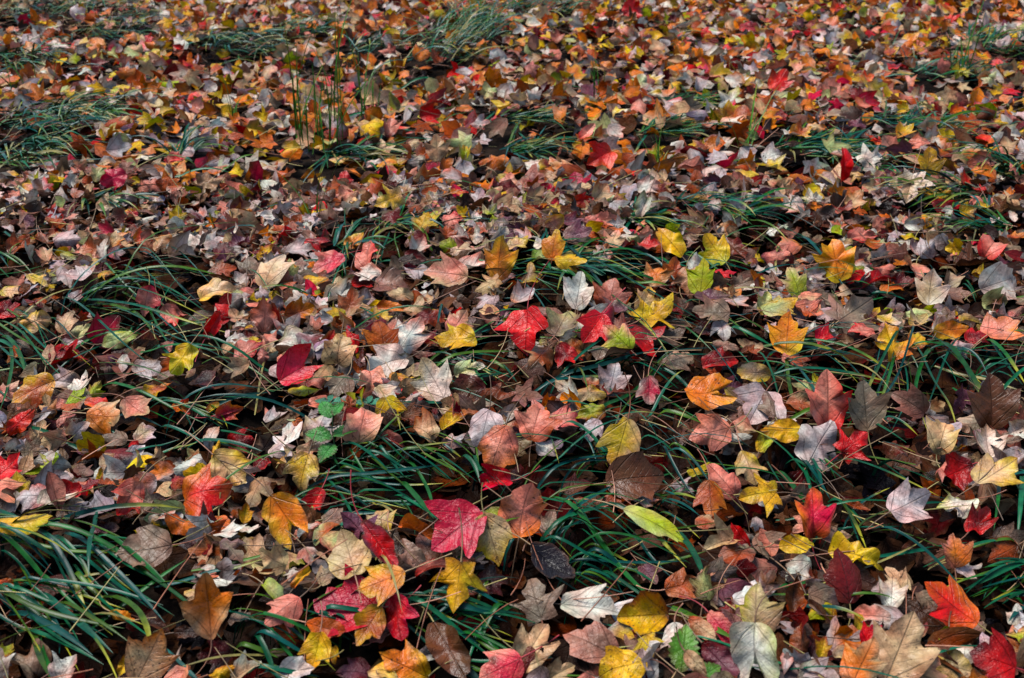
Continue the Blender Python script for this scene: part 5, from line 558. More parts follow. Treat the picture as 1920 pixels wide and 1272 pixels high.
(-0.01, 3.013, 0.052, 0.0624, 77, 30, 'r', 'pk', 0, ''),
(-0.202, 2.595, 0.088, 0.058, 65, 25, 'm', 'yl/gn', 0, ''),
(-0.15, 2.583, 0.092, 0.0645, 293, 29, 'm', 'pk/rd', 0, 'salmon pink maple leaf tinged red just above the salmon three-lobed leaf'),
(-0.081, 2.608, 0.086, 0.0548, 47, 19, 'm', 'wh', 0, ''),
(-0.621, 2.75, 0.059, 0.072, 341, 14, 'o', 'ob', 2, 'flat-lying speckled russet brown narrow oval leaf just above the sharp-pointed tan leaf'),
(-0.413, 3.212, 0.049, 0.0619, 22, 19, 'o', 'wh', 0, 'flat-lying cream-white narrow oval leaf above and right of the small red fan leaf'),
(-0.404, 2.668, 0.094, 0.0628, 16, 5, 'm', 'wh', 0, ''),
(-0.302, 2.607, 0.096, 0.065, 68, 27, 'm', 'ma', 0, 'dark maroon maple leaf just below the yellow-tan star leaf'),
(-0.108, 3.617, 0.065, 0.0686, 6, 18, 'm', 'lv', 0, ''),
(-0.048, 3.611, 0.082, 0.0501, 356, 29, 'm', 'rd', 0, ''),
(-0.089, 4.03, 0.076, 0.0755, 101, 42, 'm', 'gl', 0, ''),
(-0.272, 4.021, 0.038, 0.0908, 360, 17, 'm', 'ma', 0, ''),
(-0.528, 3.26, 0.049, 0.0711, 3, 12, 'o', 'tn/yl', 0, 'tan narrow oval leaf tinged yellow just above the small red fan leaf'),
(-0.398, 3.515, 0.077, 0.0757, 84, 48, 'm', 'pk', 0, ''),
(-0.383, 4.731, 0.084, 0.0931, 62, 32, 'm', 'or', 0, ''),
(0.628, 5.89, 0.077, 0.126, 16, 40, 'w', 'rd', 8, 'red leaf blurred in the distance at the top'),
(0.266, 3.218, 0.067, 0.1048, 212, 42, 'w', 'rd', 8, 'broad red leaf in the distance beside orange leaves'),
(0.07, 3.202, 0.049, 0.0823, 97, 26, 'm', 'wh/tn', 0, 'cream-white maple leaf tinged tan left of the far broad red leaf'),
(0.152, 3.145, 0.05, 0.0891, 155, 35, 'm', 'or/tn', 0, 'orange maple leaf tinged tan left of the far broad red leaf'),
(0.098, 3.019, 0.056, 0.0781, 272, 31, 'm', 'tn', 0, ''),
(0.334, 2.662, 0.096, 0.0801, 248, 43, 'r', 'wh/gl', 2, 'speckled cream-white blunt maple leaf tinged pale green above and left of the leaning mustard leaf'),
(0.365, 2.817, 0.104, 0.0731, 17, 32, 'm', 'wh', 0, 'cream-white maple leaf below and right of the far broad red leaf'),
(0.516, 3.045, 0.08, 0.0863, 356, 28, 'r', 'pk/ma', 0, 'salmon pink blunt maple leaf tinged dark maroon just above the leaning mustard leaf'),
(0.441, 3.272, 0.062, 0.0628, 89, 54, 'm', 'gn', 0, ''),
(0.752, 3.745, 0.123, 0.1088, 59, 50, 's', 'wh/gn', 8, 'creamy yellow star-like leaf in the distance'),
(0.484, 4.163, 0.08, 0.0881, 68, 41, 'm', 'gl', 0, ''),
(0.553, 4.278, 0.068, 0.0797, 25, 33, 'm', 'yl/wh', 0, ''),
(0.362, 3.646, 0.104, 0.0826, 25, 21, 'o', 'yl/wh', 0, 'yellow narrow oval leaf tinged cream-white just above the far broad red leaf'),
(0.742, 3.524, 0.122, 0.0755, 267, 36, 'm', 'ob', 2, ''),
(0.766, 3.402, 0.107, 0.0776, 71, 19, 'm', 'tn', 0, ''),
(0.677, 3.068, 0.062, 0.0792, 173, 26, 'm', 'yl/tn', 0, 'yellow maple leaf tinged tan just below the far creamy star leaf'),
(0.26, 4.551, 0.038, 0.1128, 66, 28, 'm', 'or/yl', 0, 'orange maple leaf tinged yellow below and left of the far red leaf at the top'),
(0.519, 5.477, 0.035, 0.1003, 9, 20, 'm', 'pk/or', 0, ''),
(0.595, 5.049, 0.046, 0.0806, 208, 21, 'm', 'wh', 0, ''),
(1.149, 5.206, 0.042, 0.102, 59, 34, 'm', 'tn/gn', 0, ''),
(1.181, 5.583, 0.043, 0.1156, 12, 21, 'm', 'ma', 0, ''),
(0.605, 3.699, 0.103, 0.079, 13, 27, 'm', 'gy', 0, ''),
(0.062, 2.804, 0.078, 0.0694, 49, 17, 'm', 'ob', 2, ''),
(0.18, 2.687, 0.107, 0.0561, 9, 35, 'm', 'rd/ob', 0, ''),
(0.231, 2.758, 0.103, 0.0718, 59, 29, 'm', 'tn', 0, 'tan maple leaf just below the far broad red leaf'),
(0.281, 2.828, 0.075, 0.0663, 41, 4, 'm', 'br', 0, ''),
(0.149, 2.536, 0.102, 0.0634, 7, 30, 'm', 'pu', 0, 'dusky purple maple leaf just above the twisted yellow leaf'),
(0.198, 2.543, 0.097, 0.0502, 358, 33, 'm', 'pk/rd', 0, ''),
(0.177, 3.994, 0.078, 0.0799, 315, 28, 'o', 'rd', 1, 'folded red narrow oval leaf above and left of the far broad red leaf'),
(0.236, 3.447, 0.077, 0.0832, 52, 33, 'o', 'pk', 1, 'folded salmon pink narrow oval leaf above and left of the far broad red leaf'),
(0.807, 4.266, 0.092, 0.0952, 12, 25, 'm', 'yl/pk', 0, ''),
(0.653, 3.315, 0.084, 0.0634, 65, 37, 'm', 'wh', 0, ''),
(0.63, 3.358, 0.084, 0.0684, 14, 27, 'm', 'ob', 2, ''),
(0.99, 4.087, 0.103, 0.1124, 58, 45, 'm', 'rd', 8, 'bright red leaf with a pink and yellow partner in the distance'),
(1.164, 4.557, 0.059, 0.0902, 57, 32, 'm', 'pk/yl', 0, ''),
(1.226, 3.771, 0.098, 0.0851, 329, 26, 'm', 'cr', 0, ''),
(0.935, 2.996, 0.105, 0.1107, 90, 74, 'o', 'rd', 9, 'tall red leaf standing upright like a flame'),
(1.04, 3.067, 0.111, 0.1043, 30, 35, 's', 'wh', 8, 'silver-white star leaf beside the tall red upright leaf'),
(1.09, 3.22, 0.116, 0.0533, 138, 33, 'm', 'rd', 0, ''),
(1.153, 2.952, 0.126, 0.0922, 82, 58, 'm', 'yl', 10, 'yellow upright leaf with three points behind a cream star'),
(1.059, 2.813, 0.1, 0.1049, 251, 46, 's', 'tn/wh', 8, 'cream-tan star-like leaf facing the camera'),
(1.282, 3.142, 0.119, 0.0602, 8, 29, 'o', 'yl', 0, 'yellow narrow oval leaf above and right of the far yellow upright leaf'),
(1.337, 3.02, 0.108, 0.1047, 9, 21, 'o', 'pk/ob', 0, 'salmon pink narrow oval leaf tinged russet brown right of the far yellow upright leaf'),
(1.806, 4.468, 0.063, 0.083, 243, 36, 'm', 'yl', 0, ''),
(1.913, 4.401, 0.049, 0.0874, 53, 38, 's', 'gl', 0, ''),
(1.917, 4.211, 0.035, 0.0736, 5, 20, 'm', 'rd', 0, ''),
(1.035, 3.885, 0.103, 0.102, 100, 40, 'm', 'tn/yl', 0, 'tan maple leaf tinged yellow right of the far bright red leaf'),
(0.888, 3.324, 0.11, 0.0802, 19, 16, 'm', 'ob/yl', 0, 'russet brown maple leaf tinged yellow above and left of the tall red flame leaf'),
(0.943, 3.351, 0.126, 0.0721, 346, 23, 'o', 'tn/or', 0, 'tan narrow oval leaf tinged orange above and left of the tall red flame leaf'),
(1.075, 3.382, 0.123, 0.0599, 352, 19, 'm', 'pu', 0, ''),
(0.76, 2.832, 0.043, 0.0704, 172, 26, 'm', 'wh/pk', 0, 'cream-white maple leaf tinged salmon pink below and left of the tall red flame leaf'),
(0.83, 2.88, 0.048, 0.0713, 25, 26, 's', 'wh', 0, 'cream-white star-lobed maple leaf below and left of the tall red flame leaf'),
(0.883, 2.801, 0.044, 0.0733, 29, 24, 'm', 'ma/pk', 0, 'dark maroon maple leaf tinged salmon pink just below the tall red flame leaf'),
(0.924, 2.833, 0.058, 0.0665, 48, 42, 'm', 'tn/or', 0, ''),
(0.946, 2.753, 0.04, 0.0651, 3, 14, 'm', 'gy', 0, ''),
(1.129, 2.806, 0.083, 0.0877, 344, 26, 'm', 'yl/or', 0, 'yellow maple leaf tinged orange right of the cream-tan star leaf'),
(1.141, 2.754, 0.075, 0.0791, 3, 14, 'm', 'ma', 0, 'flat-lying dark maroon maple leaf right of the cream-tan star leaf'),
(1.172, 2.698, 0.074, 0.0566, 14, 34, 'm', 'yl/dk', 2, ''),
(1.334, 2.813, 0.08, 0.0549, 18, 17, 'm', 'or/ob', 0, ''),
(0.791, 3.216, 0.073, 0.0906, 34, 13, 'm', 'wh', 2, 'flat-lying speckled cream-white maple leaf left of the tall red flame leaf'),
(0.769, 3.078, 0.054, 0.0795, 7, 16, 'm', 'ob', 0, 'flat-lying russet brown maple leaf left of the tall red flame leaf'),
(1.116, 3.102, 0.09, 0.0756, 12, 16, 'm', 'br', 0, 'flat-lying brown maple leaf right of the silver-white star leaf'),
(1.22, 3.192, 0.118, 0.0854, 7, 22, 'm', 'pk/ob', 0, 'salmon pink maple leaf tinged russet brown just above the far yellow upright leaf'),
(1.314, 3.059, 0.123, 0.0762, 3, 13, 'o', 'or/tn', 0, 'orange narrow oval leaf tinged tan right of the far yellow upright leaf'),
(1.565, 3.393, 0.092, 0.0732, 355, 22, 'm', 'wh', 0, ''),
(1.618, 3.602, 0.072, 0.0637, 360, 20, 'm', 'yl', 0, ''),
(1.407, 4.207, 0.056, 0.0734, 360, 32, 'm', 'wh', 0, ''),
(1.549, 4.32, 0.045, 0.0753, 88, 39, 'm', 'pk', 0, ''),
(1.473, 3.993, 0.065, 0.09, 75, 33, 'm', 'tn', 0, ''),
(1.349, 3.782, 0.089, 0.0712, 336, 17, 'm', 'or/yl', 0, ''),
(1.881, 5.256, 0.024, 0.1224, 345, 4, 'm', 'or', 0, 'flat-lying orange maple leaf just above the silver-white star leaf'),
(1.66, 4.889, 0.061, 0.0781, 69, 23, 'm', 'or/yl', 0, ''),
(2.25, 5.795, 0.042, 0.1126, 14, 28, 'm', 'rd/or', 0, ''),
(1.771, 6.15, 0.041, 0.1116, 44, 27, 'm', 'rd/or', 0, ''),
(1.633, 5.76, 0.021, 0.1332, 62, 19, 'm', 'pk', 0, 'flat-lying salmon pink maple leaf above and right of the far bright red leaf'),
(1.367, 4.356, 0.051, 0.0812, 1, 22, 'o', 'yl', 0, 'yellow narrow oval leaf just above the silver-white star leaf'),
(1.045, 3.485, 0.132, 0.079, 359, 13, 'm', 'gy', 0, ''),
(0.831, 3.477, 0.122, 0.0658, 351, 21, 'm', 'or/yl', 0, ''),
(1.688, 4.601, 0.072, 0.0738, 359, 19, 'm', 'wh', 0, ''),
(1.591, 4.569, 0.057, 0.0848, 1, 7, 'm', 'ma', 0, ''),
(1.497, 4.452, 0.052, 0.0828, 59, 21, 'm', 'ob', 0, ''),
]

SEEDLING = (-0.298, 1.568)
SPROUT = [(-0.322, 1.695), (-0.25, 1.675)]
GREENLEAF = (0.206, 1.049)

def H(x, y):
    h = .012*np.sin(2.1*x+1.3*y)+.010*np.sin(3.7*x-2.2*y+1)+.008*np.sin(6.1*x+4.3*y+2)+.006*np.sin(9*x-7*y)
    for a, b, c, r, st in MOUNDS:           # st: a step, high behind the tuft and hollow in front of it
        g = c*np.exp(-((x-a)**2+(y-b)**2)/(r*r)); h = h+(g*1.7*(y-b)/r if st else g)
    return h

# ------------------------------------------------------------------ mesh helpers
def mk_mesh(name, V, tris, attrs=None, uv=None, mat=None):
    me = bpy.data.meshes.new(name)
    V = np.ascontiguousarray(V, np.float32); tris = np.ascontiguousarray(tris, np.int32)
    me.vertices.add(len(V)); me.vertices.foreach_set('co', V.ravel())
    me.loops.add(tris.size); me.loops.foreach_set('vertex_index', tris.ravel())
    me.polygons.add(len(tris)); me.polygons.foreach_set('loop_start', np.arange(0, tris.size, 3, dtype=np.int32))
    me.polygons.foreach_set('loop_total', np.full(len(tris), 3, np.int32))
    me.polygons.foreach_set('use_smooth', np.ones(len(tris), bool))
    for k, a in (attrs or {}).items():
        at = me.attributes.new(k, 'FLOAT_COLOR', 'POINT'); at.data.foreach_set('color', np.ascontiguousarray(a, np.float32).ravel())
    if uv is not None:
        at = me.attributes.new('leafuv', 'FLOAT_VECTOR', 'POINT')
        at.data.foreach_set('vector', np.ascontiguousarray(np.c_[uv, np.zeros(len(uv))], np.float32).ravel())
    me.update(calc_edges=True)
    if mat: me.materials.append(mat)
    return me
def link(name, data, parent=None):
    o = bpy.data.objects.new(name, data); col.objects.link(o)
    if parent: o.parent = parent
    return o
def tag(o, label=None, cat=None, group=None, kind=None):
    for k, v in (('label', label), ('category', cat), ('group', group), ('kind', kind)):
        if v: o[k] = v

# ------------------------------------------------------------------ materials
class NB:
    def __init__(s, name):
        s.m = bpy.data.materials.new(name); s.m.use_nodes = True; s.t = s.m.node_tree; s.t.nodes.clear()
    def n(s, typ, **kw):
        x = s.t.nodes.new(typ)
        for k, v in kw.items(): setattr(x, k, v)
        return x
    def set(s, sock, v):
        if isinstance(v, bpy.types.NodeSocket): s.t.links.new(v, sock)
        else: sock.default_value = v
    def math(s, op, a, b=None, c=None, clamp=False):
        x = s.n('ShaderNodeMath', operation=op, use_clamp=clamp)
        for i, v in enumerate((a, b, c)):
            if v is not None: s.set(x.inputs[i], v)
        return x.outputs[0]
    def mix(s, f, a, b, bt='MIX'):
        x = s.n('ShaderNodeMix', data_type='RGBA', blend_type=bt)
        s.set(x.inputs[0], f); s.set(x.inputs[6], a); s.set(x.inputs[7], b); return x.outputs[2]
    def noise(s, vec, scale, detail=2.0, rough=.5):
        x = s.n('ShaderNodeTexNoise'); s.set(x.inputs['Vector'], vec); x.inputs['Scale'].default_value = scale
        x.inputs['Detail'].default_value = detail; x.inputs['Roughness'].default_value = rough; return x.outputs[0]
    def ramp(s, v, lo, hi):
        x = s.n('ShaderNodeMapRange', interpolation_type='SMOOTHSTEP'); s.set(x.inputs[0], v); s.set(x.inputs[1], lo); s.set(x.inputs[2], hi)
        return x.outputs[0]

def leaf_material():
    b = NB('leaf_blade')
    ca = b.n('ShaderNodeAttribute', attribute_name='Col'); pa = b.n('ShaderNodeAttribute', attribute_name='Par')
    ua = b.n('ShaderNodeAttribute', attribute_name='leafuv')
    ps = b.n('ShaderNodeSeparateColor'); b.set(ps.inputs[0], pa.outputs['Color'])
    rnd, spot, oval = ps.outputs[0], ps.outputs[1], ps.outputs[2]
    us = b.n('ShaderNodeSeparateXYZ'); b.set(us.inputs[0], ua.outputs['Vector'])
    u, v = us.outputs[0], us.outputs[1]
    off = b.n('ShaderNodeCombineXYZ'); b.set(off.inputs[2], b.math('MULTIPLY', rnd, 73.0)); b.set(off.inputs[0], b.math('MULTIPLY', rnd, 19.0))
    vm = b.n('ShaderNodeVectorMath', operation='ADD'); b.set(vm.inputs[0], ua.outputs['Vector']); b.set(vm.inputs[1], off.outputs[0]); p = vm.outputs[0]
    # main ribs: one straight rib, two side ribs on the lobed leaves
    absu = b.math('ABSOLUTE', u)
    rib0 = absu
    c, s_ = math.cos(R(40)), math.sin(R(40))
    perp = b.math('ABSOLUTE', b.math('SUBTRACT', b.math('MULTIPLY', absu, c), b.math('MULTIPLY', b.math('SUBTRACT', v, .02), s_)))
    rib1 = b.math('ADD', perp, b.math('MULTIPLY', oval, 10.0))
    rib = b.math('MINIMUM', rib0, rib1)
    ribm = b.math('SUBTRACT', 1.0, b.ramp(rib, 0.004, 0.016))
    # side veins: thin chevrons
    wob = b.math('MULTIPLY', b.noise(p, 5.0), 0.10)
    ch = b.math('FRACT', b.math('MULTIPLY', b.math('ADD', b.math('SUBTRACT', v, b.math('MULTIPLY', absu, 0.75)), wob), 8.0))
    chd = b.math('ABSOLUTE', b.math('SUBTRACT', ch, 0.5))
    side = b.math('SUBTRACT', 1.0, b.ramp(chd, 0.015, 0.085))
    vein = b.math('MAXIMUM', ribm, b.math('MULTIPLY', side, 0.30))
    # pigment
    mott = b.noise(p, 4.0, 4.0, .6)
    fine = b.noise(p, 28.0, 3.0, .6)
    k = b.math('ADD', b.math('MULTIPLY', mott, 1.0), b.math('MULTIPLY', fine, 0.36))
    base = b.mix(1.0, ca.outputs['Color'], b.mix(b.ramp(k, .42, .92), (.62, .56, .52, 1), (1.22, 1.2, 1.16, 1)), 'MULTIPLY')
    base = b.mix(b.math('MULTIPLY', vein, 0.5), base, b.mix(1.0, base, (.42, .38, .36, 1), 'MULTIPLY'))
    hue = b.noise(p, 2.2, 2.0)
    base = b.mix(1.0, base, b.mix(b.ramp(hue, .35, .65), (1.08, .90, .86, 1), (.94, 1.07, 1.06, 1)), 'MULTIPLY')
    thr = b.math('SUBTRACT', .80, b.math('MULTIPLY', spot, .22))
    sp = b.ramp(b.noise(p, 15.0, 3.0, .65), thr, b.math('ADD', thr, .06))
    base = b.mix(b.math('MULTIPLY', sp, .85), base, (.035, .018, .012, 1))
    big = b.ramp(b.noise(p, 2.6, 2.0), b.math('SUBTRACT', .86, b.math('MULTIPLY', spot, .24)), b.math('SUBTRACT', .98, b.math('MULTIPLY', spot, .22)))
    base = b.mix(b.math('MULTIPLY', big, .7), base, (.10, .045, .02, 1))
    pr = b.n('ShaderNodeBsdfPrincipled'); b.set(pr.inputs['Base Color'], base)
    b.set(pr.inputs['Roughness'], b.math('ADD', .16, b.math('MULTIPLY', mott, .30)))
    b.set(pr.inputs['Specular IOR Level'], b.math('MULTIPLY', pa.outputs['Alpha'], 0.34))
    bu = b.n('ShaderNodeBump'); bu.inputs['Strength'].default_value = 0.7; bu.inputs['Distance'].default_value = 0.0022
    b.set(bu.inputs['Height'], b.math('ADD', b.math('MULTIPLY', vein, -0.9), b.math('MULTIPLY', b.noise(p, 11.0, 4.0, .6), 1.5)))
    b.set(pr.inputs['Normal'], bu.outputs[0])
    tr = b.n('ShaderNodeBsdfTranslucent'); b.set(tr.inputs[0], base)
    mx = b.n('ShaderNodeMixShader'); mx.inputs[0].default_value = 0.14
    b.set(mx.inputs[1], pr.outputs[0]); b.set(mx.inputs[2], tr.outputs[0])
    o = b.n('ShaderNodeOutputMaterial'); b.set(o.inputs[0], mx.outputs[0]); return b.m
def col_material(name, rough, spec=.5, streak=0.0, bump=0.0):
    b = NB(name); ca = b.n('ShaderNodeAttribute', attribute_name='Col')
    tc = b.n('ShaderNodeTexCoord')
    n = b.noise(tc.outputs['Object'], 60.0, 3.0)
    base = b.mix(1.0, ca.outputs['Color'], b.mix(b.ramp(n, .3, .75), (.65, .65, .65, 1), (1.2, 1.2, 1.15, 1)), 'MULTIPLY')
    pr = b.n('ShaderNodeBsdfPrincipled'); b.set(pr.inputs['Base Color'], base); b.set(pr.inputs['Roughness'], b.math('ADD', rough-.06, b.math('MULTIPLY', n, .14)))
    pr.inputs['Specular IOR Level'].default_value = spec
    o = b.n('ShaderNodeOutputMaterial'); b.set(o.inputs[0], pr.outputs[0]); return b.m
def soil_material():
    b = NB('soil'); tc = b.n('ShaderNodeTexCoord'); P = tc.outputs['Object']
    n = b.noise(P, 18.0, 6.0, .65); g = b.noise(P, 1.3, 3.0)
    vo = b.n('ShaderNodeTexVoronoi'); b.set(vo.inputs['Vector'], P); vo.inputs['Scale'].default_value = 16.0
    lf = b.mix(b.ramp(n, .35, .7), (.008, .006, .005, 1), (.028, .017, .011, 1))
    far = b.mix(b.ramp(g, .4, .62), b.mix(.5, lf, (.16, .07, .03, 1)), b.mix(.5, lf, (.02, .045, .02, 1)))
    ds = b.n('ShaderNodeVectorMath', operation='LENGTH'); b.set(ds.inputs[0], P)
    base = b.mix(b.ramp(ds.outputs['Value'], 7.0, 11.0), lf, far)
    pr = b.n('ShaderNodeBsdfPrincipled'); b.set(pr.inputs['Base Color'], base); pr.inputs['Roughness'].default_value = .9; pr.inputs['Specular IOR Level'].default_value = .05
    bu = b.n('ShaderNodeBump'); bu.inputs['Strength'].default_value = .8; bu.inputs['Distance'].default_value = .02; b.set(bu.inputs['Height'], n); b.set(pr.inputs['Normal'], bu.outputs[0])
    o = b.n('ShaderNodeOutputMaterial'); b.set(o.inputs[0], pr.outputs[0]); return b.m
M_LEAF = leaf_material(); M_STALK = col_material('leaf_stalk', .5); M_GRASS = col_material('grass_blade', .28, .17); M_SOIL = soil_material()

# ------------------------------------------------------------------ ground
def build_ground():
    xs = np.concatenate([[-300, -80, -25, -10], np.linspace(-6, 6, 121), [10, 25, 80, 300]])
    ys = np.concatenate([[-300, -60, -12, -3], np.linspace(-1, 11, 121), [14, 25, 80, 350]])
    X, Y = np.meshgrid(xs, ys); fade = np.clip((13-np.hypot(X, Y-4))/4, 0, 1)
    Z = H(X, Y)*fade-.042
    n = len(xs); i = np.arange(len(ys)-1)[:, None]*n+np.arange(n-1)[None, :]; i = i.ravel()
    tris = np.r_[np.c_[i, i+1, i+n+1], np.c_[i, i+n+1, i+n]]
    o = link('ground', mk_mesh('ground', np.c_[X.ravel(), Y.ravel(), Z.ravel()], tris, mat=M_SOIL)); tag(o, 'dark damp soil under the fallen leaves', kind='structure')
build_ground()

# ------------------------------------------------------------------ leaf shapes: outlines with the stalk at (0,0) and the tip at (0,1)
HALF = {   # right half from base to tip; * marks a sharp point
 'm': [(.11,.01),(.235,.08),(.32,.20),(.37,.34),(.405,.50),(.465,.69,'*'),(.385,.67),(.30,.64),(.22,.645,'*'),(.215,.72),(.175,.81),(.11,.905)],
 'w': [(.13,-.02),(.28,.05),(.37,.16),(.43,.29),(.52,.41),(.61,.60,'*'),(.50,.60),(.39,.585),(.27,.60,'*'),(.29,.69),(.24,.79),(.14,.90)],
 's': [(.16,-.05),(.32,-.04,'*'),(.31,.08),(.29,.18,'*'),(.42,.26),(.62,.46,'*'),(.46,.455),(.30,.44),(.19,.46,'*'),(.235,.60),(.20,.72),(.11,.86)],
 'r': [(.12,.01),(.25,.08),(.345,.20),(.39,.34),(.405,.48),(.42,.60,'*'),(.36,.635),(.31,.66),(.275,.69,'*'),(.23,.76),(.17,.84),(.09,.92)],
 'o': [(.07,.02),(.14,.08),(.20,.17),(.245,.28),(.265,.40),(.262,.50),(.245,.60),(.21,.70),(.165,.79),(.115,.87),(.065,.93),(.03,.97)],
 'h': [(.12,.00),(.27,.06),(.37,.18),(.42,.33),(.43,.50),(.42,.68),(.37,.84),(.28,1.0,'*'),(.20,.88),(.13,.77),(.07,.68),(.03,.64)],
}
def outline(kind, sub, vr):
    """closed outline (n,2) with small asymmetries; sub = points added on every edge"""
    hl = HALF[kind]; pts = []
    tipy = .62 if kind == 'h' else 1.0
    def side(sg):
        sx = 1+vr.normal(0, .07); sy = vr.normal(0, .035); sh = vr.normal(0, .04)
        out = []
        for q in hl:
            x, y = q[0]*sx, q[1]+sy*q[0]*2
            out.append((sg*x+sh*y*y*.5, y+vr.normal(0, .008), len(q) > 2))
        return out
    rgt = side(1); lft = side(-1)
    bend = vr.normal(0, .05)
    seq = [(0., .0, True)]+rgt+[(bend*.5, tipy, True)]+lft[::-1]
    P = np.array([(a, b) for a, b, _ in seq]); S = [s for *_, s in seq]; n = len(P)
    for i in range(n):                        # nibbled, uneven edge
        if not S[i]: P[i] = P[i]*(1+vr.normal(0, .025))+vr.normal(0, .010, 2)
    if vr.random() < .4: i = vr.integers(2, n-2); P[i] = P[i]*.80+np.array((0, .45))*.20
    if sub == 0:
        return P
    res = []
    for i in range(n):
        p0, p1, p2, p3 = P[i-1], P[i], P[(i+1) % n], P[(i+2) % n]
        if S[i]: p0 = p1
        if S[(i+1) % n]: p3 = p2
        for j in range(sub+1):
            t = j/(sub+1)
            res.append(.5*((2*p1)+(-p0+p2)*t+(2*p0-5*p1+4*p2-p3)*t*t+(-p0+3*p1-3*p2+p3)*t**3))
    return np.array(res)
CEN = {'m': (0, .46), 'w': (0, .42), 's': (0, .34), 'r': (0, .46), 'o': (0, .45), 'h': (0, .42)}
def template(kind, rings, sub, seed, thin=1):
    vr = np.random.default_rng(seed); O = outline(kind, sub, vr)
    if thin > 1:                                   # far leaves: the points and notches and a few more
        sharp = {0, 13}|{i+1 for i, q in enumerate(HALF[kind]) if len(q) > 2}|{26-i-1 for i, q in enumerate(HALF[kind]) if len(q) > 2}
        O = O[[i for i in range(len(O)) if i in sharp or i in (3, 23, 5, 21, 11, 15)]]
    c = np.array(CEN[kind]); n = len(O)
    V = [c[None]]; fr = [np.zeros(1)]
    for f in rings: V.append(c+(O-c)*f); fr.append(np.full(n, f))
    tr = []
    i = np.arange(n); j = (i+1) % n
    tr.append(np.c_[np.zeros(n, int), 1+i, 1+j])
    for k in range(len(rings)-1):
        a = 1+k*n; b = a+n
        tr += [np.c_[a+i, b+i, b+j], np.c_[a+i, b+j, a+j]]
    return np.vstack(V), np.concatenate(fr), np.vstack(tr)
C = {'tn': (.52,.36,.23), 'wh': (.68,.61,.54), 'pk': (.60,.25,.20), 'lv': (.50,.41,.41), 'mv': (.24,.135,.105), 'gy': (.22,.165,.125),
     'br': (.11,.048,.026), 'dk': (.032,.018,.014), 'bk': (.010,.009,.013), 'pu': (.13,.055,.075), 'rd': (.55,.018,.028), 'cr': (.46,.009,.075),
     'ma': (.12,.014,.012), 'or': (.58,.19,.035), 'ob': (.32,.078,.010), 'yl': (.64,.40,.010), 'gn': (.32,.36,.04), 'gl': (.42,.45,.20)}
KIN = {'tn': ['pk', 'ob', 'wh', 'yl', 'br'], 'wh': ['tn', 'lv', 'pk', 'gl'], 'pk': ['tn', 'rd', 'or', 'ma'], 'lv': ['tn', 'pk', 'wh', 'mv'], 'mv': ['br', 'pk', 'gy', 'ma'],
       'gy': ['br', 'tn', 'mv', 'dk'], 'br': ['ob', 'dk', 'ma'], 'dk': ['br', 'ma'], 'bk': ['bk', 'dk'], 'pu': ['ma', 'mv'], 'rd': ['cr', 'ma', 'or'], 'cr': ['rd', 'ma', 'pk'],
       'ma': ['br', 'rd', 'dk'], 'or': ['ob', 'yl', 'rd'], 'ob': ['or', 'br', 'tn'], 'yl': ['gn', 'or', 'ob'], 'gn': ['yl', 'ob'], 'gl': ['gn', 'wh', 'tn']}
for _k, _c in C.items():                     # damp leaves: richer pigment
    _l = sum(_c)/3; C[_k] = tuple(max(.004, _l+(v-_l)*(1.15 if _k in ('lv', 'wh', 'gl', 'yl') else 1.32)) for v in _c)
def deform(T, fr, n, vr, fold, kx, ky, wave):
    """T (V,2) unit leaf -> (n,V,3): folded along the rib, bent both ways, edge waves"""
    x = np.broadcast_to(T[None, :, 0], (n, len(T))); y = np.broadcast_to(T[None, :, 1], (n, len(T)))
    g = lambda a: np.asarray(a).reshape(n, 1)
    fo, kx, ky, wv = g(fold), g(kx), g(ky), g(wave)
    ax = np.abs(x); soft = np.sqrt(ax*ax+.0009)-.03
    X = x*np.cos(fo); Z = soft*np.sin(fo)+kx*x*x
    p1, p2, p3 = (vr.uniform(0, 6.28, (n, 1)) for _ in range(3))
    f = fr[None, :]
    ang = np.arctan2(x, y-.45)
    Z = Z+wv*f*f*(np.sin(2*ang+p1)*.55+np.sin(3*ang+p2)*.6+.45*np.sin(6*ang+p3))+wv*.35*np.sin(9*x+p2)*np.sin(7*y+p3)*.5
    kk = np.where(np.abs(ky) < .05, .05, ky); t = kk*(y-.45)
    Y = (1/kk-Z)*np.sin(t); Zb = 1/kk-(1/kk-Z)*np.cos(t)
    tw = vr.normal(0, .18, (n, 1))*(y-.45)
    return np.stack([X*np.cos(tw)-Zb*np.sin(tw), Y+.45, Zb+X*np.sin(tw)], -1)
def colours(T, fr, n, vr, c1, c2):
    ang = np.arctan2(T[:, 0], T[:, 1]-.45)[None]
    ph = vr.uniform(0, 6.28, (n, 2))
    t = fr[None]**1.6*(.6+.5*np.sin(ang+ph[:, :1])+.25*np.sin(3*ang+ph[:, 1:]))+vr.normal(0, .08, (n, len(T)))
    t = np.clip(t, 0, 1)[..., None]
    val = (1+vr.normal(0, .10, (n, 1, 1)))*(1+vr.normal(0, .05, (n, len(T), 1)))
    out = (c1[:, None]*(1-t)+c2[:, None]*t)*val
    mg = ((fr[None] > .95)*(vr.random((n, 1)) < .4)*np.clip(vr.normal(.45, .35, (n, len(T))), 0, .9))[..., None]     # dried brown rim
    out = out*(1-mg)+np.array((.10, .045, .02))*mg
    return np.clip(out, 0, .8)
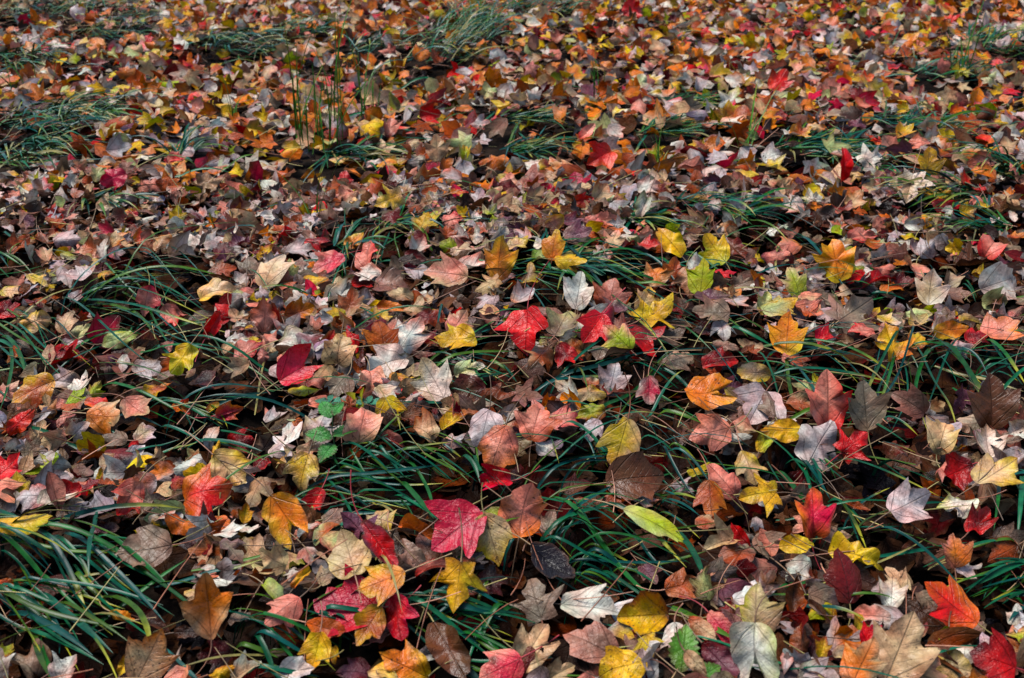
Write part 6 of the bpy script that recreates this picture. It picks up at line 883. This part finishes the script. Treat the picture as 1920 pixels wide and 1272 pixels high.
def frames(rot, tilt, roll):
    """(n,3,3) whose columns are side, tip direction and upper face"""
    cr, sr = np.cos(rot), np.sin(rot); ct, st = np.cos(tilt), np.sin(tilt)
    u = np.stack([np.ones_like(ct), 0*ct, 0*ct], -1); v = np.stack([0*ct, ct, st], -1)
    T = cr[:, None]*u+sr[:, None]*v; S = sr[:, None]*u-cr[:, None]*v; N = np.cross(S, T)
    c, s = np.cos(roll)[:, None], np.sin(roll)[:, None]
    S2 = S*c+N*s; N2 = np.cross(S2, T)
    return np.stack([S2, T, N2], -1)
def tube(path, rad, sides=4):
    """path (k,3) -> verts, tris"""
    k = len(path); path = np.asarray(path, float)
    d = np.gradient(path, axis=0); d /= np.linalg.norm(d, axis=1)[:, None]+1e-9
    ref = np.where(np.abs(d[:, 2:3]) > .9, [[1., 0, 0]], [[0, 0, 1.]])
    a = np.cross(d, ref); a /= np.linalg.norm(a, axis=1)[:, None]+1e-9; b = np.cross(d, a)
    th = np.arange(sides)*2*np.pi/sides
    r = np.broadcast_to(np.asarray(rad, float).reshape(-1, 1, 1), (k, 1, 1)) if np.ndim(rad) else np.full((k, 1, 1), rad)
    V = path[:, None]+r*(np.cos(th)[None, :, None]*a[:, None]+np.sin(th)[None, :, None]*b[:, None])
    i = np.arange(k-1)[:, None]*sides+np.arange(sides)[None]; j = np.arange(k-1)[:, None]*sides+(np.arange(sides)[None]+1) % sides
    i, j = i.ravel(), j.ravel()
    return V.reshape(-1, 3), np.r_[np.c_[i, j, j+sides], np.c_[i, j+sides, i+sides]]

# ------------------------------------------------------------------ grass tufts (built before the leaves so that leaves lie on them)
GREENS = np.array([(.002,.075,.040), (.004,.09,.036), (.002,.058,.048), (.008,.09,.014), (.045,.11,.008)])
def ribbon(path, width, c0, ctip=None, nseg=None):
    """a grass blade: V-section strip along path, tapering to a point"""
    k = len(path); s = np.linspace(0, 1, k)
    d = np.gradient(path, axis=0); d /= np.linalg.norm(d, axis=1)[:, None]+1e-9
    side = np.cross(d, [0, 0, 1.]); ln = np.linalg.norm(side, axis=1)[:, None]; side = np.where(ln < .15, [[1., 0, 0]], side/(ln+1e-9))
    side = side+np.cross(d, side)*rng.normal(0, .35)
    nrm = np.cross(side, d)
    wv = width*.60*np.minimum(1, (1-s)*3.2+.04)**.8*np.minimum(1, .55+s*3)
    L = path+side*wv[:, None]+nrm*(wv*.35)[:, None]; Rr = path-side*wv[:, None]+nrm*(wv*.35)[:, None]
    V = np.stack([L, path, Rr], 1).reshape(-1, 3)
    i = np.arange(k-1)*3
    tr = np.r_[np.c_[i, i+1, i+4], np.c_[i, i+4, i+3], np.c_[i+1, i+2, i+5], np.c_[i+1, i+5, i+4]]
    cc = np.repeat(c0[None], k, 0)*(1+rng.normal(0, .08, (k, 1)))
    if ctip is not None: f = np.clip((s-.62)/.22, 0, 1)[:, None]; cc = cc*(1-f)+np.asarray(ctip)[None]*f
    cc = np.repeat(cc, 3, 0)
    return V, tr, np.c_[np.clip(cc, 0, 1), np.ones(len(cc))]
def arc_blade(x0, y0, x1, y1, h, wd, yel):
    n = 15; s = np.linspace(0, 1, n)
    px, py = -(y1-y0), x1-x0; bow = rng.normal(0, .05)
    X = x0+(x1-x0)*s+px*bow*np.sin(np.pi*s); Y = y0+(y1-y0)*s+py*bow*np.sin(np.pi*s)
    Z = H(X, Y)+.004+.020*np.minimum(1, s*4)+h*1.2*np.sin(np.pi*s**.8)
    Z[0] -= .02
    c = GREENS[rng.integers(len(GREENS))]*rng.uniform(.5, 1.15)
    return ribbon(np.c_[X, Y, Z], wd, c, (.32, .30, .02) if yel else None)
def free_blade(x0, y0, az, L, el, wd, upright=False):
    n = 9; s = np.linspace(0, 1, n); e0 = R(el)+rng.normal(0, .2 if upright else .12)
    drop = e0+R(rng.uniform(15, 45)) if not upright else rng.uniform(0, .9)
    e = e0-drop*s**1.2; a = az+rng.normal(0, .12)*s
    st = L/(n-1); dx = np.cos(e)*np.cos(a)*st; dy = np.cos(e)*np.sin(a)*st; dz = np.sin(e)*st
    X = x0+np.r_[0, np.cumsum(dx[:-1])]; Y = y0+np.r_[0, np.cumsum(dy[:-1])]; Z = H(x0, y0)-.005+np.r_[0, np.cumsum(dz[:-1])]
    Z = np.maximum(Z, H(X, Y)+.02+.01*s)
    c = GREENS[rng.integers(len(GREENS))]*rng.uniform(.7, 1.3)*(1.7 if upright else 1)
    if upright: c = np.array((.05, .17, .016))*rng.uniform(.6, 1.4)
    elif rng.random() < .12: c = np.array((.20, .17, .05))
    return ribbon(np.c_[X, Y, Z], wd, c, (.25, .24, .03) if rng.random() < .25 else None)
def build_grass():
    for kind, label, d in GRASS:
        if kind == 'tuft': blades = [arc_blade(*r) for r in d]; cx, cy = np.mean([r[0] for r in d]), np.mean([r[1] for r in d])
        else:
            n, cx, cy, rx, ry, az, L, el = d; blades = []
            for _ in range(int(n*(1.6 if kind == 'far' else 1))):
                a, q = rng.uniform(0, 6.28), math.sqrt(rng.random())
                blades.append(free_blade(cx+q*math.cos(a)*rx, cy+q*math.sin(a)*ry, R(az)+rng.normal(0, .75 if kind == 'far' else 1.0), L*rng.uniform(.4, 1.25), el, (.0058 if kind == 'far' else .0036)*rng.uniform(.5, 1.2), kind == 'up'))
        e = link('grass_tuft', None); e.location = (cx, cy, float(H(cx, cy)))
        e.empty_display_size = .05
        tag(e, label, 'grass', 'grass tufts growing through the leaves')
        if kind in ('tuft', 'up'):
            for V, tr, cc in blades: link('blade', mk_mesh('blade', V-np.array(e.location), tr, {'Col': cc}, mat=M_GRASS), e)
        else:
            o = 0; VV = []; TT = []; CC = []
            for V, tr, cc in blades: VV.append(V); TT.append(tr+o); CC.append(cc); o += len(V)
            b = link('blades', mk_mesh('blades', np.vstack(VV)-np.array(e.location), np.vstack(TT), {'Col': np.vstack(CC)}, mat=M_GRASS), e); b['kind'] = 'stuff'
build_grass()

# ------------------------------------------------------------------ the single leaves
STALK = np.array([(.40, .25, .12), (.45, .20, .12), (.38, .30, .10), (.30, .10, .05), (.20, .11, .06)])
hero_xy = []; extra = []
def build_leaves():
    for i, (x, y, z, size, rot, tilt, kind, cc, fl, label) in enumerate(LEAVES):
        vr = np.random.default_rng(1000+i)
        T, fr, tr = template(kind, (.3, .58, .82, 1.0), 1, 500+i)
        fold = abs(vr.normal(.75, .15)) if fl & 1 else vr.normal(.3, .26)*(.55 if fl & 8 else 1)
        if not (fl & 1) and vr.random() < .25: fold = -fold
        P = deform(T, fr, 1, vr, [fold], [vr.normal(0, .75)*(.6 if fl & 8 else 1)], [vr.normal(-.35, 1.0)*(.7 if fl & 8 else 1)], [abs(vr.normal(.07, .04))])[0]
        cs = cc.split('/'); c1 = np.array([C[cs[0]]]); c2 = np.array([C[cs[-1]]])
        if len(cs) == 1: c2 = np.array([C[str(vr.choice(KIN[cs[0]]))]])*vr.uniform(.75, 1.1, (1, 3))
        if len(cs) == 1 and fl & 8: c2 = c2*.35+c1*.65
        K = colours(T, fr, 1, vr, c1, c2)[0]
        M = frames(np.array([R(rot)]), np.array([R(tilt)]), np.array([vr.normal(0, .26)]))[0]
        P[:, 1] -= .46
        P *= size*{'w': .88, 's': .9}.get(kind, 1.0)
        sp = vr.uniform(.6, 1.0) if fl & 2 else vr.uniform(.1, .7)
        par = np.tile([vr.random(), sp, 1.0 if kind == 'o' else 0.0, 1.0], (len(T), 1)); K = np.c_[K, np.ones(len(K))]
        # stalk
        L = size*vr.uniform(.5, 1.0); s = np.linspace(0, 1, 7); j0 = int(np.argmin((T[:, 0]**2+T[:, 1]**2)))
        b0 = P[j0]; sw = vr.normal(0, .5); lift = vr.normal(.05, .30)
        path = np.c_[b0[0]+L*sw*s*s*.6, b0[1]-L*s*np.cos(.4*s*sw), b0[2]+L*lift*s*s]
        SV, ST = tube(path, np.r_[np.linspace(.0011, .0007, 6), .0012], 4)
        sc_ = STALK[vr.integers(len(STALK))]*vr.uniform(.7, 1.2)
        if cs[0] in ('rd', 'cr') and vr.random() < .7: sc_ = np.array((.40, .03, .04))
        SK = np.tile(np.r_[sc_, 1.], (len(SV), 1))
        hero_xy.append((x, y, size))
        if not label:
            extra.append((P@M.T+np.array((x, y, z)), tr, K, par, T)); continue
        nm = 'oval_leaf' if kind == 'o' else 'maple_leaf'
        e = link(nm, None); e.empty_display_size = .02
        mw = Matrix([list(M[0])+[x], list(M[1])+[y], list(M[2])+[z], [0, 0, 0, 1]])
        e.matrix_world = mw
        tag(e, label, 'oval leaf' if kind == 'o' else 'maple leaf', 'fallen oval leaves' if kind == 'o' else 'fallen maple leaves')
        link('blade', mk_mesh('blade', P, tr, {'Col': K, 'Par': par}, T, M_LEAF), e)
        link('stalk', mk_mesh('stalk', SV, ST, {'Col': SK}, mat=M_STALK), e)
build_leaves()

# ------------------------------------------------------------------ the rest of the litter: far too many leaves to count
NEARP = [('tn', 15), ('wh', 17), ('pk', 13), ('lv', 18), ('mv', 9), ('gy', 7), ('br', 11), ('dk', 8), ('ob', 8), ('or', 4), ('yl', 5), ('rd', 2), ('cr', 2), ('ma', 5), ('gl', 2), ('gn', 2), ('pu', 3)]
FARP = [('tn', 15), ('wh', 17), ('pk', 7), ('lv', 12), ('mv', 3), ('gy', 3), ('br', 9), ('dk', 8), ('ob', 20), ('or', 26), ('yl', 18), ('rd', 4), ('cr', 3), ('ma', 7), ('gl', 3), ('gn', 2), ('pu', 3)]
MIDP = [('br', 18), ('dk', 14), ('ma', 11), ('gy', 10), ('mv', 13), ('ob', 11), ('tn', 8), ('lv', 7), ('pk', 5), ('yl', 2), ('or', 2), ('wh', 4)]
DARKP = [('br', 20), ('dk', 50), ('bk', 12), ('ma', 8), ('gy', 4), ('mv', 3), ('ob', 3)]  # lowest leaves: decayed browns, taken near black to paint in the gap shade
def pick(P, n):
    k = [a for a, _ in P]; p = np.array([b for _, b in P], float); idx = rng.choice(len(k), n, p=p/p.sum())
    return np.array([C[q] for q in k])[idx]
def scatter(n, y0, y1, layer, hx):
    """positions: uniform in the wedge the litter covers"""
    y = np.sqrt(rng.uniform(y0*y0, y1*y1, n*2)); x = rng.uniform(-1, 1, n*2)*(.56*y+.45)
    if layer == 'top':
        keep = np.ones(len(x), bool)
        for a, b, s in hx:
            if y0-.1 < b < y1+.1: keep &= (x-a)**2+(y-b+.25*s)**2 > (.44*s)**2
        x, y = x[keep], y[keep]
    if layer != 'base':
        keep = np.ones(len(x), bool)
        for kind, _, d in GRASS:            # fewer leaves right on the grass
            if kind == 'far': keep &= ~((((x-d[1])/(d[3]+.05))**2+((y-d[2])/(d[4]+.10))**2 < 1) & (rng.random(len(x)) < (.85 if d[0] >= 90 else .6)))
            elif kind == 'tuft':
                for r in d:
                    for q in (.1, .5, .9):
                        mx, my = r[0]+(r[2]-r[0])*q, r[1]+(r[3]-r[1])*q
                        keep &= ~(((x-mx)**2+(y-my)**2 < .042**2) & (rng.random(len(x)) < .93))
        x, y = x[keep], y[keep]
    return x[:n], y[:n]
VV, TT, KK, PP, UU = [], [], [], [], []; voff = 0
def add_block(V, tr, K, par, T):
    global voff
    n, nv = V.shape[:2]
    VV.append(V.reshape(-1, 3)); TT.append((tr[None]+(np.arange(n)*nv)[:, None, None]+voff).reshape(-1, 3)); voff += n*nv
    KK.append(K.reshape(-1, 4)); PP.append(par.reshape(-1, 4)); UU.append(np.broadcast_to(T[None], (n, nv, 2)).reshape(-1, 2))
def litter(n, y0, y1, layer, rings, sub, thin, pal, smin, smax):
    x, y = scatter(n, y0, y1, layer, hero_xy); n = len(x)
    kinds = rng.choice(['m', 'm', 'm', 'w', 'r', 's', 'o'], n); var = rng.integers(0, 6, n)
    for kd in ('m', 'w', 'r', 's', 'o'):
        for vv in range(6):
            ix = np.where((kinds == kd) & (var == vv))[0]; m = len(ix)
            if not m: continue
            T, fr, tr = template(kd, rings, sub, 40+vv*7, thin)
            vr = np.random.default_rng(int(y0*1000)+vv*31+ord(kd)+len(layer))
            tl = {'base': .16, 'mid': .30, 'top': .6}[layer]
            P = deform(T, fr, m, vr, vr.normal(.1, .28, m), vr.normal(0, .6, m), vr.normal(-.2, .9, m), np.abs(vr.normal(.06, .05, m)))
            P[..., 1] -= .46
            size = vr.uniform(smin, smax, m)
            P *= size[:, None, None]
            tilt = np.abs(vr.normal(.05, tl, m)) if layer == 'top' else vr.normal(0.06, tl, m)
            M = frames(vr.uniform(0, 6.283, m), tilt, vr.normal(0, tl, m))
            X = x[ix]; Y = y[ix]
            lo = {'base': vr.uniform(-.035, -.02, m), 'mid': vr.uniform(-.018, .012, m), 'top': vr.uniform(.012, .032, m)}[layer]
            Z = H(X, Y)+lo+.35*size*np.abs(np.sin(tilt))
            P = np.einsum('nij,nvj->nvi', M, P)+np.stack([X, Y, Z], -1)[:, None]
            gz = H(X, Y)[:, None]-(.038 if layer == 'base' else .022); P[..., 2] = np.maximum(P[..., 2], gz)
            gap_shade = {'base': .4, 'mid': .45 if y0 < 2 else .7, 'top': 1.}[layer]      # lower layers darkened in colour: old decayed leaves, plus shade of the gaps
            c1 = pick(pal, m)*gap_shade; c2 = np.where(vr.random((m, 1)) < .5, pick(pal, m)*gap_shade, c1*vr.uniform(.7, 1.15, (m, 3)))
            K = colours(T, fr, m, vr, c1, c2); nv = len(T)
            K = np.concatenate([K, np.ones((m, nv, 1))], -1)
            par = np.broadcast_to(np.stack([vr.random(m), vr.uniform(0, .8, m)**1.5, np.full(m, 1. if kd == 'o' else 0.), np.full(m, .08) if layer == 'base' else vr.uniform(.1, 1., m)], -1)[:, None], (m, nv, 4))
            add_block(P, tr, K, par, T)
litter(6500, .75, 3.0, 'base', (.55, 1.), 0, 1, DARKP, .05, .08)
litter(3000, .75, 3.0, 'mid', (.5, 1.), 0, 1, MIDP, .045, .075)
litter(3000, .75, 3.0, 'top', (.5, 1.), 0, 1, NEARP, .038, .064)
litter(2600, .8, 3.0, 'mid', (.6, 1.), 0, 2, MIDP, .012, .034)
litter(3200, .8, 3.0, 'top', (.6, 1.), 0, 2, NEARP, .012, .036)
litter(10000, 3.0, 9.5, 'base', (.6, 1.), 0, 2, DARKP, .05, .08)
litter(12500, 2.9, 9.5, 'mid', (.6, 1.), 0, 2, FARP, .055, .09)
litter(10500, 2.9, 9.5, 'top', (.6, 1.), 0, 2, FARP, .052, .088)
for P, tr, K, par, T in extra: add_block(P[None], tr, K[None], par[None], T)
o = link('leaf_litter', mk_mesh('leaf_litter', np.vstack(VV), np.vstack(TT), {'Col': np.vstack(KK), 'Par': np.vstack(PP)}, np.vstack(UU), M_LEAF))
tag(o, 'dense carpet of mixed fallen autumn leaves covering the ground', 'leaf litter', kind='stuff')
# loose leaf stalks and fine twigs lying over the litter
def loose_stalks():
    V_, T_, K_ = [], [], []; off = 0
    for i in range(2900):
        y = math.sqrt(rng.uniform(.8**2, 6.5**2)) if i < 2400 else rng.uniform(.9, 2.8); x = rng.uniform(-1, 1)*(.55*y+.35)
        L = rng.uniform(.03, .12); a = rng.uniform(0, 6.28); bw = rng.normal(0, .16); up = abs(rng.normal(0, .3)); s = np.linspace(0, 1, 6)
        X = x+L*s*math.cos(a)-L*bw*s*s*math.sin(a); Y = y+L*s*math.sin(a)+L*bw*s*s*math.cos(a)
        Z = H(X, Y)+rng.uniform(.018, .045)+L*up*s
        V, T = tube(np.c_[X, Y, Z], np.linspace(.0011, .0007, 6), 3)
        V_.append(V); T_.append(T+off); off += len(V)
        K_.append(np.tile(np.r_[STALK[rng.integers(5)]*rng.uniform(.5, 1.4), 1.], (len(V), 1)))
    o = link('loose_stalks', mk_mesh('loose_stalks', np.vstack(V_), np.vstack(T_), {'Col': np.vstack(K_)}, mat=M_STALK))
    tag(o, 'thin loose leaf stalks scattered over the fallen leaves', 'stalks', kind='stuff')
loose_stalks()

# single grass blades coming up through the litter between the tufts
def stray_grass():
    V_, T_, K_ = [], [], []; off = 0
    for i in range(560):
        y = math.sqrt(rng.uniform(.9**2, 6.0**2)) if i < 420 else rng.uniform(1.0, 2.6); x = rng.uniform(-1, 1)*(.55*y+.3)
        V, T, K = free_blade(x, y, R(rng.normal(-12, 38))+(math.pi if rng.random() < .2 else 0), rng.uniform(.10, .26), rng.uniform(20, 50), rng.uniform(.0025, .0058))
        V_.append(V); T_.append(T+off); off += len(V); K_.append(K)
    o = link('grass', mk_mesh('grass', np.vstack(V_), np.vstack(T_), {'Col': np.vstack(K_)}, mat=M_GRASS))
    tag(o, 'stray single grass blades threaded through the fallen leaves', 'grass', kind='stuff')
stray_grass()

# ------------------------------------------------------------------ green seedling and fresh green leaves
def serrated(nt=9):
    a = []
    for i in range(1, nt*2):
        t = i/(nt*2); wd = .30*math.sin(math.pi*t**.8)**.9
        a.append((wd*(1.12 if i % 2 else .88), t))
    return np.array([(0, 0)]+a+[(0, 1)]+[(-q, r) for q, r in a[::-1]])
def green_leaf(name, parent, loc, rot, tilt, size, c):
    O = serrated(); c0 = np.array((0, .45)); n = len(O); V = np.vstack([c0[None], c0+(O-c0)*.55, O]); fr = np.r_[0, np.full(n, .55), np.ones(n)]
    i = np.arange(n); j = (i+1) % n
    tr = np.vstack([np.c_[0*i, 1+i, 1+j], np.c_[1+i, 1+n+i, 1+n+j], np.c_[1+i, 1+n+j, 1+j]])
    vr = np.random.default_rng(int(size*1e5)+int(rot*10))
    P = deform(V, fr, 1, vr, [.2], [.1], [-.5], [.03])[0]*size
    M = frames(np.array([R(rot)]), np.array([R(tilt)]), np.array([.1]))[0]
    K = np.c_[colours(V, fr, 1, vr, np.array([c]), np.array([c])*.8)[0], np.ones(len(V))]
    par = np.tile([vr.random(), 0., 1., 1.], (len(V), 1))
    return link(name, mk_mesh(name, P@M.T+np.array(loc), tr, {'Col': K, 'Par': par}, V, M_LEAF), parent)
def build_green():
    x, y = SEEDLING; z = float(H(x, y))
    e = link('green_seedling', None); e.location = (x, y, z); e.empty_display_size = .03
    tag(e, 'small green seedling with serrated leaves growing out of the litter', 'seedling')
    V, T = tube(np.array([(0, 0, -.01), (.004, 0, .03), (.0, .006, .06), (.004, .004, .09)]), np.linspace(.0016, .0008, 4), 5)
    link('stem', mk_mesh('stem', V, T, {'Col': np.tile((.04, .10, .03, 1.), (len(V), 1))}, mat=M_STALK), e)
    for loc, r, t, s in (((0, 0, .05), 165, 20, .05), ((0, 0, .055), 20, 15, .045), ((0, .005, .085), 120, 25, .042), ((.002, 0, .04), 250, 10, .05), ((.003, .004, .09), 60, 30, .032)):
        green_leaf('leaf', e, loc, r, t, s, (.035, .24, .03))
    for k, (x, y) in enumerate(SPROUT):
        z = float(H(x, y))+.035
        e = link('green_sprout', None); e.location = (x, y, z-.03); e.empty_display_size = .02
        tag(e, ['tiny teal green sprout above the broad pinkish tan leaf', 'toothed teal sprout beside the broad pinkish tan leaf'][k], 'sprout', 'teal sprouts in the litter')
        V, T = tube(np.array([(0, 0, -.01), (.002, 0, .015), (.0, .002, .03)]), np.linspace(.001, .0007, 3), 4)
        link('stem', mk_mesh('stem', V, T, {'Col': np.tile((.04, .12, .06, 1.), (len(V), 1))}, mat=M_STALK), e)
        for r, t, s in ((170, 8, .028), (5, 8, .034), (80, 20, .02)): green_leaf('leaf', e, (0, 0, .03), r, t, s, (.04, .22, .13))
    x, y = GREENLEAF; e = link('green_leaf', None); e.location = (x, y, float(H(x, y))+.02)
    tag(e, 'bright green wrinkled leaf at the bottom edge of the photo', 'green leaf')
    green_leaf('blade', e, (0, -.02, .02), 80, 35, .062, (.10, .30, .02))
    green_leaf('blade', e, (.012, -.028, .012), 30, 25, .045, (.08, .26, .02))
build_green()
